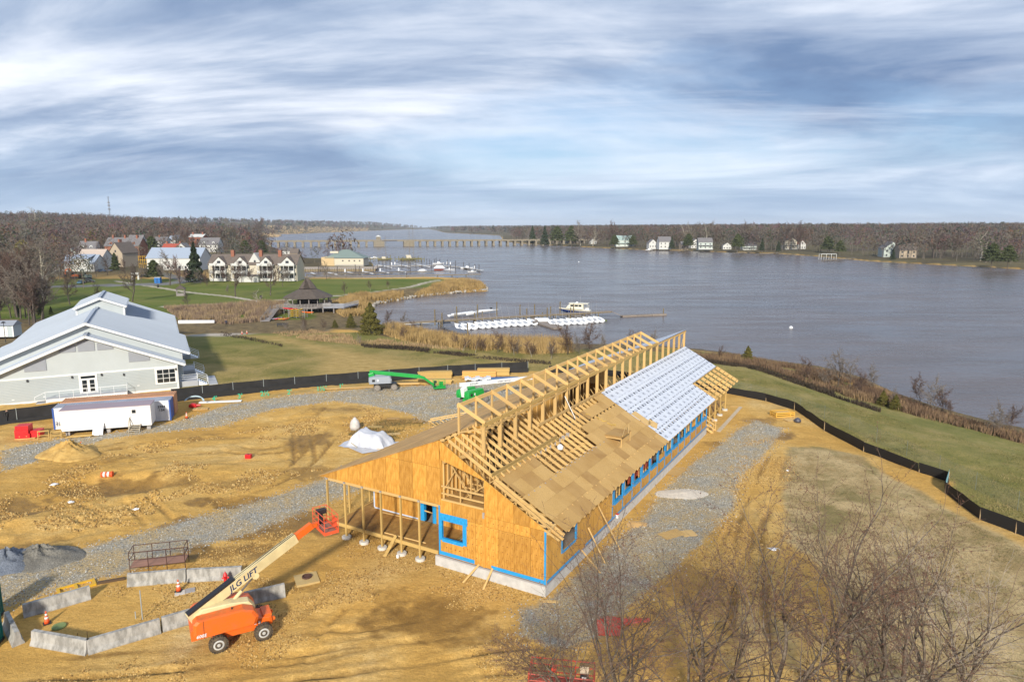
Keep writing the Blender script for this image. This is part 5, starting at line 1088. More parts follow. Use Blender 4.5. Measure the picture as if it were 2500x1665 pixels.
# ---- tarpaulin pile, bag, boards on the debris patch
def tarp():
    c=gp(905,1085,0); e=empty('tarp_pile',c,R(-20),'pile covered with a pale grey tarpaulin on the debris patch','tarpaulin'); nx,ny=34,24; vs=[];fs=[]; rg=random.Random(4)
    for j in range(ny+1):
        for i in range(nx+1):
            x=-3.0+6.0*i/nx; y=-1.9+3.8*j/ny; q=max(abs(x)/2.0,abs(y)/1.15); h=1.45*max(0,1-max(0,q-.55)/.62)**.8 if q<1.17 else 0; h*=1-.12*math.sin(2.2*x+1)
            fold=.10*math.sin(5.5*x+2.2*y)*min(1,max(0,q-.35)*2)+.05*math.sin(9*y-3*x)*min(1,q); vs.append((x+.1*math.sin(3*y),y+.1*math.sin(4*x),max(.03,h+fold*(h>.02))+rg.uniform(0,.02)))
    for j in range(ny):
        for i in range(nx): fs.append((j*(nx+1)+i,j*(nx+1)+i+1,(j+1)*(nx+1)+i+1,(j+1)*(nx+1)+i))
    MB().add(vs,fs).build('cover',mat('tarp_grey',(.56,.57,.62),.45,noise=.15,nscale=1.2),e,True); board('holding_plank',(-2.2,-1.0,.5),(-.6,-1.75,.12),.1,.07,mat('grey_wood',(.45,.40,.31)),e)
    for k in range(6): board('stray_board',(1.6+.1*k,-1.4+.1*k,.1),(3.3,-1.0+.2*k,.15+.04*k),.09,.04,M_lum,e)
    MB().extz([(-1.6,-1.9),(.9,-3.1),(2.2,-1.6),(.2,-1.1)],.03,.045).build('loose_sheet',mat('plastic_sheet',(.52,.51,.52),.4,noise=.2,nscale=1),e)
tarp()
p=gp(867,1050); o=MB(); o.lathe([(.05,0),(.55,.02),(.62,.4),(.55,.8),(.45,1.05),(.2,1.35),(.08,1.5)],10); ob=o.build('bulk_bag',mat('bag_white',(.60,.56,.53),.7,noise=.25,nscale=3),None,True,loc=p,scale=(1.0,.9,1)); tag(ob,'upright off-white bulk bag behind the tarpaulin','bag')
for i,(x,y,w,d,rz,l) in enumerate(((960,1024,1.5,.8,.2,'pinkish plywood panel lying beyond the debris patch'),(915,1044,1.7,.7,.05,'yellow board lying behind the tarpaulin on the weeds'),(960,1061,1.6,.8,.3,'tan plywood piece lying on the weeds, larger of the pair'),(934,1063,1.1,.7,-.4,'tan plywood piece touching the tarpaulin end'),(1020,1031,1.2,.6,.1,'muddy plywood piece at the end of the debris patch'))):
    q=gp(x,y,.06); o=MB().box(-w/2,w/2,-d/2,d/2,0,.04).build('plywood_offcut',(M_rp,M_lum2,M_lum,M_lum,M_rp)[i],None,loc=q,rot=(.03,.02,rz)); tag(o,l,'plywood')
# ---- lumber stacks in the yard
def stack(px,py,rz,rowsN,L,label,m=M_lum2,w=.3,h=.14,across=4,parent_name='lumber_stack'):
    c=gp(px,py); e=empty(parent_name,c,rz,label,'lumber'); rg=random.Random(px)
    for j in range(rowsN):
        for k in range(across): x=rg.uniform(-.08,.08); boxo('board',-L/2+x,L/2+x,k*w+.005,(k+1)*w-.01,.1+j*h,.1+(j+1)*h-.008,m,e)
    for x in (-L*.3,L*.3): boxo('bearer',x-.05,x+.05,0,across*w,0,.1,M_lum2,e)
stack(1062,938,R(2),5,5.0,'thick stack of yellow beams beyond the green lift basket',M_lum2); stack(1062,925,R(3),5,5.3,'taller stack of yellow beams behind the thick one',M_lum2,h=.22)
stack(868,949,R(11),1,9.0,'long thin boards lying along the fence beside the green lift',M_lum,.12,.1,5); stack(975,941,R(8),2,6.0,'low pile of boards behind the green lift wheels',M_lum,.15,.12,4)
stack(1170,925,R(5),5,5.2,'stack of orange timbers with white wrap in the yard',mat('timber_orange',(.68,.36,.10),.75,var=.15),.3,.2,4); stack(1205,921,R(3),6,5.0,'tall stack of pale timbers behind the wrapped one',M_lum2,.3,.2,3)
c=gp(1165,934); o=MB(); 
for k in range(12): o.box(-1.9+.33*k,-1.57+.33*k,-.8,.8,.55+.12*math.sin(k*1.3),.75+.15*math.sin(k*1.3+.6))
ob=o.build('white_wrap',M_tw,None,loc=c,rot=(0,0,R(6))); tag(ob,'crumpled white plastic wrap on the orange timbers','plastic wrap')
ob=MB().box(-3.2,3.2,-.6,.6,0,.5).build('blue_pallet_load',mat('blue_wrap',(.03,.14,.36),.5,noise=.3,nscale=2),None,loc=gp(1215,930),rot=(0,0,R(5))); tag(ob,'blue wrapped load on the ground behind the orange timbers','load')
# trusses stacked beyond the left eave
e=empty('spare_truss',gp(1100,1052),R(-6),'spare pale roof trusses standing on the ground past the left eave','truss')
for k in range(2):
    y=k*.9; board('top_chord',(-2.6,y,1.1),(2.0,y,2.1),.05,.12,M_lum,e); board('bottom_chord',(-2.6,y,.1),(2.0,y,.9),.05,.12,M_lum,e)
    for q in range(4): board('web',(-2.5+q*1.3,y,.15+q*.2),(-2.5+q*1.3,y,1.15+q*.26),.05,.09,M_lum,e); board('web',(-2.5+q*1.3,y,1.1+q*.2),(-1.3+q*1.2,y,.3+q*.2),.05,.08,M_lum,e)
# drum, red tool case, red rental frame, netting, crate
p=gp(261,1164); e=empty('traffic_drum',(p.x,p.y,.26),R(10),'orange and white traffic drum lying on its side by the pit','drum')
for k in range(5): MB().lathe([(.25,k*.18),(.25,k*.18+.18)],14,axis='x').build('band',M_cone if k%2==0 else M_cw,e,True,loc=(-.45,0,0))
MB().lathe([(.29,.45),(.29,.53)],14,axis='x').build('rim',M_cone,e)
p=gp(607,1118); e=empty('tool_case',p,R(-5),'small red tool case alone on the mud','case'); boxo('body',-.3,.3,-.2,.2,0,.3,M_red,e); boxo('lid',-.3,.3,-.2,.2,.305,.42,M_red,e); boxo('handle',-.1,.1,-.03,.03,.42,.46,M_black,e)
p=gp(1290,1690); e=empty('red_rail_platform',(p.x,p.y,0),R(-9),'red railed lift basket with a notice plate in the foreground sand','platform'); L=3.3; g=MB(); rails(g,[(0,0),(L,0),(L,1.4),(0,1.4)],(.35,.75,1.1),.035)
for x in (0,1.1,2.3,L):
    for y in (0,1.4): g.tube((x,y,0),(x,y,1.1),.035,.035,5)
g.build('guard_rail',mat('red_rail',(.55,.06,.03),.5),e); boxo('floor',0,L,0,1.4,.1,.14,mat('red_floor',(.30,.05,.03),.8),e); boxo('notice_plate',2.55,3.0,1.34,1.37,.45,.85,mat('notice_tan',(.62,.52,.38),.7),e); boxo('black_box',2.55,3.0,1.3,1.36,.1,.4,M_black,e); boxo('black_box_label',2.65,2.9,1.29,1.30,.2,.3,M_tw,e); boxo('side_box',1.0,1.3,1.2,1.5,.5,.7,mat('red_rail',(.55,.06,.03)),e)
def netting():
    c=gp(1500,1520,.04); pts=[(-1.1,-1.15),(.15,-1.2),(.35,-.2),(1.1,.05),(2.2,.25),(2.25,.65),(.9,.55),(-.1,.85),(-1.0,.9)]
    g=NT('orange_net',.6); c1=g.ramp(g.noise(1.6,3,.6),(.4,(.62,.045,.015)),(.62,(.66,.16,.10))); g.t.links.new(c1,g.b.inputs['Base Color'])
    o=MB(); o.extz(pts,0,.02); 
    for k in range(14): o.box(-1.0+.2*k,-.97+.2*k,-.9+.06*k,.7,.02,.05)
    ob=o.build('plastic_netting',g.m,None,loc=c); tag(ob,'crumpled red-orange plastic netting lying on the gravel edge','netting')
netting()
p=gp(1917,1018); e=empty('timber_crate',p,R(12),'yellow timber crate frame on the sand beside the silt fence','crate'); M_y=mat('crate_yellow',(.66,.38,.06),.7,var=.1)
for z in (.06,.30,.52):
    for y in (0,1.3): board('rail',(-1.3,y,z),(1.3,y,z),.06,.12,M_y,e)
    for x in (-1.27,1.27): board('rail',(x,0.03,z),(x,1.27,z),.06,.12,M_y,e)
for x in (-1.27,.7,1.27):
    for y in (0,1.3): board('corner_post',(x,y,0),(x,y,.58),.08,.08,M_y,e)
boxo('top_sheet',-.9,.9,.3,1.0,.5,.53,M_grey,e)
for k in range(4): board('top_slat',(-1.3,.15+k*.33,.56),(1.3,.15+k*.33,.56),.10,.03,M_y,e)
p=gp(1935,1025,.02); o=MB().box(-1.0,1.0,-.5,.5,0,.03).build('plywood_sheet',M_lum,None,loc=p,rot=(0,.02,.25)); tag(o,'orange plywood sheet lying beside the timber crate','plywood')
p=gp(1947,1030); o=MB().lathe([(.05,0),(.4,.05),(.42,.3),(.25,.5),(.05,.6)],9).build('rubbish_bag',mat('dark_bag',(.07,.07,.09),.4),None,True,loc=p); tag(o,'dark rubbish bag on the plywood by the crate','bag')
for x,y,s,l in ((132,1182,.5,'white plastic scrap lying on the mud near the pit edge'),(172,1223,.4,'white rag on the flattened sand below the pit'),(331,1240,.35,'torn white paper between the tyre tracks'),(1888,1342,.5,'white crumpled bag on the sand under the tree twigs'),(1923,1150,.2,'small white scrap at the grass edge')):
    q=gp(x,y,.05); o=MB(); rg=random.Random(x)
    for k in range(5): a=[Vector((rg.uniform(-s,s),rg.uniform(-s*.5,s*.5),rg.uniform(0,.12))) for _ in range(3)]; o.add(a,[(0,1,2)])
    o.lathe([(.0,0),(s*.5,.02),(s*.35,.12),(0,.15)],7); ob=o.build('white_scrap',mat('white_plastic',(.75,.76,.78)),None,loc=q); tag(ob,l,'litter')
# hose reels, pipes and a red pump at the container end
p=gp(475,989); o=MB()
for k in range(3):
    pts=[(1.3*math.cos(t)*(1-.08*k),.5*math.sin(t),.55+.5*math.sin(t)+.05*k) for t in [math.pi*i/10 for i in range(11)]]; o.path(pts,.05,5)
ob=o.build('blue_hose',mat('pale_blue_hose',(.40,.52,.58),.5),None,loc=p); tag(ob,'pale blue hose coil standing at the fence by the container','hose')
p=gp(472,995); e=empty('water_pump',p,R(5),'red pump lying on the ground by the hose coil','pump'); smoothbox(MB(),[(-.5,.1),(-.5,.4),(-.2,.6),(.4,.5),(.5,.1)],-.3,.3,.08).build('body',M_red,e); MB().tube((.3,0,.3),(.9,.1,.3),.12,.12,8).build('pipe',M_red,e)
p=gp(535,984); o=MB()
for k in range(3): o.tube((-2.6,k*.22,.12),(2.8,k*.22+.2,.12),.10,.10,7)
ob=o.build('plastic_pipes',mat('pipe_grey',(.52,.55,.57),.5),None,loc=p,rot=(0,0,R(8))); tag(ob,'bundle of pale grey pipes on the ground along the fence','pipes')
p=gp(490,1000); e=empty('pallet',p,R(12),'wooden pallet on the gravel by the grey pipes','pallet')
for k in range(6): boxo('slat',-.9+.32*k,-.66+.32*k,-.5,.5,.1,.13,M_lum,e)
for y in (-.45,0,.4): boxo('bearer',-.9,.95,y,y+.08,0,.1,M_lum,e)
# ================================================================== SAILING DOCK, BOATS, PAVILION
M_dockw=mat('dock_wood',(.27,.225,.19),.9,var=.12,noise=.25,nscale=1.5); M_pile=mat('pile_wood',(.20,.155,.085),.9,noise=.35,nscale=2); M_hull=mat('hull_white',(.74,.75,.77),.35); M_gel=mat('hull_cream',(.72,.68,.55),.35); M_navyh=mat('hull_navy',(.012,.03,.12),.25); M_mast=mat('mast_alloy',(.55,.56,.58),.35,metal=.4); M_fgreen=mat('float_green',(.10,.13,.045),.8); M_float=mat('float_grey',(.16,.175,.21),.8,noise=.2,nscale=1)
def pier(name,label,pts,w,zd,step=4.5,planks=True,mt=None,deep=-4.2):
    e=empty(name,(0,0,0),0,label,'dock'); P=[Vector((p.x,p.y,zd)) for p in pts]
    for a,b in zip(P[:-1],P[1:]):
        d=(b-a); L=d.length; n=max(1,int(L/step)); dn=d.normalized(); sd=Vector((-dn.y,dn.x,0))
        for k in range(n):
            q0=a+d*(k/n); q1=a+d*((k+1)/n); MB().bar(q0,q1-dn*.02,w,.14).build('deck_section',mt or M_dockw,e)
            for s in (-1,1): q=q0+sd*(s*w*.42); MB().tube((q.x,q.y,deep),(q.x,q.y,zd-.05),.13,.12,6).build('pile',M_pile,e)
        for s in (-1,1): MB().bar(a+sd*(s*w*.46)-Vector((0,0,.2)),b+sd*(s*w*.46)-Vector((0,0,.2)),.1,.25).build('stringer',M_pile,e)
    return e
ZA=lambda x,y,z:gp(920+x/6.365,720+y/6.365,z); ZB=lambda x,y,z:gp(1280+x/6.54,710+y/6.54,z)
DZ=-1.35
pier('sailing_pier','long wooden pier with the dinghy float alongside',[ZA(100,440,DZ),ZA(970,395,DZ),ZA(2300,322,DZ),ZB(1385,325,DZ)],1.9,DZ)
a,b=ZB(1390,330,DZ),ZB(1560,400,-2.65); o=MB().bar(Vector((0,0,0)),b-a,1.2,.1).build('gangway',M_dockw,None,loc=a); tag(o,'sloping wooden gangway from the pier down to the outer float','gangway')
a,b=ZB(1555,400,-2.7),ZB(2255,370,-2.7); e=empty('outer_float',a,math.atan2(b.y-a.y,b.x-a.x),'low floating dock at the outer end of the pier','float'); L=(b-a).length
for k in range(3): boxo('float_section',k*L/3,(k+1)*L/3-.1,-.9,.9,-.35,.12,M_dockw,e)
# dinghy floats
for p0,p1,l in (((1280,508,0),(2390,452,0),'long low float carrying the first dozen dinghies'),((485,535,1),(1325,470,1),'low float carrying nine dinghies beside the motor boat')):
    f=ZA if p0[2]==0 else ZB; a,b=f(p0[0],p0[1],-2.75),f(p1[0],p1[1],-2.75); e=empty('dinghy_float',a,math.atan2(b.y-a.y,b.x-a.x),l,'float'); L=(b-a).length; n=int(L/2.4)
    for k in range(n): boxo('float_block',k*L/n,(k+1)*L/n-.08,.0,3.4,-.3,.12,M_fgreen,e)
for pts,z,l,m in (([(1010,492),(1160,470),(1430,580),(1300,598)],-2.6,'dark grey floating platform at the pier corner',M_float),([(975,400),(1130,400),(1180,478),(1040,492)],-2.2,'grey sloping ramp platform beside the pier',M_float)):
    P=[ZA(x,y,z) for x,y in pts]; o=MB().extz([(p.x,p.y) for p in P],z-.35,z+.05).build('float_platform',m); tag(o,l,'float')
P=[ZB(x,y,-2.6) for x,y in ((215,515),(330,470),(610,578),(470,598))]; o=MB().extz([(p.x,p.y) for p in P],-2.95,-2.55).build('float_platform',M_dockw); tag(o,'weathered tan floating platform jutting out between the dinghies','float')
P=[ZB(x,y,-2.0) for x,y in ((85,405),(165,405),(225,488),(140,500))]; o=MB().extz([(p.x,p.y) for p in P],-2.1,-1.95).build('dock_ramp',M_dockw); tag(o,'short grey ramp from the pier to the tan platform','ramp')
# one dinghy, copied
def hullmesh(L,B,D,n=14,flat=.25):
    st=[];vs=[];fs=[]
    for i in range(n+1):
        t=i/n; x=L*t; hw=B/2*(math.sin(math.pi*(t*.80+.20))**.7 if t<1 else 0)*(1-t**6); hw=max(hw,.015); keel=-D*(1-.75*t**3); sh=.10*t*t
        vs+=[(x,-hw,sh),(x,-hw*.75,keel*.7),(x,0,keel),(x,hw*.75,keel*.7),(x,hw,sh),(x,0,sh+.06*(hw/(B/2)))]
    for i in range(n):
        for j in range(6): k=(j+1)%6; fs.append((i*6+j,i*6+k,(i+1)*6+k,(i+1)*6+j))
    fs+=[(5,4,3,2,1,0),tuple(n*6+j for j in range(6))]; return vs,fs
v_,f_=hullmesh(4.2,1.9,.38); DIN=empty('sailing_dinghy',(0,0,0),0,'white sailing dinghy with bare mast on the dinghy float','dinghy','dinghies parked on the floats')
MB().add(v_,f_).build('hull',M_hull,DIN); MB().extz([(.9,-.42),(2.2,-.40),(2.45,0),(2.2,.40),(.9,.42)],.07,.10).build('cockpit',mat('cockpit_grey',(.36,.38,.42),.6),DIN); MB().tube((2.6,0,.05),(2.35,0,5.9),.028,.02,5).build('mast',M_mast,DIN); MB().tube((2.55,0,.55),(.3,.1,.7),.025,.025,5).build('boom',M_mast,DIN); MB().box(.2,.25,-.02,.02,-.3,.15).build('rudder',M_mast,DIN)
SP=[ZA(x,y+28,-2.3) for x,y in ((1275,470),(1370,465),(1475,460),(1590,445),(1685,440),(1795,435),(1890,425),(1990,415),(2095,410),(2195,410),(2290,405))]+[ZB(115,500,-2.3)]+[ZB(x,y+28,-2.3) for x,y in ((440,480),(540,475),(640,470),(740,460),(840,460),(920,455),(1015,440),(1100,435),(1180,430))]
rg=random.Random(8)
for i,p in enumerate(SP):
    o=DIN if i==0 else copytree(DIN); h=math.atan2(3.0,-2.6)+rg.uniform(-.06,.06); o.rotation_euler=Euler((-R(24)+rg.uniform(-.05,.05),-R(15),h)); d=Vector((math.cos(h),math.sin(h),0)); o.location=p-d*2.0+Vector((0,0,-.35+.0))
# mooring piles (each its own thing)
pm0=MB().tube((0,0,-4.2),(0,0,0),.17,.16,8).mesh('mooring_pile'); pm0.materials.append(M_pile)
def mpile(p,top,label,group,m=None,r=1.0):
    o=link('mooring_pile',m or pm0,None,None,(p.x,p.y,top),scale=(r,r,1)); tag(o,label,'pile',group); return o
for x,y0,y1 in ((905,500,225),(1015,500,280),(1245,560,180),(1565,420,150),(1865,385,110),(1520,440,275),(2225,330,150),(1410,600,440),(1215,420,290),(1640,380,255)):
    b=ZA(x,y1,0); base=ZA(x,y0,-2.8); t=gp(920+x/6.365,720+y1/6.365,0); d=ray(920+x/6.365,720+y1/6.365); k=base.y/d.y; mpile(base,CAM_H+d.z*k,'weathered wooden mooring pile standing along the sailing pier','piles along the sailing pier')
for x,y0,y1 in ((165,400,215),(365,470,270),(420,400,250),(570,420,170),(740,430,260),(785,380,210),(290,430,345),(2220,378,280),(40,440,280)):
    base=ZB(x,y0,-2.8); d=ray(1280+x/6.54,710+y1/6.54); k=base.y/d.y; mpile(base,CAM_H+d.z*k,'weathered wooden mooring pile standing along the sailing pier','piles along the sailing pier')
# motor boat
a,b=ZB(605,335,-3.0),ZB(1085,372,-3.0); b=Vector((b.x,b.y,-3)); 
def motorboat():
    bow=Vector((gp(1374,766,-3).x,gp(1374,766,-3).y+4.5,-3)); h=math.atan2(3.0,-9.0); e=empty('motor_boat',(bow.x+8.6,bow.y-3.4,-3.0),h,'cream and navy cabin motor boat moored behind the pier','motor boat')
    v,f=hullmesh(10.0,3.2,1.5,16); MB().add([(x,y,z*.6+.95+(.5*(x/10)**2)) for x,y,z in v],f).build('hull_top',M_gel,e); MB().add([(x*.985+.05,y*.97,z*.9+.66+(.35*(x/10)**2)) for x,y,z in v],f).build('hull_bottom',M_navyh,e)
    smoothbox(MB(),[(2.2,1.1),(2.2,2.9),(6.2,2.9),(7.2,2.0),(7.6,1.3)],-1.15,1.15,.1).build('cabin',M_gel,e); 
    for s in (-1,1):
        for x0,x1 in ((2.6,3.5),(3.7,4.8),(5.0,6.1)): MB().box(x0,x1,s*1.16,s*1.12,2.0,2.6).build('cabin_window',M_glass,e)
    MB().extx([(-.95,2.05),(.95,2.05),(.85,2.75),(-.85,2.75)],6.45,6.5).build('windscreen',M_glass,e); boxo('hardtop',.6,6.6,-1.35,1.35,2.92,3.05,M_gel,e); 
    for x,y in ((.8,-1.2),(.8,1.2),(1.9,-1.2),(1.9,1.2)): MB().tube((x,y,1.1),(x,y,2.95),.05,.05,6).build('hardtop_post',M_gel,e)
    boxo('radar_arch',4.0,4.6,-.8,.8,3.05,3.2,M_hull,e); MB().lathe([(.02,3.2),(.32,3.22),(.32,3.4),(.05,3.45)],12,c=(4.3,0,0)).build('radar_dome',M_hull,e); MB().tube((3.2,.3,3.05),(3.2,.3,5.4),.025,.02,5).build('antenna',M_mast,e)
    r=MB(); pts=[(9.6,0,2.1),(8.3,-.9,2.05),(6.9,-1.35,1.95)]; r.path(pts,.025); r.path([(x,-y,z) for x,y,z in pts],.025)
    for p in pts[1:]:
        for s in (1,-1): r.tube((p[0],p[1]*s,1.3),(p[0],p[1]*s,p[2]),.02,.02,5)
    r.build('bow_rail',M_mast,e); boxo('cockpit_sole',.3,2.2,-1.2,1.2,1.0,1.08,M_hull,e); boxo('engine_box',.5,1.4,-.6,.6,1.08,1.6,M_hull,e)
motorboat()
# rowing shells and white pontoon behind the pier
for i,(p0,p1,w,l) in enumerate((((1120,352),(1640,283),1.3,'long white covered rowing barge moored behind the pier'),((1560,290),(1885,262),1.2,'white launch with dark outboard at the end of the rowing barge'),((1400,330),(1580,310),1.0,'short white tender between barge and pier'))):
    a,b=ZA(p0[0],p0[1],-2.9),ZA(p1[0],p1[1],-2.9); L=(b-a).length; v,f=hullmesh(L,w*1.5,.6,18); e=empty('white_barge',a,math.atan2(b.y-a.y,b.x-a.x),l,'boat'); MB().add([(x,y,z+.75) for x,y,z in v],f).build('hull',M_hull,e); boxo('cover' if i==0 else 'thwart',L*.1,L*.7,-w*.3,w*.3,.78,1.0,M_hull,e)
    if i==1: boxo('outboard',L*.62,L*.7,-.25,.25,.8,1.5,M_black,e)
for x,y,l in ((600,450,'white skiff moored under the landward pier'),(330,470,'grey skiff in the shadow of the landward pier')):
    a=ZA(x,y,-2.9); v,f=hullmesh(5.5,1.7,.5); e=empty('skiff',a,R(10),l,'boat'); MB().add([(p,q,r+.5) for p,q,r in v],f).build('hull',M_hull,e); boxo('thwart',1.5,1.9,-.6,.6,.5,.62,M_dockw,e)
a=ZB(275,490,-2.6); o=MB().box(-1.9,1.9,-.4,.4,0,.95).build('dock_box',M_hull,None,loc=a,rot=(0,0,R(4))); tag(o,'white dock box between the two rows of dinghies','box')
# ---- pavilion on stilts
M_shingle=mat('shingle_dark',(.105,.082,.066),.85,noise=.3,nscale=1.2,bump=.3,bscale=8); M_pvw=mat('pavilion_wood',(.27,.245,.235),.85,noise=.2,nscale=1.5,var=.08)
PC=Vector((-60.5,203.0,-1.9)); PV=empty('river_pavilion',PC,R(12),'dark shingled octagonal pavilion on stilts with railed deck','pavilion')
def ring(r,z,n=8,ph=.39): return [(r*math.cos(ph+2*math.pi*i/n),r*math.sin(ph+2*math.pi*i/n),z) for i in range(n)]
DK=2.1; A_,B_=ring(7.6,DK+2.6),ring(2.6,DK+5.0)
for i in range(8):
    j=(i+1)%8; MB().add([A_[i],A_[j],B_[j],B_[i]],[(0,1,2,3)]).build('roof_panel',M_shingle,PV)
MB().add(ring(7.5,DK+2.55)+ring(2.5,DK+4.9),[tuple(range(8)),tuple(range(8,16))]+[(i,i+8,(i+1)%8+8,(i+1)%8) for i in range(8)]).build('roof_soffit',M_pvw,PV)
C_=ring(2.7,DK+5.15); ap=[(-.5,.0,DK+8.1),(.6,0,DK+7.9)]
for i in range(8):
    j=(i+1)%8; t=ap[0] if C_[i][0]+C_[j][0]<0 else ap[1]; MB().add([C_[i],C_[j],t],[(0,1,2)]).build('cupola_panel',M_shingle,PV)
MB().add([C_[1],C_[2],ap[0],ap[1]],[(0,1,3),(1,2,3)]).build('cupola_ridge',M_shingle,PV); MB().add([C_[5],C_[6],ap[1],ap[0]],[(0,1,3),(1,2,3)]).build('cupola_ridge',M_shingle,PV)
MB().extz([(p[0],p[1]) for p in ring(7.2,0)],DK-.25,DK).build('deck',M_pvw,PV); MB().extz([(p[0],p[1]) for p in ring(3.2,0)],DK,DK+2.9).build('core',mat('pavilion_core',(.04,.032,.028),.9),PV)
for p in ring(6.3,0,16,.1): MB().box(p[0]-.11,p[0]+.11,p[1]-.11,p[1]+.11,DK,DK+2.8).build('roof_post',M_pvw,PV)
for p in ring(6.6,0,12,.2)+ring(3.5,0,6): MB().box(p[0]-.14,p[0]+.14,p[1]-.14,p[1]+.14,-1.0,DK-.2).build('stilt',M_pvw,PV)
Rg=ring(7.2,0)
for i in range(8):
    if i in (7,): continue
    a=Vector(Rg[i]);b=Vector(Rg[(i+1)%8])
    r=MB()
    for z in (DK+.15,DK+1.05): r.bar(a+Vector((0,0,z)),b+Vector((0,0,z)),.08,.10)
    for k in range(14): q=a.lerp(b,(k+.5)/14); r.box(q.x-.09,q.x+.09,q.y-.04,q.y+.04,DK,DK+1.05)
    r.build('railing',M_pvw,PV)
# side deck
MB().extz([(4.5,-6.2),(10.5,-7.5),(14.5,1.5),(6.5,3.5)],DK-.25,DK-.01).build('side_deck',mat('side_deck_grey',(.26,.27,.31),.85,noise=.2,nscale=1),PV)
r=MB(); 
for a,b in (((4.5,-6.2),(10.5,-7.5)),((10.5,-7.5),(14.5,1.5))):
    a=Vector((*a,0));b=Vector((*b,0)); n=int((b-a).length/.35)
    for z in (DK+.2,DK+.65,DK+1.1): r.bar(a+Vector((0,0,z)),b+Vector((0,0,z)),.06,.09)
    for k in range(n+1): q=a.lerp(b,k/n); r.box(q.x-.03,q.x+.03,q.y-.03,q.y+.03,DK,DK+1.1)
r.build('deck_railing',mat('railing_pale',(.42,.42,.43),.8),PV)
for x,y in ((10.2,-7.0),(12.2,-2.8),(14.1,1.2),(7.5,-6.5),(9,2.5)): MB().box(x-.15,x+.15,y-.15,y+.15,-1,DK-.2).build('stilt',M_pvw,PV)
# boardwalk from the lawn to the pavilion
W0,W1,W2=gpl(647,786),gpl(672,766),PC+Vector((-3.2,-6.6,0)); pts=[Vector((W0.x,W0.y,W0.z+.15)),Vector((W1.x,W1.y,-.0)),Vector((W2.x,W2.y,PC.z+DK))]
e=empty('boardwalk_ramp',(0,0,0),0,'grey plank ramp climbing from the lawn to the pavilion','ramp')
for a,b in zip(pts[:-1],pts[1:]):
    d=b-a; n=max(6,int(d.length/.9)); dn=d.normalized(); sd=Vector((-dn.y,dn.x,0)).normalized()
    for k in range(n): MB().bar(a+d*(k/n),a+d*((k+.96)/n),2.2,.1).build('plank',M_pvw,e)
    r=MB()
    for s in (-1,1):
        for z in (.5,1.0): r.bar(a+sd*1.1*s+Vector((0,0,z)),b+sd*1.1*s+Vector((0,0,z)),.06,.08)
        for k in range(0,n+1,2): q=a+d*(k/n)+sd*1.1*s; r.box(q.x-.05,q.x+.05,q.y-.05,q.y+.05,q.z-.2 if q.z<0 else q.z-2.0,q.z+1.0)
    r.build('handrail',M_pvw,e)
# kayaks on the rack and on the grass
KC=dict(yellow=(.72,.46,.02),orange=(.78,.16,.02),red=(.60,.02,.03),white=(.62,.62,.64))
def kmesh(col):
    n=12; vs=[];fs=[]
    for i in range(n+1):
        t=i/n; r=max(.02,math.sin(math.pi*t)**.6*.33); 
        for k in range(8): a=2*math.pi*k/8; vs.append((4.2*(t-.5),r*math.cos(a),r*.62*math.sin(a)+.18*(2*t-1)**4))
    for i in range(n):
        for k in range(8): fs.append((i*8+k,i*8+(k+1)%8,(i+1)*8+(k+1)%8,(i+1)*8+k))
    m=MB().add(vs,fs).mesh('kayak_'+col,True); m.materials.append(mat('kayak_'+col,KC[col],.4)); return m
KM={c:kmesh(c) for c in KC}; ck=MB().extz([(-.55,-.2),(.45,-.2),(.6,0),(.45,.2),(-.55,.2)],.17,.225).mesh('cockpit'); ck.materials.append(M_black)
def kayak(col,loc,rot,label,group): 
    o=link('kayak',KM[col],None,None,loc,rot); tag(o,label,'kayak',group); link('cockpit',ck,None,o); return o
Kb=gpl(728,776); e=empty('kayak_rack',Kb,R(-8),'timber rack holding kayaks in front of the pavilion','rack')
for x in (-2.3,0,2.3):
    for y in (-.9,.9): MB().box(x-.07,x+.07,y-.07,y+.07,-.3,2.5).build('rack_post',M_pvw,e)
for z in (.3,.85,1.4,1.95): MB().box(-2.4,2.4,-.95,-.85,z,z+.08).build('rack_bar',M_pvw,e); MB().box(-2.4,2.4,.85,.95,z,z+.08).build('rack_bar',M_pvw,e)
for i in range(4):
    for j in range(2): kayak('yellow',Kb+Vector((-1.1+j*1.5,-.2,.62+.55*i)),(0,0,R(76)),'yellow kayak lying in the kayak rack','yellow kayaks in the rack')
kayak('red',Kb+Vector((-2.2,.3,2.5)),(0,.1,R(20)),'red kayak lying on top of the kayak rack','x'); kayak('orange',Kb+Vector((2.6,.2,1.5)),(0,0,R(160)),'orange kayak sticking out of the rack side','x')
for o in list(COL.objects):
    if o.get('group')=='x': del o['group']
Kg=gpl(682,781)
for i,(c,l) in enumerate((('red','red kayak on the grass beside the boardwalk foot'),('white','white kayak on the grass between red ones'),('red','red kayak on the grass next to the white one'),('yellow','yellow kayak on the grass, beside the red pair'),('orange','orange kayak at the end of the row on the grass'))): kayak(c,Kg+Vector((-2.0+i*.95,.3*math.sin(i),.28)),(0,0,R(50+7*i)),l,None)
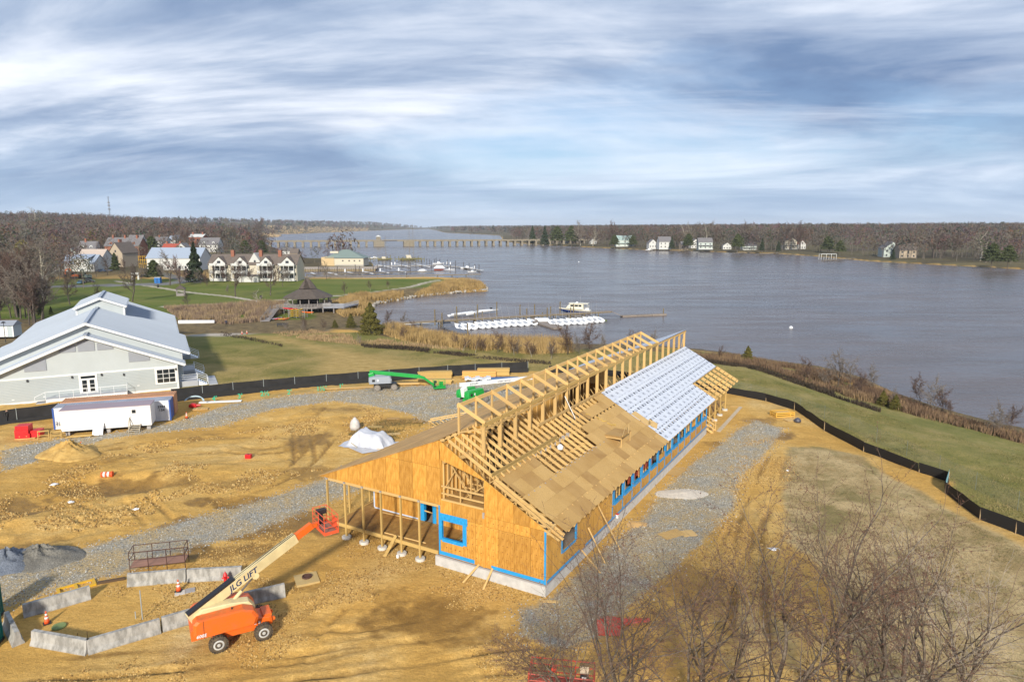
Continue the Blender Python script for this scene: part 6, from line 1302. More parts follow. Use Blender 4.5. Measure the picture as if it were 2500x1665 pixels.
# long white pipe on the lawn, park things
a,b=gpl(437,791),gpl(524,790); a.z=gh(a.x,a.y)+.45; b.z=gh(b.x,b.y)+.45; o=MB().tube(Vector((0,0,0)),b-a,.5,.42,10).build('white_pipe',M_hull,None,loc=a); tag(o,'long white pipe lying on the grass past the boathouse','pipe')
def gazebo():
    p=gpl(442,722); e=empty('park_gazebo',p,R(20),'small wooden gazebo standing on the park lawn','gazebo'); 
    for x in (-1.3,1.3):
        for y in (-1.3,1.3): MB().box(x-.12,x+.12,y-.12,y+.12,-.2,2.6).build('post',M_pvw,e)
    boxo('skirt',-1.4,1.4,-1.4,1.4,-.2,.9,M_pvw,e); MB().add([(-1.8,-1.8,2.5),(1.8,-1.8,2.5),(1.8,1.8,2.5),(-1.8,1.8,2.5),(0,0,3.9)],[(0,1,4),(1,2,4),(2,3,4),(3,0,4),(3,2,1,0)]).build('roof',M_shingle,e)
gazebo()
for x,y,l in ((386,702,'dark litter bin beside the park path'),(637,729,'dark bench bin near the path junction by the pavilion')):
    p=gpl(x,y); o=MB().lathe([(.35,-.1),(.4,1.0),(.3,1.1),(.05,1.15)],10).build('litter_bin',M_black,None,loc=p); tag(o,l,'bin')
p=gpl(688,798); o=empty('park_bench',p,R(5),'dark bench on the pale plaza before the kayaks','bench'); boxo('seat',-1.2,1.2,-.25,.25,.42,.5,M_black,o); boxo('backrest',-1.2,1.2,.22,.28,.5,.95,M_black,o)
for x in (-1,1): boxo('leg',x-.05,x+.05,-.2,.2,0,.42,M_black,o)
# ================================================================== TOWN, MARINA, BRIDGE, FAR HOUSES
M_sl=mat('roof_slate',(.17,.16,.165),.8,noise=.2,nscale=.8); M_br=mat('brick_red',(.30,.12,.075),.9,noise=.2,nscale=2); M_tanw=mat('wall_tan',(.38,.31,.23),.85); M_wh=mat('wall_white',(.54,.54,.52),.7); M_crw=mat('wall_cream',(.52,.47,.37),.7); M_blr=mat('roof_metal_blue',(.30,.35,.43),.45); M_brn=mat('roof_brown',(.15,.12,.10),.85,noise=.2,nscale=.8); M_tanr=mat('roof_tan_metal',(.45,.37,.31),.6); M_redr=mat('roof_red',(.34,.07,.04),.7); M_grr=mat('roof_green',(.17,.22,.20),.6); M_grw=mat('wall_greygreen',(.42,.47,.44),.7); M_pane=mat('window_pane_dark',(.04,.045,.055),.15,spec=.7)
def house(name,px,py,wpx,label,wall=M_wh,roof=M_brn,hw=5.5,hr=3.5,depth=8.0,rz=0.0,floors=2,nw=4,chim=0,dorm=0,gable=False,porch=False,cat='house',z=None,over=.4):
    p=gpl(px,py) if z is None else gp(px,py,z); w=wpx*mpp(p); e=empty(name,(p.x,p.y,p.z),rz,label,cat); x0,x1=-w/2,w/2
    if gable: MB().exty([(x0,-1.5),(x1,-1.5),(x1,hw),(0,hw+hr),(x0,hw)],0,depth).build('wall',wall,e); ro=MB(); 
    else: MB().extx([(0,-1.5),(depth,-1.5),(depth,hw),(depth/2,hw+hr),(0,hw)],x0,x1).build('wall',wall,e); ro=MB()
    t=.22
    if gable:
        for s in (x0,x1): k=over*(1 if s>0 else -1); ro.exty([(s+k,hw-over*hr/(w/2)),(0,hw+hr+.02),(0,hw+hr+t),(s+k,hw-over*hr/(w/2)+t)],-over,depth+over)
    else:
        for s in (0,depth): k=over*(1 if s>0 else -1); ro.extx([(s+k,hw-over*hr/(depth/2)),(depth/2,hw+hr+.02),(depth/2,hw+hr+t),(s+k,hw-over*hr/(depth/2)+t)],x0-over,x1+over)
    R_=ro.build('roof',roof,e)
    for f in range(floors):
        zz=.9+f*(hw-.3)/floors
        for k in range(nw):
            x=x0+w*(k+.5)/nw; wd=min(.55,w/nw*.3); g=boxo('window',x-wd,x+wd,-.05,.02,zz,zz+1.35,M_pane,e)
            boxo('sill',x-wd-.08,x+wd+.08,-.1,.01,zz-.14,zz-.02,M_wh if wall is not M_wh else M_tanw,e)
    if gable: boxo('attic_window',-.45,.45,-.05,.02,hw+.2,hw+1.4,M_pane,e)
    for k in range(chim):
        x=x0+w*(.15+.7*k/max(1,chim-1)) if chim>1 else x0+w*.3; boxo('chimney',x-.5,x+.5,depth*.42,depth*.58,hw,hw+hr+1.8,M_br,R_)
    for k in range(dorm):
        x=x0+w*(k+.5)/dorm; d=MB().exty([(x-.9,hw+.1),(x+.9,hw+.1),(x+.9,hw+1.5),(x,hw+2.4),(x-.9,hw+1.5)],depth*.06,depth*.42).build('dormer',wall,R_); boxo('dormer_window',x-.4,x+.4,depth*.06-.05,depth*.06+.01,hw+.5,hw+1.5,M_pane,d)
    if porch:
        boxo('porch_roof',x0,x1,-2.4,.0,hw*.5,hw*.5+.25,roof,e); boxo('porch_floor',x0,x1,-2.3,0,-.5,.35,M_wh,e)
        for k in range(5): x=x0+.2+(w-.4)*k/4; boxo('porch_column',x-.1,x+.1,-2.25,-2.05,.3,hw*.5,M_wh,e)
    return e
# waterfront apartments with four gabled balcony bays
def condos():
    p0,p1=gpl(505,688),gpl(722,688); L=(p1-p0).length; e=empty('waterfront_apartments',p0,math.atan2(p1.y-p0.y,p1.x-p0.x),'white waterfront apartments with four gabled dormers and stacked balconies','apartments'); D=11.0; HW=7.2
    MB().extx([(2.5,-1),(D+2.5,-1),(D+2.5,HW),(D/2+2.5,HW+4.2),(2.5,HW)],0,L).build('wall',M_crw,e); ro=MB()
    for s in (2.2,D+2.8): ro.extx([(s,HW-.1),(D/2+2.5,HW+4.25),(D/2+2.5,HW+4.5),(s,HW+.15)],-.3,L+.3)
    R_=ro.build('roof',M_brn,e)
    for k,x in enumerate((L*.13,L*.37,L*.66,L*.90)):
        b=MB().exty([(x-2.6,HW-.3),(x+2.6,HW-.3),(x+2.6,HW+.9),(x,HW+3.4),(x-2.6,HW+.9)],1.7,8).build('gable_bay',M_wh,e); g=MB()
        for s in (-1,1): g.exty([(x+s*3.0,HW+.6),(x,HW+3.5),(x,HW+3.75),(x+s*3.0,HW+.85)],1.4,8)
        g.build('gable_roof',M_brn,b); boxo('gable_window',x-.7,x+.7,1.6,1.72,HW+.2,HW+1.8,M_pane,b)
        for f in range(2):
            z=.3+f*3.3; boxo('balcony_floor',x-3.4,x+3.4,-.1,2.6,z,z+.25,M_wh,e); boxo('balcony_parapet',x-3.4,x+3.4,-.12,-.02,z+.25,z+1.2,M_wh,e); boxo('balcony_doors',x-3.0,x+3.0,2.42,2.5,z+.4,z+2.6,M_pane,e)
            for q in (-3.3,-1.1,1.1,3.3): boxo('balcony_column',x+q-.12,x+q+.12,-.1,.14,z+.25,z+3.3,M_wh,e)
        boxo('balcony_roof',x-3.5,x+3.5,-.15,2.6,6.9,7.25,M_wh,e); boxo('balcony_roof_rail',x-3.5,x+3.5,-.16,-.08,7.25,8.0,M_wh,e)
        for q in range(5): boxo('balcony_mullion',x-2.6+q*1.3,x-2.5+q*1.3,2.38,2.43,.6,6.2,M_wh,e)
    for x in (L*.24,L*.56,L*.78): boxo('chimney',x-.7,x+.7,6.5,8.0,HW+2,HW+6.3,M_br,R_)
    m=MB().exty([(L*.43,0),(L*.60,0),(L*.60,HW),(L*.515,HW+5.2),(L*.43,HW)],3.5,12).build('centre_wing',mat('wall_pale_grey',(.50,.50,.47),.8),e); boxo('centre_window',L*.51,L*.53,3.42,3.52,HW+.5,HW+2,M_pane,m); boxo('entrance_roof',L*.36,L*.62,-2.5,2.4,2.6,3.0,M_sl,e); boxo('entrance_wall',L*.38,L*.60,-2.0,2.3,0,2.6,M_wh,e)
condos()
def modern():
    p=gpl(192,663); e=empty('grey_roof_house',p,R(-4),'white boarded house with blue-grey metal roof and small square windows','house'); k=mpp(p); w=82*k; x0=-w/2
    MB().extx([(0,-1),(9,-1),(9,4.6),(5,8.2),(0,4.0)],x0,w/2).build('wall',M_wh,e); 
    ro=MB(); ro.extx([(-.6,3.9),(5,8.3),(5,8.55),(-.6,4.15)],x0-.3,w/2+.3); ro.extx([(5,8.3),(9.5,4.4),(9.5,4.65),(5,8.55)],x0-.3,w/2+.3); ro.build('roof',M_blr,e)
    d=MB().exty([(x0+w*.40,0),(x0+w*.86,0),(x0+w*.86,6.6),(x0+w*.40,6.6)],-.6,4).build('front_bay',M_wh,e); MB().extx([(-1.0,6.5),(5,8.5),(5,8.75),(-1.0,6.75)],x0+w*.37,x0+w*.89).build('bay_roof',M_blr,d)
    for i,(a,b) in enumerate(((.56,5.0),(.63,5.0),(.70,5.0),(.56,3.9),(.70,3.9))): boxo('window',x0+w*a,x0+w*a+.9,-.67,-.58,b,b+.8,M_pane,d)
    boxo('window',x0+w*.90,x0+w*.90+.9,-.06,.02,1.2,2.5,M_pane,e); boxo('window',x0+w*.5,x0+w*.5+.8,-.67,-.58,1.2,2.2,M_pane,d); MB().extx([(-3.0,2.7),(0,3.6),(0,3.8),(-3.0,2.9)],x0-6,x0+1).build('porch_roof',M_sl,e)
    for q in range(4): boxo('porch_column',x0-5.8+q*2,x0-5.6+q*2,-2.8,-2.6,0,2.8,M_wh,e)
modern()
H=house
H('tan_roof_house',222,656,62,'house with pale tan metal roof right behind the white boarded house',M_wh,M_tanr,6.2,4.0,9,R(-4),1,3); H('white_house',214,640,42,'white house with dark slate roof and two dormers behind the tan roof',M_wh,M_sl,8,4.5,8,0,2,4,1,2); H('brick_gable_house',285,652,38,'tan shingled house showing a tall plain gable to the park',M_tanw,M_brn,8,5.5,12,R(-12),1,2,1,0,True)
H('red_trim_shed',205,652,24,'small dark shed with red gable trim behind the white boarded house',M_sl,M_redr,4.5,2.2,5,0,1,2,0,0,True,cat='shed'); H('slate_row_house',300,634,86,'long brick house with slate roof, dormers and three chimneys',M_br,M_sl,9,5,10,R(-3),2,8,3,3); H('small_white_house',270,650,20,'small white gabled house beside the tall hedge cone',M_wh,M_redr,5,3,8,0,2,2,0,0,True)
H('grey_house',176,640,30,'grey gabled cottage among the trees left of the tan roof',M_grw,M_sl,5,3.5,8,R(10),1,2,0,0,True); H('long_white_hall',425,660,132,'long white hall with blue-grey metal roof behind the dark spruce',M_wh,M_blr,6.5,5.0,13,R(-2),1,9); H('white_barn_house',444,628,26,'white gambrel house with two small windows above the long hall',M_wh,M_sl,6,3.5,8,0,2,2,0,0,True)
H('red_porch_house',420,626,46,'brick house with red porch roof and white trim above the long hall',M_br,M_redr,5.5,3,8,0,2,4,2,0,False,True); H('brick_mansion',480,612,34,'large brick house with white cornice on the rise',M_br,M_wh,11,2.0,10,0,3,4,2); H('mansard_house',510,616,46,'dark roofed house with two white dormers beside the brick mansion',M_wh,M_sl,6,5,10,0,2,4,0,2); H('upper_house',330,606,34,'grey roofed house with dormers below the tall evergreen',M_wh,M_sl,6,5,9,0,2,4,0,2); H('white_gable_house',352,614,16,'narrow white gabled house beside the round evergreen',M_wh,M_sl,6,3,8,0,2,2,0,0,True)
H('far_cottage',50,588,26,'pale cottage roof half hidden in the bare wood',M_tanw,M_sl,5,3,8,R(6),1,3); H('dark_cottage',100,592,30,'brown cottage among bare trees above the sycamore',M_tanw,M_brn,5,3,8,R(-6),1,3); H('yellow_house',36,574,16,'small yellowish house with white cupola in the wood',M_crw,M_wh,8,4,7,0,1,1)
H('blue_roof_house',425,600,22,'blue-grey roofed house high among the trees',M_wh,M_blr,6,4,8,0,2,2,1); H('pale_block_house',392,604,30,'pale house with plain roof left of the gambrel house',M_wh,M_sl,6,3,8,0,2,3,1); H('creek_house',718,636,18,'small tan house at the marina entrance',M_tanw,M_brn,5,2.6,6,0,1,2); H('bridge_house',700,622,26,'low house roof by the bridge landing',M_wh,M_sl,3.5,2.5,6,0,1,3)
# marina building: green hip roof
def marina():
    p=gp(842,650,-1.6); k=mpp(p); w=92*k; e=empty('marina_building',(p.x,p.y,-1.6),R(-2),'cream marina building with green hipped roof on the quay','marina'); boxo('wall',-w/2,w/2,0,14,0,5.2,M_crw,e); t=w/2+.8
    MB().add([(-t,-.8,5.1),(t,-.8,5.1),(t,14.8,5.1),(-t,14.8,5.1),(-w*.12,7,10.2),(w*.05,7,10.2)],[(0,1,5,4),(1,2,5),(2,3,4,5),(3,0,4),(3,2,1,0)]).build('roof',M_grr,e)
    for q in (-.05,.12,.26,.40): boxo('window',w*q-.45,w*q+.45,-.05,.02,3.0,3.8,M_pane,e)
    boxo('tan_wing',-w*.62,-w*.28,-.4,10,0,5.6,mat('wall_ochre',(.50,.37,.20),.8),e); boxo('base_band',-w*.25,w/2,-.06,.0,0,1.0,mat('band_grey',(.36,.34,.30),.8),e); boxo('roof_unit',-w*.42,-w*.2,3,6,8.0,9.2,M_crw,e)
    q0,q1=gp(722,658,-1.7),gp(916,657,-1.7); d=q1-q0; Q=empty('quay_wall',(q0.x,q0.y,-3.5),math.atan2(d.y,d.x),'timber bulkhead of the marina quay with upright piles','quay'); L=d.length; boxo('bulkhead',0,L,0,.4,0,1.75,mat('bulkhead_wood',(.25,.20,.13),.9,noise=.3,nscale=1),Q)
    for i in range(34): boxo('bulkhead_pile',L*i/33-.18,L*i/33+.18,-.35,0,-.5,2.3,M_pile,Q)
    boxo('quay_deck',0,L,.4,26,1.2,1.75,mat('quay_gravel',(.40,.33,.26),.9),Q)
marina()
# marina docks, piles and boats
ZM=lambda x,y,z:gp(760+x/5.477,600+y/5.477,z)
pier('marina_pier','long wooden marina pier along the park edge with many piles',[ZM(-180,415,-1.7),ZM(1300,398,-1.7),ZM(2260,378,-1.7)],2.2,-1.7,7.0); pier('marina_dock','dark marina dock with white-edged finger berths',[ZM(-60,385,-2.1),ZM(1290,345,-2.1),ZM(1640,340,-2.1)],2.0,-2.1,9.0,mt=mat('dock_dark',(.10,.09,.09),.9)); pier('marina_dock','outer marina dock with pale decking in front of the work boats',[ZM(850,270,-2.1),ZM(1640,262,-2.1),ZM(1975,280,-2.1),ZM(2290,330,-2.1)],2.0,-2.1,9.0,mt=mat('dock_pale',(.50,.50,.51),.8))
mf=mat('finger_white',(.60,.60,.61),.7)
for x,y,dx,dy in ((480,350,90,20),(700,345,120,28),(930,340,100,22),(1150,325,120,30),(0,360,60,25),(880,255,190,38),(1140,245,180,40),(1380,240,200,45),(1780,320,130,12),(230,360,110,25)):
    a,b=ZM(x,y,-2.3),ZM(x+dx,y+dy,-2.3); o=MB().bar(Vector((0,0,0)),b-a,1.0,.3).build('finger_dock',mf,None,loc=a); tag(o,'narrow pale finger dock between marina berths','dock','finger docks of the marina')
for x,y in ((452,345),(690,340),(922,335),(1170,330),(1118,245),(1075,250),(765,165),(1815,240),(1860,245),(2185,300)):
    p=ZM(x,y+8,-2.2); o=MB().lathe([(.02,0),(.42,0),(.42,1.5),(.2,1.75)],8).build('power_pedestal',M_hull,None,loc=p); tag(o,'white power pedestal standing on a marina dock','pedestal','white pedestals of the marina')
pmd=MB().tube((0,0,-6),(0,0,0),.2,.19,6).mesh('marina_pile'); pmd.materials.append(mat('pile_dark',(.055,.045,.045),.9))
for i,(x,y0,y1) in enumerate(((1055,340,190),(1210,290,175),(1305,300,190),(1325,350,220),(1545,250,175),(1580,240,178),(1605,300,200),(1645,250,175),(1670,245,165),(1720,250,175),(1750,290,230),(1820,270,185),(1930,330,200),(2035,300,218),(2110,330,230),(2190,340,245),(2243,345,245),(960,290,200),(905,260,190),(1275,430,340),(100,350,260),(590,360,250),(650,370,270),(885,340,250),(350,370,270),(1480,300,190),(1000,300,210),(1400,300,200),(1860,330,250),(830,350,270))):
    base=ZM(x,y0,-3); d=ray(760+x/5.477,600+y1/5.477); k=base.y/d.y; o=link('marina_pile',pmd,None,None,(base.x,base.y,CAM_H+d.z*k)); tag(o,'dark mooring pile standing in the marina','pile','dark piles of the marina')
def smallboat(x,y,L,label,cover=False,tent=False,hull=M_hull):
    p=ZM(x,y,-3); v,f=hullmesh(L,L*.32,L*.13); e=empty('moored_boat',p,R(rg.uniform(-12,12)),label,'boat'); MB().add([(a-L/2,b,c+L*.11) for a,b,c in v],f).build('hull',hull,e)
    if cover: MB().lathe([(.02,L*.36),(L*.2,L*.3),(L*.34,L*.12),(L*.33,L*.08)],12).build('cover',M_hull,e,True,scale=(1.3,.5,.75))
    elif tent: MB().add([(-L*.55,-L*.22,L*.22),(L*.55,-L*.22,L*.22),(L*.55,L*.22,L*.22),(-L*.55,L*.22,L*.22),(-L*.25,0,L*.45),(L*.25,0,L*.45)],[(0,1,5,4),(1,2,5),(2,3,4,5),(3,0,4)]).build('boat_tent',M_hull,e)
    else: smoothbox(MB(),[(-L*.1,L*.1),(-L*.08,L*.24),(L*.12,L*.22),(L*.2,L*.1)],-L*.1,L*.1,.1).build('cabin',M_hull,e)
smallboat(1485,345,5.5,'boat under a rounded white cover in the marina',True); smallboat(1715,330,6.5,'boat under a peaked white tent roof, red below',False,True,M_redr); smallboat(1700,250,8,'white motor boat with low cabin behind the outer dock'); smallboat(2080,310,8,'white motor boat by the outermost piles'); smallboat(2150,355,5,'small white skiff at the pier end'); smallboat(1850,328,6,'white runabout beside the tented boat'); smallboat(845,170,7,'white cabin boat among green-brown pilings behind the marina building')
def workboat(x,y,L,label,masts):
    p=ZM(x,y,-3); v,f=hullmesh(L,L*.27,L*.12); e=empty('work_boat',p,R(8),label,'boat'); MB().add([(a-L/2,b,c+L*.10) for a,b,c in v],f).build('hull',mat('hull_olive',(.22,.20,.10),.8,noise=.3,nscale=.5),e); smoothbox(MB(),[(-L*.22,L*.10),(-L*.22,L*.24),(0,L*.24),(.05*L,L*.10)],-L*.09,L*.09,.1).build('wheelhouse',M_crw,e)
    for a,h in masts: MB().tube((a*L,0,L*.1),(a*L,0,h),.16,.08,6).build('mast',M_pile,e); MB().tube((a*L,0,h*.9),(a*L+L*.25,0,L*.12),.03,.03,4).build('stay',M_pile,e); MB().tube((a*L,0,h*.9),(a*L-L*.25,0,L*.12),.03,.03,4).build('stay',M_pile,e)
workboat(990,195,12,'moored sailing work boat with one mast and stays',((.05,19),)); workboat(1330,195,17,'two-masted wooden schooner moored among weedy piles',((-.05,26),(.12,28)))
for x0,x1,y in ((660,830,205),(850,1060,195),(1120,1220,205),(1230,1510,205)):
    a,b=ZM(x0,y,-3),ZM(x1,y,-3); n=int((b-a).length/2.2); e=empty('weedy_piling_row',(0,0,0),0,'row of weedy green-brown pilings behind the marina docks','pilings','weedy piling rows')
    for k in range(n+1): q=a.lerp(b,k/n); MB().tube((q.x,q.y,-4),(q.x,q.y+rg.uniform(-.3,.3),rg.uniform(-.4,1.2)),.28,.24,6).build('pile',mat('pile_weedy',(.15,.135,.05),.9,var=.2),e)
    MB().bar((a.x,a.y,-1.6),(b.x,b.y,-1.6),.6,.5).build('beam',mat('pile_weedy',(.15,.135,.05)),e)
# ---- bridge
M_bconc=mat('bridge_concrete',(.25,.215,.16),.9,noise=.2,nscale=.3,coord='World'); B0,B1=gp(640,603.6,-3),gp(1440,598.3,-3); bd_=(B1-B0); BL=bd_.length; BR_=empty('river_bridge',(B0.x,B0.y,-3),math.atan2(bd_.y,bd_.x),'low concrete river bridge on many piers with a drawbridge tower','bridge')
DKZ=7.6; NP=44; TX=BL*.330; 
for k in range(NP):
    boxo('deck_span',BL*k/NP,BL*(k+1)/NP-.15,-5,5,DKZ-1.1,DKZ,M_bconc if not (BL*.345<BL*(k+.5)/NP<BL*.395) else mat('bascule_steel',(.06,.06,.08),.6),BR_); boxo('parapet',BL*k/NP,BL*(k+1)/NP-.15,-5.1,-4.8,DKZ,DKZ+1.0,M_bconc,BR_)
    x=BL*k/NP
    if not (BL*.31<x<BL*.43): MB().add([(x-1.5,-5,-2),(x+1.5,-5,-2),(x+1.5,5,-2),(x-1.5,5,-2),(x-1.1,-4.6,DKZ-1.8),(x+1.1,-4.6,DKZ-1.8),(x+1.1,4.6,DKZ-1.8),(x-1.1,4.6,DKZ-1.8)],[(4,5,6,7),(0,1,5,4),(1,2,6,5),(2,3,7,6),(3,0,4,7)]).build('pier',M_bconc,BR_); boxo('pier_cap',x-1.9,x+1.9,-5,5,DKZ-1.8,DKZ-1.05,M_bconc,BR_)
boxo('bascule_pier',TX-6,TX+8,-6,6,-2,DKZ-.8,M_bconc,BR_); boxo('bascule_pier',BL*.405,BL*.405+14,-6,6,-2,DKZ-.8,M_bconc,BR_); boxo('bridge_tower',TX-2.5,TX+3,-6.5,-3.5,DKZ-1,DKZ+5,M_bconc,BR_); MB().add([(TX-3.4,-7.4,DKZ+5),(TX+3.9,-7.4,DKZ+5),(TX+3.9,-2.6,DKZ+5),(TX-3.4,-2.6,DKZ+5),(TX+.2,-5,DKZ+7.2)],[(0,1,4),(1,2,4),(2,3,4),(3,0,4)]).build('tower_roof',M_wh,BR_)
for k in range(12): x=BL*(k+.5)/12; MB().tube((x,-4.9,DKZ),(x,-4.9,DKZ+8),.12,.08,5).build('lamp_pole',M_galv,BR_)
# ---- far bank houses
FH=[('cream_gable_house',1930,611,30,'cream gabled house with veranda on the far bank',M_crw,M_sl,8,5,10,True,True),('grey_far_house',1722,610,34,'pale green house with white porch columns on the far bank',M_grw,M_sl,7,4,9,False,True),('white_far_house',1698,608,22,'white house beside the pale green one across the river',M_wh,M_sl,6,4,9,True,False),('green_roof_house',1526,604,44,'pale house with greenish metal roof across the river near the bridge',M_grw,mat('roof_seafoam',(.32,.42,.40),.5),8,5,12,False,True),('white_bank_house',1624,608,30,'white two-storey house on the far bank with dark roof',M_wh,M_sl,7,5,10,False,False),('white_cottage',1594,607,20,'small white cottage at the far waterside',M_wh,M_sl,5,4,8,True,False),('grey_bank_house',2178,630,40,'grey house among bare trees on the far bank, by the marsh',M_grw,M_sl,7,5,12,True,False),('brown_bank_house',2216,632,40,'brown shingled house half hidden behind bare trees across the river',M_tanw,M_brn,6,5,12,False,False),('low_white_house',1775,611,20,'low white house with dark roof across the river',M_wh,M_sl,4,3,8,True,False),('grey_low_house',1830,612,34,'low grey house under bare trees on the far shore',M_grw,M_sl,4,3.5,9,False,True),('white_wing_house',1958,610,18,'white wing house right of the cream gabled house',M_wh,M_br,5,4,8,True,False),('tiny_white_house',1448,598,18,'tiny white house near the far bridge end',M_wh,M_sl,4,3,7,True,False),('white_row_house',1392,597,24,'white house among trees just behind the bridge end',M_wh,M_sl,5,3,8,False,False),('pale_corner_house',1672,609,16,'pale small house between two larger ones across the river',M_tanw,M_sl,4,3,8,False,False)]
for n,x,y,w,l,wa_,ro_,hw,hr,d,g,po in FH: house(n,x,y-2,w,l,wa_,ro_,hw,hr,d,R(rg.uniform(-8,8)),2 if hw>5 else 1,3,1 if 'cream' in n else 0,0,g,po)
for x0,y0,x1,y1,l in ((1655,614,1700,611,'small wooden jetty on the far bank before the white houses'),(1790,619,1845,615,'far wooden jetty with pilings left of the cream house'),(1850,622,1900,618,'second far jetty with pilings right below the cream house'),(2010,636,2090,631,'long far jetty with white boat lift across the river'),(1575,613,1600,610,'tiny far jetty beside white moored boats')):
    pier('far_jetty',l,[gp(x0,y0,-2.2),gp(x1,y1,-2.2)],2.0,-2.0,8.0)
p=gp(2014,634,-3); o=MB()
for x in (-4,0,4,8):
    for y in (-2,2): o.tube((x,y,-1),(x,y,4.5),.2,.2,5)
o.box(-4,8,-2,2,4.3,4.6); ob=o.build('boat_lift_frame',M_wh,None,loc=p); tag(ob,'white boat lift frame at the far jetty end','boat lift')
for x,y,l in ((1585,612,'white boat moored at the far shore by the tiny jetty'),(1602,611,'second white boat moored close to the tiny far jetty')):
    p=gp(x,y,-3); v,f=hullmesh(8,2.6,1.0); e=empty('moored_boat',p,R(5),l,'boat'); MB().add([(a-4,b,c+1.1) for a,b,c in v],f).build('hull',M_hull,e); boxo('cabin',-1.5,1,-.9,.9,1.1,2.2,M_hull,e)
o=MB().lathe([(0,-.3),(.5,0),(.4,.4),(0,.6)],8).build('mooring_buoy',M_hull,None,loc=gp(1931,801,-3)); tag(o,'small white mooring buoy alone on the open river','buoy')
o=MB().lathe([(0,-.3),(.5,0),(.4,.4),(0,.6)],8).build('mooring_buoy',M_hull,None,loc=gp(1413,640,-3)); tag(o,'distant white buoy on the river before the bridge','buoy')
# radio mast beyond the woods
p=Vector(((303-1250)/FPX*1500*1.02,1500,0)); e=empty('radio_mast',p,0,'tall lattice radio mast above the distant woods','mast'); m=MB(); hh=86
for i in range(3): a=2*math.pi*i/3; m.tube((1.4*math.cos(a),1.4*math.sin(a),0),(.9*math.cos(a),.9*math.sin(a),hh),.22,.18,4)
m.build('legs',M_steel,e); m=MB()
for k in range(28):
    z0,z1=hh*k/28,hh*(k+1)/28
    for i in range(3): a=2*math.pi*i/3;b=2*math.pi*(i+1)/3; m.tube((1.3*math.cos(a),1.3*math.sin(a),z0),(1.2*math.cos(b),1.2*math.sin(b),z1),.12,.12,3)
m.build('bracing',M_steel,e); 
for z in (58,66,72): MB().box(-1.8,1.8,-1.8,1.8,z,z+2.0).build('antenna_array',M_steel,e)
# vehicles in the town
def car(px,py,rz,col,label,z=None):
    p=gpl(px,py); e=empty('parked_car',p,rz,label,'car'); mm=mat('car_'+label.split()[0],col,.3); smoothbox(MB(),[(-2.1,.35),(-2.15,.8),(-1.6,.95),(1.3,.92),(2.1,.75),(2.15,.4)],-.88,.88,.12).build('body',mm,e); smoothbox(MB(),[(-1.5,.93),(-1.0,1.45),(.6,1.45),(1.25,.92)],-.78,.78,.12).build('glasshouse',M_glass,e); boxo('roof',-.95,.55,-.66,.66,1.44,1.5,mm,e)
    for x in (-1.3,1.35):
        for y in (-.8,.8): MB().lathe([(.1,-.1),(.33,-.1),(.33,.1),(.1,.1)],12,axis='y').build('wheel',M_tyre,e,loc=(x,y,.33))
    for y in (-.6,.6): boxo('headlight',2.1,2.17,y-.15,y+.15,.6,.72,M_wh,e)
car(198,693,R(100),(.10,.20,.28),'blue-grey car parked on the town road below the white house'); car(218,690,R(15),(.02,.02,.025),'black car parked behind the blue-grey one near the archway'); car(247,664,R(5),(.02,.04,.09),'navy car beside the boarded white house wall'); car(263,663,R(0),(.10,.11,.13),'grey car behind the navy car by the cone hedge'); car(352,678,R(8),(.015,.015,.02),'black van-like car on the lane by the lawn'); car(372,676,R(5),(.45,.45,.46),'silver car parked near the blue cabin')
p=gpl(330,683); e=empty('white_archway',p,R(-4),'white boarded archway panel at the town road','archway'); k=mpp(p); w=16*k
for s in (-1,1): boxo('pier',s*w*.5-.35,s*w*.5+.35,0,.4,0,3.0,M_wh,e)
boxo('lintel',-w*.55,w*.55,0,.4,2.3,3.2,M_wh,e)
p=gpl(384,692); e=empty('blue_cabin',p,0,'bright blue portable cabin under the dark conifer','cabin'); boxo('body',-1.2,1.2,0,1.6,0,2.4,mat('cabin_blue',(.01,.13,.40),.5),e); boxo('roof',-1.25,1.25,-.05,1.65,2.4,2.55,M_wh,e); boxo('door',-.4,.4,-.04,.01,.1,2.0,mat('cabin_blue_dark',(.01,.08,.26),.5),e)
def excavator(px,py,rz,mc,label):
    p=gpl(px,py); e=empty('excavator',p,rz,label,'excavator')
    for y in (-1.1,1.1): smoothbox(MB(),[(-1.9,.0),(-2.1,.4),(-1.9,.8),(1.9,.8),(2.1,.4),(1.9,0)],y-.28,y+.28,.05).build('track',M_black,e)
    smoothbox(MB(),[(-2.2,.9),(-2.2,2.0),(-.6,2.1),(1.3,1.6),(1.3,.9)],-1.25,1.25,.1).build('body',mc,e); smoothbox(MB(),[(.0,1.5),(.1,2.9),(1.1,2.9),(1.35,1.5)],.1,1.2,.08).build('cab',M_glass,e)
    MB().bar((1.2,-.3,1.6),(3.2,-.3,4.4),.35,.5).build('boom',mc,e); MB().bar((3.1,-.3,4.5),(5.2,-.3,3.9),.35,.45).build('boom',mc,e); MB().bar((5.1,-.3,4.0),(5.7,-.3,1.6),.3,.4).build('arm',mc,e); smoothbox(MB(),[(5.3,.6),(5.2,1.6),(6.1,1.7),(6.3,.8)],-.8,.2,.05).build('bucket',M_black,e)
excavator(186,680,R(172),mat('excavator_orange',(.42,.10,.03),.6),'orange excavator with raised arm by the white house'); excavator(212,682,R(150),mat('excavator_dark',(.09,.12,.12),.6),'smaller dark excavator beside the orange one')
p=gpl(350,655); e=empty('yellow_gantry',p,0,'yellow steel scaffold frame before the long white hall','scaffold')
for x in (-2.2,0,2.2):
    for y in (0,2): MB().tube((x,y,-.5),(x,y,6.5),.12,.12,5).build('upright',M_yel,e)
for z in (2.5,4.5,6.5): MB().bar((-2.6,0,z),(2.6,0,z),.15,.15).build('ledger',M_yel,e)
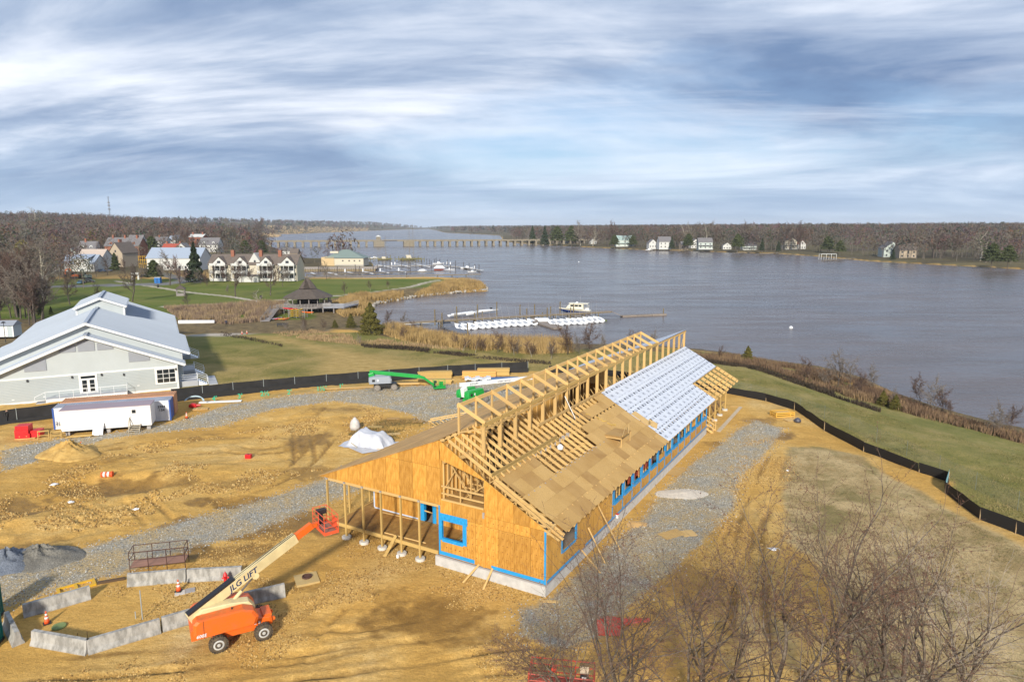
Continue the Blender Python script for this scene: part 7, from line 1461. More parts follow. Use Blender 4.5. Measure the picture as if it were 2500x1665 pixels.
for x,y,h,l in ((343,640,12,'thin utility pole above the slate-roofed brick house'),(590,610,11,'utility pole above the apartments roof')):
    p=gpl(x,y+12); o=empty('utility_pole',p,0,l,'pole'); MB().tube((0,0,-1),(0,0,h),.16,.12,6).build('pole',M_pile,o); MB().box(-1.1,1.1,-.06,.06,h-1.0,h-.85).build('crossarm',M_pile,o)
# a person far off on the path, another by the fence
def person(p,h,top,legs,label,rz=0.0,skin=(.45,.28,.2)):
    s=h/1.75; me=bpy.data.meshes.new('person'); V=[(0,0,.95),(0,0,1.2),(0,0,1.45),(0,.0,1.56),(0,0.01,1.66),(-.19,0,1.42),(-.24,.02,1.14),(-.22,-.08,.88),(.19,0,1.42),(.25,.02,1.14),(.22,-.08,.88),(-.1,0,.9),(-.12,-.02,.5),(-.12,.02,.08),(-.13,-.12,.04),(.1,0,.9),(.13,.03,.5),(.14,.06,.08),(.15,-.08,.04)]
    E=[(0,1),(1,2),(2,3),(3,4),(2,5),(5,6),(6,7),(2,8),(8,9),(9,10),(0,11),(11,12),(12,13),(13,14),(0,15),(15,16),(16,17),(17,18)]; Rr=[.15,.14,.15,.06,.11,.075,.055,.045,.075,.055,.045,.10,.07,.05,.05,.10,.07,.05,.05]
    me.from_pydata([tuple(c*s for c in v) for v in V],E,[]); o=bpy.data.objects.new('person',me); COL.objects.link(o); o.location=p; o.rotation_euler=(0,0,rz)
    o.modifiers.new('skin','SKIN'); 
    for i,sv in enumerate(me.skin_vertices[0].data): sv.radius=(Rr[i]*s,Rr[i]*s*.8); sv.use_root=(i==0)
    o.modifiers.new('sub','SUBSURF').levels=1
    g=NT('person_'+label.split()[2],.8); tc=g.n('ShaderNodeTexCoord').outputs['Object']; sp=g.n('ShaderNodeSeparateXYZ'); g.t.links.new(tc,sp.inputs[0]); c=g.ramp(g.ma('MULTIPLY',sp.outputs[2],.5/s),(.0,legs),(.455,legs),(.46,top),(.745,top),(.75,skin),(.86,skin),(.865,(.03,.02,.015))); g.t.links.new(c,g.b.inputs['Base Color']); me.materials.append(g.m); tag(o,label,'person'); return o
person(gpl(553,797),1.78,(.02,.025,.05),(.015,.015,.02),'person in dark clothes walking on the pale path past the boathouse',.4); person(gp(20,1034,0),1.78,(.02,.02,.022),(.02,.02,.025),'person in black working at the foot of the screen fence',1.2)
# ================================================================== VEGETATION
def grow(segs,p,d,L,r,lev,rg,P):
    n=P['nseg'][min(lev,len(P['nseg'])-1)]; pts=[p]; rr=[r]; q=p.copy(); dd=d.copy()
    for i in range(n):
        w=P['wob']*(1+.5*lev); dd=(dd+Vector((rg.gauss(0,w),rg.gauss(0,w),rg.gauss(0,w*.6)+P['up'][min(lev,len(P['up'])-1)]))).normalized()
        q=q+dd*(L/n); r1=r*(1-(1-P['taper'])*(i+1)/n); segs.append((pts[-1].copy(),q.copy(),rr[-1],r1,lev)); pts.append(q.copy()); rr.append(r1)
    if lev>=P['levels']: return
    k=P['kids'][lev]
    for c in range(k):
        t=P['start'][lev]+(1-P['start'][lev])*(c+rg.random())/k; t=min(t,.999); i=int(t*n); f=t*n-i; base=pts[i].lerp(pts[i+1],f); rb=rr[i]*(1-f)+rr[i+1]*f
        ax=(pts[i+1]-pts[i]).normalized(); a=rg.uniform(*P['ang'][lev]); u=Vector((rg.gauss(0,1),rg.gauss(0,1),rg.gauss(0,1))); u=(u-ax*u.dot(ax)).normalized(); nd=(ax*math.cos(a)+u*math.sin(a)).normalized()
        grow(segs,base,nd,L*P['ratio'][lev]*rg.uniform(.7,1.2)*(1.15-.45*t),max(rb*P['rr'],P['rmin']),lev+1,rg,P)
    # leader continues
    if P.get('leader',True) and lev<P['levels']: grow(segs,pts[-1],dd,L*.5,rr[-1],lev+1,rg,P)
def seg_mesh(name,segs,m,rmin=0.0):
    A=np.array([tuple(s[0]) for s in segs]); B=np.array([tuple(s[1]) for s in segs]); r0=np.maximum([s[2] for s in segs],rmin); r1=np.maximum([s[3] for s in segs],rmin*.8)
    d=B-A; d/=np.linalg.norm(d,axis=1)[:,None]+1e-9; u=np.where(np.abs(d[:,2:3])<.9,np.array([[0,0,1.]]),np.array([[1.,0,0]])); x=np.cross(d,u); x/=np.linalg.norm(x,axis=1)[:,None]; y=np.cross(d,x); V=[]
    for P_,r in ((A,r0),(B,r1)):
        for k in range(3): t=2*math.pi*k/3; V.append(P_+x*(np.cos(t)*r)[:,None]+y*(np.sin(t)*r)[:,None])
    n=len(segs); V=np.stack(V,1).reshape(-1,3); b=np.arange(n)*6; F=np.concatenate([np.stack([b+k,b+(k+1)%3,b+3+(k+1)%3,b+3+k],1) for k in range(3)])
    me=npmesh(name,V,F,False); me.materials.append(m); return me
def tri_cloud(C,size,rs,flat=1.0):
    """random small triangles at points C"""
    n=len(C); a=rs.randn(n,3); a/=np.linalg.norm(a,axis=1)[:,None]; b=rs.randn(n,3); b-=a*(a*b).sum(1)[:,None]; b/=np.linalg.norm(b,axis=1)[:,None]; s=(size*(.6+.8*rs.rand(n)))[:,None] if np.isscalar(size) else (size*(.6+.8*rs.rand(n)))[:,None]
    V=np.stack([C-a*s*.5-b*s*.3,C+a*s*.5-b*s*.3,C+b*s*.6],1).reshape(-1,3); F=np.arange(3*n).reshape(-1,3); return V,F
M_bark=mat('bark_grey',(.125,.10,.082),.95,noise=.35,nscale=3,var=.12); M_twig=mat('twig_brown',(.125,.095,.077),.95,var=.15,noise=.25,nscale=.3,coord='World'); M_twigr=mat('twig_reddish',(.135,.085,.066),.95,var=.12,noise=.25,nscale=.4,coord='World'); M_twigg=mat('twig_grey',(.20,.165,.135),.95,var=.15); M_pale=mat('bark_pale',(.52,.47,.38),.9,noise=.35,nscale=2); M_bud=mat('bud_brown',(.15,.07,.045),.9,noise=.3,nscale=2,coord='World')
M_fore=mat('bark_lichen',(.20,.165,.125),.95,col2=(.07,.05,.038),nscale=9,lo=.4,hi=.6,coord='World')
BASE=dict(nseg=[6,5,4,3,2],wob=.10,up=[.05,.10,.06,.03,.0],taper=.45,levels=4,kids=[7,6,5,4],start=[.30,.25,.2,.15],ang=[(R(25),R(55)),(R(25),R(60)),(R(25),R(65)),(R(25),R(70))],ratio=[.55,.50,.48,.45],rr=.58,rmin=.012)
def tree_variant(seed,h,P=None,trunk_m=M_bark,twig_m=M_twig,rmin=.03,split=2,r=None):
    rg=random.Random(seed); Q=dict(BASE); Q.update(P or {}); segs=[]; grow(segs,Vector((0,0,-.3)),Vector((rg.gauss(0,.04),rg.gauss(0,.04),1)).normalized(),h*.62,(r or h*.020),0,rg,Q)
    top=max(s[1].z for s in segs); k=h/top; segs=[(a*k,b*k,c*k,d*k,l) for a,b,c,d,l in segs]
    return seg_mesh('trunk',[s for s in segs if s[4]<split],trunk_m,.0),seg_mesh('crown',[s for s in segs if s[4]>=split],twig_m,rmin)
TV={}
def variant(kind,i):
    key=(kind,i)
    if key not in TV:
        if kind=='bare': TV[key]=tree_variant(10+i,12.0,dict(kids=[7,6,5,3]),M_bark,(M_twig,M_twigr,M_twigg)[i%3],.028)
        elif kind=='syc': TV[key]=tree_variant(40+i,14.0,dict(kids=[8,5,4,3],wob=.16,up=[.06,.02,.02,0]),M_pale,mat('twig_tan',(.19,.16,.115),.95,var=.1),.03,3,.34)
        elif kind=='shore': TV[key]=tree_variant(70+i,6.0,dict(kids=[8,6,4,3],start=[.08,.1,.1,.1],wob=.14),M_twigg if i%2 else M_bark,(M_twigr,M_twigg)[i%2],.018,2,.07)
        elif kind=='birch': TV[key]=tree_variant(90+i,6.5,dict(kids=[9,5,4,2],start=[.25,.1,.1,.1]),M_pale,M_twigr,.016,1,.075)
        elif kind=='narrow': TV[key]=tree_variant(120+i,11.0,dict(kids=[12,5,4,3],start=[.06,.1,.1,.1],ang=[(R(12),R(28)),(R(15),R(30)),(R(15),R(35)),(R(15),R(40))],ratio=[.62,.5,.45,.4],up=[.05,.12,.1,.05]),M_bark,mat('twig_mauve',(.20,.13,.115),.95,var=.1),.03)
    return TV[key]
def tree(px,py,hpx,kind,i,label,group=None,z=None,name='bare_tree',rz=None):
    p=gpl(px,py) if z is None else gp(px,py,z); h=hpx*mpp(p); ref={'bare':12,'syc':14,'shore':6,'birch':6.5,'narrow':11}[kind]; t,c=variant(kind,i); e=empty(name,(p.x,p.y,p.z),rz if rz is not None else (px*7.3)%6.28,label,'tree',group); e.scale=(h/ref,)*3
    link('trunk',t,None,e); link('crown',c,None,e); return e
# --- foreground trees, close below the camera
FP_=dict(nseg=[7,7,6,4,3],levels=4,kids=[6,6,5,3],start=[.10,.20,.15,.1],wob=.065,up=[.04,.07,.04,.02,.0],ang=[(R(14),R(36)),(R(20),R(42)),(R(22),R(50)),(R(25),R(60))],ratio=[1.0,.62,.50,.45],rr=.56,rmin=.006,taper=.38)
def foretree(seed,x,y,h,label,spread=1.0,buds=9000,lean=(0,0),P=None,tw=None,sc=None,clipz=0):
    rg=random.Random(seed); Q=dict(FP_); Q.update(P or {}); segs=[]; grow(segs,Vector((0,0,-.2)),Vector((lean[0],lean[1],1)).normalized(),h*.50,h*.0215,0,rg,Q)
    top=max(s[1].z for s in segs); k=h/top; segs=[(Vector((a.x*k*spread,a.y*k*spread,a.z*k)),Vector((b.x*k*spread,b.y*k*spread,b.z*k)),c*k,d*k,l) for a,b,c,d,l in segs]
    e=empty('bare_tree',(x,y,gh(x,y)),rg.uniform(0,6),label,'tree'); link('trunk',seg_mesh('trunk',[s for s in segs if s[4]<3],M_fore,.010),None,e); tw_=[s for s in segs if s[4]>=3]; cr=link('crown',seg_mesh('crown',tw_,tw or mat('twig_fore',(.185,.12,.085),.95,noise=.3,nscale=1,coord='World'),.0055),None,e)
    if buds:
        rs=np.random.RandomState(seed); fine=[s for s in segs if s[4]>=4]; idx=rs.randint(0,len(fine),buds); t=rs.rand(buds)[:,None]; A=np.array([tuple(fine[i][0]) for i in idx]); B=np.array([tuple(fine[i][1]) for i in idx]); V,F=tri_cloud(A+(B-A)*t+rs.randn(buds,3)*.02,.05,rs); me=npmesh('buds',V,F); me.materials.append(M_bud); tag(link('buds',me,None,e),kind='stuff')
    return e
foretree(1,5.6,27.4,12.4,'bare spreading tree in front of the gravel, nearest the red platform',1.75,3600,(-.16,.1))
foretree(2,11.0,26.6,13.8,'bare many-stemmed tree in front of the tyre-marked sand',1.5,5000,(.0,.08))
foretree(3,14.3,26.8,13.9,'bare upright tree between the sandy track and the dry grass',1.45,5000,(.03,.06))
foretree(6,17.4,27.6,12.8,'bare reddish tree standing on the dry grass beside the upright one',1.5,4600,(.05,.08))
foretree(4,20.4,27.0,10.8,'pale sparse bare tree at the dry grass, without buds',1.2,0,(.05,.05),dict(kids=[6,6,5,3]),mat('twig_pale',(.40,.34,.28),.95))
foretree(5,2.6,27.8,9.6,'smaller bare tree leaning over the gravel end',1.6,2200,(.15,.15),dict(kids=[6,7,6,4]))
foretree(7,8.4,27.0,12.2,'bare tree before the red netting, between two larger trees',1.6,3000,(.06,.1))
# --- trees and shrubs along the near shore
i=0
NB='bare shrub or young tree on the river bank behind the lawn'
for px,py,h in ((1215,862,62),(1345,868,40),(1385,866,85),(1415,866,60),(1440,866,88),(1475,862,55),(1540,858,60),(1590,852,55),(1180,858,38),(1262,865,45),(1300,868,34)):
    tree(px,py,h,'shore',i%4,NB,'bank trees behind the lawn'); i+=1
for px,py,h in ((1130,858,48),(1160,862,45),(1255,868,58),(1298,872,55),(1345,878,52)): tree(px,py,h,'birch',i%3,'slim pale-stemmed birch on the bank beyond the dock reeds','birches on the near bank',name='birch_tree'); i+=1
RB='bare tree on the grassy river bank right of the building'
for px,py,h in ((1965,925,60),(2045,948,105),(2075,950,85),(2010,940,60),(2100,955,60),(2125,950,70),(2245,985,75),(2275,1005,95),(2300,1010,70),(2440,1055,85),(2465,1055,75),(2420,1052,60),(1760,876,36),(2180,985,45),(2320,1015,45)): tree(px,py,h,'shore' if px not in(2045,2075) else 'bare',i%4 if px not in(2045,2075) else 2,RB,'bank trees on the right'); i+=1
for px,py,h in ((1975,928,35),(2098,965,45)): tree(px,py,h,'birch',i%3,'small birch with pale stems on the right bank','right bank birches',name='birch_tree'); i+=1
# --- shrubs on the waste ground left of the lawn and round the plaza
for px,py,h in ((985,800,45),(945,798,45),(960,808,35),(1110,845,35),(740,810,32),(745,806,42),(700,806,28),(790,806,30),(960,815,30),(1010,812,35),(880,840,30),(985,830,40)): tree(px-0,py,h,'shore',i%4,'bare bush on the waste ground near the pale plaza','bushes near the plaza',name='bare_bush'); i+=1
# --- park and town trees
for px,py,h,k,v,l in ((105,742,150,'syc',0,'tall white-limbed sycamore left of the park lawn'),(323,737,108,'bare',0,'bare round-headed tree on the lawn behind the boathouse ridge'),(575,725,95,'bare',1,'bare spreading tree before the apartments, left of the pair'),(660,722,90,'bare',4,'bare spreading tree before the apartments, nearer the marina'),(415,697,95,'bare',2,'bare tree before the long white hall'),(440,700,80,'narrow',0,'narrow mauve upswept tree beside the dark spruce'),(460,752,42,'bare',3,'small crooked bare tree near the lower park path'),(628,745,42,'syc',1,'small pale-stemmed tree above the marsh'),(797,683,50,'bare',5,'bare tree before the marina quay'),(842,722,36,'bare',1,'small bare tree on the green point'),(905,710,28,'birch',0,'thin pale sapling on the green point, left one'),(948,706,26,'birch',1,'thin pale sapling on the green point beside the path'),(172,745,95,'bare',4,'thin bare tree in front of the road near the sycamore'),(555,716,26,'shore',1,'small pale shrub tree beside the path'),(240,735,50,'bare',3,'low reddish bare tree above the boathouse roof'),(505,700,40,'shore',2,'reddish bush tree at the apartments corner'),(615,692,40,'shore',0,'red-brown shrub before the apartments entrance'),(690,700,45,'bare',5,'small bare tree right of the apartments'),(95,590,84,'syc',2,'huge pale sycamore rising above the wood on the left')): tree(px,py,h,k,v,l,name='bare_tree')
for j in range(26):
    rg_=random.Random(500+j); px=rg_.uniform(-20,110); py=rg_.uniform(735,800); tree(px,py,rg_.uniform(90,190),'bare',j%6,'bare grey-brown tree in the thicket left of the boathouse','thicket left of the boathouse')
for j in range(60):
    rg_=random.Random(900+j); px=rg_.uniform(60,640); y0=(640 if px<330 else 610); py=rg_.uniform(y0-22,y0+6); tree(px,py,rg_.uniform(32,62),'bare',j%6,'bare brown tree among the town houses','bare trees among the town houses')
for j in range(34):
    rg_=random.Random(1300+j); px=rg_.uniform(1235,2480); t=(px-1235)/1245; py=597+t*t*45+3-rg_.uniform(0,4); tree(px,py,rg_.uniform(40,62)*(1+.5*t),'bare' if j%5 else 'syc',j%6 if j%5 else j%3,'bare tree at the front of the wood across the river','front trees of the far wood')
for j,(px,py,h) in enumerate(((520,692,52),(545,690,46),(590,690,50),(635,690,46),(680,690,50),(705,690,44),(150,676,50),(176,672,46),(235,676,44),(262,672,52),(305,676,48),(345,690,50),(395,690,56),(455,690,44),(128,690,60),(60,700,80),(30,705,90),(490,694,40))): tree(px,py,h,'bare',j%6,'bare tree standing in front of the town houses by the lawn','lawn-side trees before the houses')
# --- evergreens
def conifer_mesh(name,seed,h,w,m,n=5000,shape=1.0,size=.28,low=.0):
    rs=np.random.RandomState(seed); z=rs.rand(n)**.8; r=(1-z)**shape*w/2*(.55+.45*np.sqrt(rs.rand(n)))*(1+.22*np.sin(z*34+rs.rand()*6)); a=rs.rand(n)*6.283; lump=1+.20*np.sin(3*a+z*9)+.12*np.sin(7*a-z*15); C=np.stack([r*lump*np.cos(a),r*lump*np.sin(a),low+z*(h-low)-.12*r],1); V,F=tri_cloud(C,size,rs); me=npmesh(name,V,F); me.materials.append(m); return me
def foliage_mat(name,a,b):
    g=NT(name,.9); c=g.ramp(g.noise(1.3,4,.7),(.35,a),(.65,b)); oi=g.n('ShaderNodeObjectInfo').outputs['Random']; c=g.mix(.25,c,g.ramp(oi,(0.,a),(1.,b))); g.t.links.new(c,g.b.inputs['Base Color']); return g.m
M_cedar=foliage_mat('cedar_green',(.045,.052,.010),(.15,.125,.022)); M_spruce=foliage_mat('spruce_green',(.014,.028,.012),(.045,.062,.024)); M_pine=foliage_mat('pine_green',(.028,.042,.012),(.085,.10,.03)); M_olive=foliage_mat('willow_olive',(.13,.11,.02),(.22,.18,.045))
CM={'cedar':(conifer_mesh('foliage',3,8,6.2,M_cedar,9000,.75,.30,.2),8),'spruce':(conifer_mesh('foliage',4,14,6.5,M_spruce,5000,.95,.55,.5),14),'pine':(conifer_mesh('foliage',5,12,8.5,M_pine,3500,.45,.7,3.2),12),'cone':(conifer_mesh('foliage',6,8,4,M_pine,3000,.7,.4,.2),8),'willow':(conifer_mesh('foliage',7,10,9,M_olive,3500,.4,.6,2.0),10)}
tkm=MB().tube((0,0,-.5),(0,0,1),.02,.008,6).mesh('trunk'); tkm.materials.append(M_bark)
def conifer(px,py,hpx,kind,label,group=None,name='evergreen_tree'):
    p=gpl(px,py); me,ref=CM[kind]; h=hpx*mpp(p); e=empty(name,p,(px*3.1)%6.28,label,'tree',group); e.scale=(h/ref,)*3; link('crown',me,None,e); link('trunk',tkm,None,e,scale=(ref,ref,ref*.92)); return e
conifer(905,815,76,'cedar','dense olive-green cedar on the bank at the landward pier end'); conifer(857,800,34,'cedar','small young cedar left of the dense cedar'); conifer(818,800,20,'cedar','low dark cedar shrub beside the plaza end')
conifer(478,688,95,'spruce','tall dark spruce between the long hall and the apartments'); conifer(378,688,52,'pine','dark spreading conifer above the blue cabin'); conifer(282,660,42,'cone','dark cone-shaped evergreen beside the tan gable house'); conifer(372,622,44,'pine','round dark evergreen behind the long hall'); conifer(300,590,42,'pine','large dark evergreen crown above the slate roofs'); conifer(232,600,40,'willow','yellowish evergreen crown left of the large dark one'); conifer(505,584,28,'pine','evergreen beside the brick mansion'); conifer(640,626,38,'pine','dark evergreen clump above the apartments, near the bridge'); conifer(600,628,40,'pine','dark evergreen behind the apartments centre'); conifer(548,572,26,'pine','tall evergreen on the ridge before the river'); conifer(60,640,52,'willow','yellow-green willow in the wood left of the white house'); conifer(98,770,28,'cone','dark green shrub behind the boathouse roof'); conifer(45,772,26,'cone','low dark shrub beside the small shed'); conifer(125,768,20,'cone','dark low shrub next to the boathouse ridge')
for j,(px,py,h) in enumerate(((1330,598,46),(1360,598,44),(1395,599,46),(1300,596,44),(1500,604,30),(1545,603,28),(1640,607,30),(1680,608,36),(1800,612,40),(1860,612,30),(2050,622,34),(2020,618,40),(2180,634,26),(2420,650,55),(2460,650,50),(1900,614,26))): conifer(px,py,h,'pine' if j%3 else 'spruce','evergreen among the bare wood across the river','evergreens across the river')
for px,py,l in ((2185,1000,'olive evergreen shrub on the right bank between bare trees'),(2155,990,'wide olive shrub on the right bank'),(1825,882,'round olive bush at the river edge beyond the porch')): conifer(px,py,38,'cedar',l,None,'evergreen_bush')
# --- far woods: one mass each
def woods(name,label,pts,h0,h1,seed,evg=.06,dens_q=46,size=1.5,reddish=.3):
    rs=np.random.RandomState(seed); n=len(pts); H=(h0+(h1-h0)*rs.rand(n)); Wd=H*(.52+.25*rs.rand(n)); kind=rs.rand(n); k=dens_q
    u=rs.randn(n,k,3); u/=np.linalg.norm(u,axis=2)[:,:,None]; rad=(.55+.45*rs.rand(n,k,1))
    C=u*rad*np.stack([Wd/2,Wd/2,H*.36],1)[:,None,:]; C[:,:,2]+=(H*.62)[:,None]; C+=pts[:,None,:]
    a=rs.randn(n,k,3); a[:,:,2]=np.abs(a[:,:,2])+.3; a/=np.linalg.norm(a,axis=2)[:,:,None]; b=rs.randn(n,k,3); b-=a*(a*b).sum(2)[:,:,None]; b/=np.linalg.norm(b,axis=2)[:,:,None]
    ev=(kind<evg)[:,None,None]; s=size*(.7+.7*rs.rand(n,k,1)); L=np.where(ev,s,s*1.5); wv=np.where(ev,s*.8,s*.42)
    V=np.stack([C-a*L*.5-b*wv*.5,C-a*L*.5+b*wv*.5,C+a*L*.5],2).reshape(-1,3); F=np.arange(len(V)).reshape(-1,3)
    base=np.array([.092,.070,.055])+rs.randn(n,3)*np.array([.012,.009,.008]); red=np.array([.112,.067,.050]); rm=(rs.rand(n)<reddish)[:,None]; base=np.where(rm,red+rs.randn(n,3)*.012,base); gry=np.array([.115,.098,.08]); base=np.where((rs.rand(n)<.15)[:,None],gry,base); base=np.where((kind<evg)[:,None],np.array([.022,.034,.014])+rs.rand(n,3)*.018,base); base=np.clip(base,.012,1)
    col=np.repeat(base,k*3,axis=0).reshape(n,k*3,3); jit=np.repeat(.75+.5*rs.rand(n,k,1),3,axis=1); col=(col*jit).reshape(-1,3)
    # trunks
    T0=pts.copy(); T1=pts.copy(); T1[:,2]+=H*.6; w=.012*H; TV_=np.stack([T0+np.stack([-w,0*w,0*w-1],1),T0+np.stack([w,0*w,0*w-1],1),T1],1).reshape(-1,3); TF=np.arange(len(TV_)).reshape(-1,3)+len(V); tcol=np.repeat(np.array([[.12,.10,.085]]),len(TV_),axis=0)
    me=npmesh(name,np.vstack([V,TV_]),np.vstack([F,TF])); at=me.color_attributes.new('Col','FLOAT_COLOR','POINT'); cc=np.vstack([col,tcol]); at.data.foreach_set('color',np.hstack([cc,np.ones((len(cc),1))]).astype(np.float32).ravel())
    if 'wood_mass' not in MATS:
        g=NT('wood_mass',.95); q=g.n('ShaderNodeAttribute',attribute_name='Col'); g.t.links.new(q.outputs['Color'],g.b.inputs['Base Color'])
    me.materials.append(MATS['wood_mass']); o=link(name,me); tag(o,label,'woods',None,'stuff'); return o
def scatter(n,fx,fy,seed,keep):
    rs=np.random.RandomState(seed); x=fx(rs,n); y=fy(rs,n,x); h,a,b=base_height(x,y); m=keep(x,y,a,b); return np.stack([x,y,h],1)[m]
# right bank wood: distance behind the far shore
rs0=np.random.RandomState(3); SB=poly_px(FAR_SHORE[3:],WZ)
def alongshore(SB,n,dmin,dmax,seed,p=1.0):
    rs=np.random.RandomState(seed); seg=rs.randint(0,len(SB)-1,n); L=np.hypot(*(SB[1:]-SB[:-1]).T); seg=rs.choice(len(SB)-1,n,p=L/L.sum()); t=rs.rand(n)[:,None]; P=SB[seg]*(1-t)+SB[seg+1]*t; d=SB[seg+1]-SB[seg]; nn=np.stack([d[:,1],-d[:,0]],1); nn/=np.linalg.norm(nn,axis=1)[:,None]; nn*=np.sign(nn[:,1:2]+1e-6); dist=dmin+(dmax-dmin)*rs.rand(n)**p; P=P+nn*dist[:,None]+rs.randn(n,2)*4; h,a,b=base_height(P[:,0],P[:,1]); m=(b>dmin*.6); return np.stack([P[:,0],P[:,1],h],1)[m]
woods('far_bank_wood','bare brown wood with scattered pines along the far river bank',alongshore(SB,2600,26,260,5,1.3),17,25,11,.10)
woods('far_bank_backwood','hazy bare wood rising behind the far river bank',alongshore(SB,2200,240,1500,6,1.0),19,27,12,.08,34,2.6)
sx=lambda a,b:(lambda rs,n: a+(b-a)*rs.rand(n))
hl=scatter(5200,lambda rs,n:-1500+1450*rs.rand(n)**.8,lambda rs,n,x:430+1500*rs.rand(n)**1.6,21,lambda x,y,a,b:(a>14)&(np.abs(np.arctan2(x,y))<R(45))&~((y<600)&(x>-330)&(x<-120)))
woods('hill_wood','bare brown and reddish wood covering the hill behind the town',hl,15,23,22,.05,36,2.0,.42)
hl2=scatter(170,lambda rs,n:-330+260*rs.rand(n),lambda rs,n,x:420+170*rs.rand(n),23,lambda x,y,a,b:(a>10)); woods('town_wood','bare trees filling the gaps between the upper town houses',hl2,8,13,24,.12,60,.8,.35)
lw_=scatter(260,lambda rs,n:-330+200*rs.rand(n),lambda rs,n,x:250+160*rs.rand(n),25,lambda x,y,a,b:(a>10)&(x<-.62*y)); woods('left_thicket','dense bare thicket at the left edge of the town',lw_,11,17,26,.04,110,.85,.3)
fl_=scatter(5200,lambda rs,n:-4200+5600*rs.rand(n),lambda rs,n,x:1800+5200*rs.rand(n)**1.3,31,lambda x,y,a,b:(np.maximum(a,b)>25)&(np.abs(np.arctan2(x,y))<R(46))); woods('distant_wood','distant dark tree line at the end of the river',fl_,18,26,32,.15,14,7.0,.1)
fr_=scatter(3600,lambda rs,n:300+4200*rs.rand(n),lambda rs,n,x:1500+4200*rs.rand(n)**1.3,33,lambda x,y,a,b:(b>60)&(np.abs(np.arctan2(x,y))<R(46))); woods('distant_wood','distant flat woods beyond the far bank',fr_,18,26,34,.12,16,6.0,.25)
# --- reeds and rough grass
def reeds(name,label,zones,h0,h1,seed,cols,wid=.10):
    Vs=[];
    for (poly,n,zz) in zones:
        rs=np.random.RandomState(seed+n); W_=np.array([(p.x,p.y) for p in [gpl(*q) for q in poly]]) if zz is None else poly_px(poly,zz); lo,hi=W_.min(0),W_.max(0); P=lo+(hi-lo)*rs.rand(n*3,2); P=P[inside(P,W_)][:n]; cl=vnoise(P[:,0],P[:,1],3.0,seed); P=P[cl>-.55]; h,a,b=base_height(P[:,0],P[:,1]); P=P[a>-.4]; h=h[a>-.4]; m=len(P); H=(h0+(h1-h0)*rs.rand(m))*(.75+.35*vnoise(P[:,0],P[:,1],6.0,seed+1)); an=rs.rand(m)*6.28; ln=rs.randn(m,2)*.16*H[:,None]; w=wid*(.6+.8*rs.rand(m)); dx=np.cos(an)*w; dy=np.sin(an)*w; Z=np.zeros(m)
        Vs.append(np.stack([np.stack([P[:,0]-dx,P[:,1]-dy,h-.1],1),np.stack([P[:,0]+dx,P[:,1]+dy,h-.1],1),np.stack([P[:,0]+ln[:,0],P[:,1]+ln[:,1],h+H],1)],1).reshape(-1,3))
    V=np.vstack(Vs); F=np.arange(len(V)).reshape(-1,3); me=npmesh(name,V,F); g=NT(name+'_blades',.9); c=g.ramp(g.noise(.35,5,.7),(.33,cols[0]),(.5,cols[1]),(.67,cols[2])); g.t.links.new(c,g.b.inputs['Base Color']); me.materials.append(g.m); o=link(name,me); tag(o,label,'reeds',None,'stuff'); return o
TAN=[(.17,.115,.048),(.34,.225,.085),(.46,.32,.14)]
reeds('shore_reeds','tall golden reeds along the near shore below the sailing pier',[([(925,812),(960,800),(1000,806),(1070,820),(1190,832),(1300,838),(1390,844),(1400,862),(1300,866),(1190,858),(1070,846),(980,832)],15000,None)],1.6,2.8,41,TAN,.07)
reeds('point_reeds','golden reeds round the tip of the green point',[([(985,724),(1040,704),(1070,693),(1120,686),(1172,692),(1188,708),(1134,713),(1036,722)],13000,None),([(800,752),(850,725),(985,714),(985,724),(944,738),(905,748),(890,770),(840,775)],14000,None)],1.4,2.6,42,TAN,.10)
reeds('marsh_brush','tan and mauve marsh brush between the boathouse and the pavilion',[([(400,752),(560,748),(700,742),(690,765),(645,785),(560,792),(440,782)],22000,None)],1.2,2.6,43,[(.15,.095,.075),(.24,.17,.11),(.40,.29,.13)],.09)
reeds('far_reeds','strip of golden reeds along the far river bank',[([(2000,628),(2120,640),(2311,650),(2500,660),(2700,672),(2700,664),(2500,650),(2311,641),(2120,632)],9000,None),([(1226,591),(1300,598),(1416,603),(1640,612),(1640,608),(1416,599),(1300,593)],4000,None)],1.5,3.0,44,TAN,.5)
reeds('distant_marsh','pale tan marsh islands far up the river',[([(560,570),(727,571),(846,566),(900,563.5),(900,562),(727,566),(580,567)],5000,None),([(585,580),(676,579),(690,575.5),(600,575)],1500,None),([(1087,568.5),(1222,575),(1222,572),(1087,566.5)],1500,None)],2.0,3.5,45,[(.34,.23,.12),(.42,.30,.16),(.48,.35,.2)],2.0)
reeds('bank_brush','brown brush and dead weeds along the right-hand river bank',[([(1690,866),(1800,872),(1903,892),(2011,905),(2119,934),(2200,972),(2292,1004),(2354,1022),(2500,1060),(2500,1085),(2354,1045),(2250,1020),(2150,990),(2050,965),(1950,930),(1850,896),(1700,876)],20000,None)],.5,1.3,46,[(.085,.05,.032),(.16,.10,.06),(.28,.19,.095)],.06)
reeds('hedge_strip','dark clipped brush strip along the far edge of the lawn',[([(880,842),(1000,848),(1200,872),(1345,884),(1345,890),(1200,880),(1000,856),(880,848)],7000,None),([(1700,876),(1850,897),(1950,930),(2050,965),(2150,1000),(2150,1008),(2050,975),(1950,940),(1850,905),(1700,882)],9000,None),([(530,818),(600,830),(690,848),(690,842),(600,822),(540,812)],1500,None)],.4,.8,47,[(.022,.016,.011),(.04,.028,.018),(.075,.05,.03)],.07)
reeds('rough_grass','rough straw-coloured grass on the waste ground by the plaza',[([(660,815),(760,805),(900,825),(1000,838),(1150,856),(1000,848),(880,843),(760,832)],9000,None)],.3,.8,48,[(.22,.14,.08),(.34,.23,.12),(.44,.32,.17)],.06)
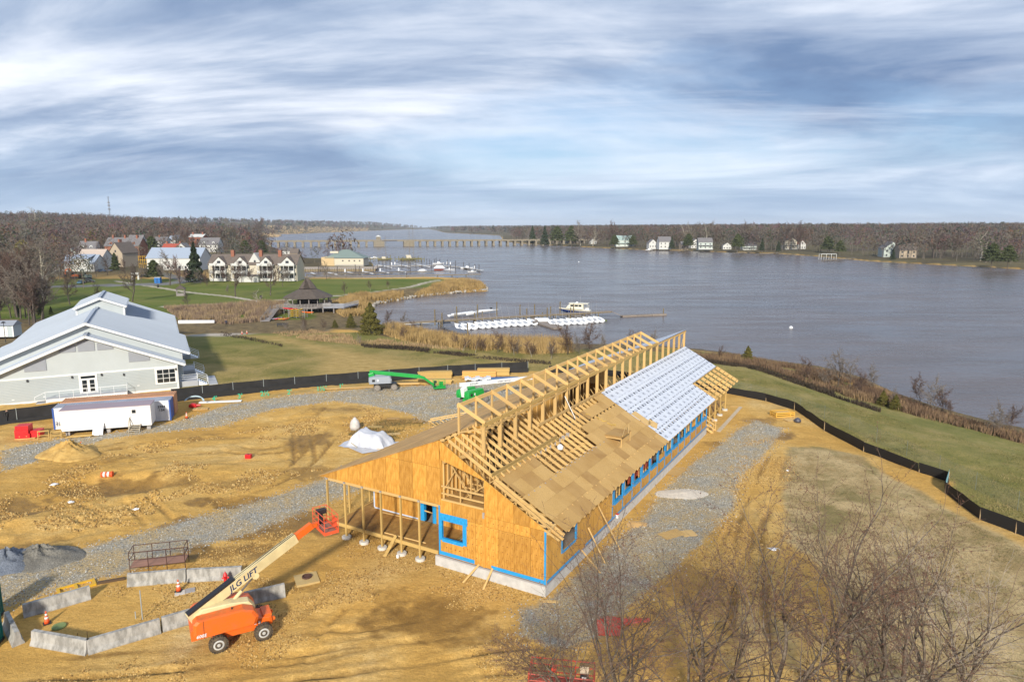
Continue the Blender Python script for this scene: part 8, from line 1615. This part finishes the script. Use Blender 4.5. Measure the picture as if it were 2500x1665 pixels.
reeds('weed_patch','green and brown weeds on the debris patch behind the tarpaulin',[([(850,1062),(880,1035),(960,1025),(1040,1030),(1010,1060),(960,1075),(900,1078)],3500,0.0)],.1,.45,49,[(.05,.06,.015),(.10,.09,.03),(.16,.10,.04)],.035)
reeds('lawn_grass','short rough grass over the right-hand field',[([(1700,885),(1850,912),(1950,948),(2050,985),(2150,1012),(2300,1060),(2500,1100),(2650,1160),(2650,1380),(2500,1300),(2320,1190),(2240,1150),(2110,1090),(1990,1015),(1900,975),(1780,945),(1700,920)],42000,None)],.06,.2,50,[(.075,.085,.02),(.16,.145,.045),(.30,.235,.11)],.05)
reeds('dry_grass','patchy dry grass inside the silt fence',[([(1930,1100),(2100,1120),(2240,1205),(2310,1245),(2500,1340),(2650,1420),(2650,1700),(2200,1700),(2060,1500),(1980,1370),(1920,1310)],30000,0.0)],.05,.17,51,[(.075,.08,.02),(.20,.145,.07),(.36,.27,.15)],.03)
# riprap stones along the green point
rp=MB(); rgp=random.Random(6)
SA=poly_px([(905,757),(912,745),(944,738),(1036,723),(1134,714),(1188,711),(1186,702)],WZ)
st=MB().lathe([(.05,-.3),(.42,-.15),(.5,.1),(.3,.32),(.05,.36)],6).mesh('riprap_stone'); st.materials.append(mat('riprap',(.34,.31,.27),.95,var=.3))
RPE=empty('riprap_bank',(0,0,0),0,'grey riprap stones edging the green point','riprap')
for a,b in zip(SA[:-1],SA[1:]):
    n=int(np.hypot(*(b-a))/.55)
    for k in range(min(n,48)):
        q=a+(b-a)*(k+rgp.random())/min(n,48); s=rgp.uniform(.7,1.6); link('stone',st,None,RPE,(q[0]+rgp.uniform(-.8,.6),q[1]+rgp.uniform(.0,1.6),rgp.uniform(-2.95,-2.5)),(rgp.random(),rgp.random(),rgp.random()*6),(s,s,s*.8))
# ================================================================== LOOSE STONES AND CLODS, SEATING OF OBJECTS ON THE RELIEF
def pebbles(name,label,P,size,cols,seed,cat='stones'):
    rs=np.random.RandomState(seed); n=len(P); z=ground_z(P[:,0],P[:,1]); s=size*(.5+rs.rand(n)**2*1.6); C=np.stack([P[:,0],P[:,1],z+s*.25],1); a=rs.rand(n)*6.28; T=np.array([[1,0,-.5],[-.5,.87,-.5],[-.5,-.87,-.5],[0,0,.75]]); V=np.zeros((n,4,3))
    for k in range(4): x,y,zz=T[k]; V[:,k,0]=C[:,0]+s*(x*np.cos(a)-y*np.sin(a)); V[:,k,1]=C[:,1]+s*(x*np.sin(a)+y*np.cos(a)); V[:,k,2]=C[:,2]+s*zz*(.6+.6*rs.rand(n))
    b=np.arange(n)*4; F=np.concatenate([np.stack([b,b+1,b+3],1),np.stack([b+1,b+2,b+3],1),np.stack([b+2,b,b+3],1)]); me=npmesh(name,V.reshape(-1,3),F); col=np.array(cols)[rs.randint(0,len(cols),n)]*(.75+.5*rs.rand(n,1)); at=me.color_attributes.new('Col','FLOAT_COLOR','POINT'); at.data.foreach_set('color',np.hstack([np.repeat(col,4,axis=0),np.ones((4*n,1))]).astype(np.float32).ravel()); me.materials.append(MATS['wood_mass']); o=link(name,me); tag(o,label,cat,None,'stuff')
def inpoly(px,n,seed,spill=1.2):
    W_=poly_px(px,0.0); rs=np.random.RandomState(seed); lo,hi=W_.min(0)-spill,W_.max(0)+spill; P=lo+(hi-lo)*rs.rand(n*4,2); d=signed(P,W_); k=rs.rand(len(P)); return P[(d>0)|((d>-spill*k*k))][:n]
GREYS=[(.42,.40,.35),(.27,.26,.23),(.15,.14,.125),(.55,.52,.46),(.36,.37,.37)]
pebbles('gravel_stones','loose grey stones of the gravel road past the barriers',inpoly(GR2,15000,1),.043,GREYS+[(.45,.33,.17)],2)
pebbles('gravel_stones','loose grey stones of the gravel track beside the building',inpoly(GR3,18000,3),.042,GREYS,4)
pebbles('gravel_stones','loose grey stones of the gravel yard by the black fence',inpoly(GR1,15000,5),.055,GREYS,6)
DIRTP=[(-40,1250),(250,1110),(560,1060),(900,1000),(1000,1050),(760,1150),(560,1210),(280,1300),(0,1370)]; SANDP=[(-60,1480),(300,1410),(620,1320),(840,1230),(1330,1470),(1280,1700),(-60,1700)]; TRACK=[(1820,1080),(1930,1070),(1920,1330),(2060,1700),(1480,1700),(1560,1500),(1780,1250)]
SANDC=[(.50,.30,.09),(.38,.21,.055),(.26,.145,.04),(.60,.40,.15)]
def clumpy(P,seed): k=vnoise(P[:,0],P[:,1],3.5,seed)+.5*vnoise(P[:,0],P[:,1],1.1,seed+1); return P[k>.12]
pebbles('dirt_clods','clods of turned earth over the muddy ground',clumpy(inpoly(DIRTP,34000,7),8),.075,SANDC,9,'earth'); pebbles('dirt_clods','crumbs of earth over the foreground sand',clumpy(inpoly(SANDP,60000,10),11),.042,SANDC,12,'earth'); pebbles('dirt_clods','crumbs of earth along the sandy track on the right',clumpy(inpoly(TRACK,24000,13),14),.045,SANDC,15,'earth')
for o in list(COL.objects):
    if o.parent is None and o.name.split('.')[0] in ('traffic_cone','traffic_drum','tool_case','white_scrap','bulk_bag','tarp_pile','lumber_stack','sand_heap','gravel_heap','stone_heap','timber_crate','rubbish_bag','red_crate_stack','sawhorse','spare_truss','white_wrap','blue_pallet_load','railed_platform','yellow_barricade','fire_hydrant','manhole_slab','manhole_lid','pallet','plastic_pipes','water_pump','portable_toilet','red_rail_platform','plastic_netting','wooden_steps') and o.location.y<150: o.location.z+=float(ground_z(o.location.x,o.location.y)[0])
    if o.parent is None and o.name.split('.')[0] in ('plywood_offcut','plywood_sheet') and o.location.z<.3: o.location.z+=float(ground_z(o.location.x,o.location.y)[0])
# ================================================================== AIR: thin even haze round the whole scene
def haze():
    m=bpy.data.materials.new('haze_air'); m.use_nodes=True; t=m.node_tree; t.nodes.clear(); v=t.nodes.new('ShaderNodeVolumePrincipled'); v.inputs['Color'].default_value=(.80,.88,1,1); v.inputs['Density'].default_value=HAZE_D; v.inputs['Anisotropy'].default_value=0.0; o=t.nodes.new('ShaderNodeOutputMaterial'); t.links.new(v.outputs[0],o.inputs['Volume'])
    b=MB().box(-16000,16000,-3000,16500,-6,150).build('haze',m); tag(b,'thin pale haze in the air over land and river',None,None,'stuff')
HAZE_D=.00007
haze()
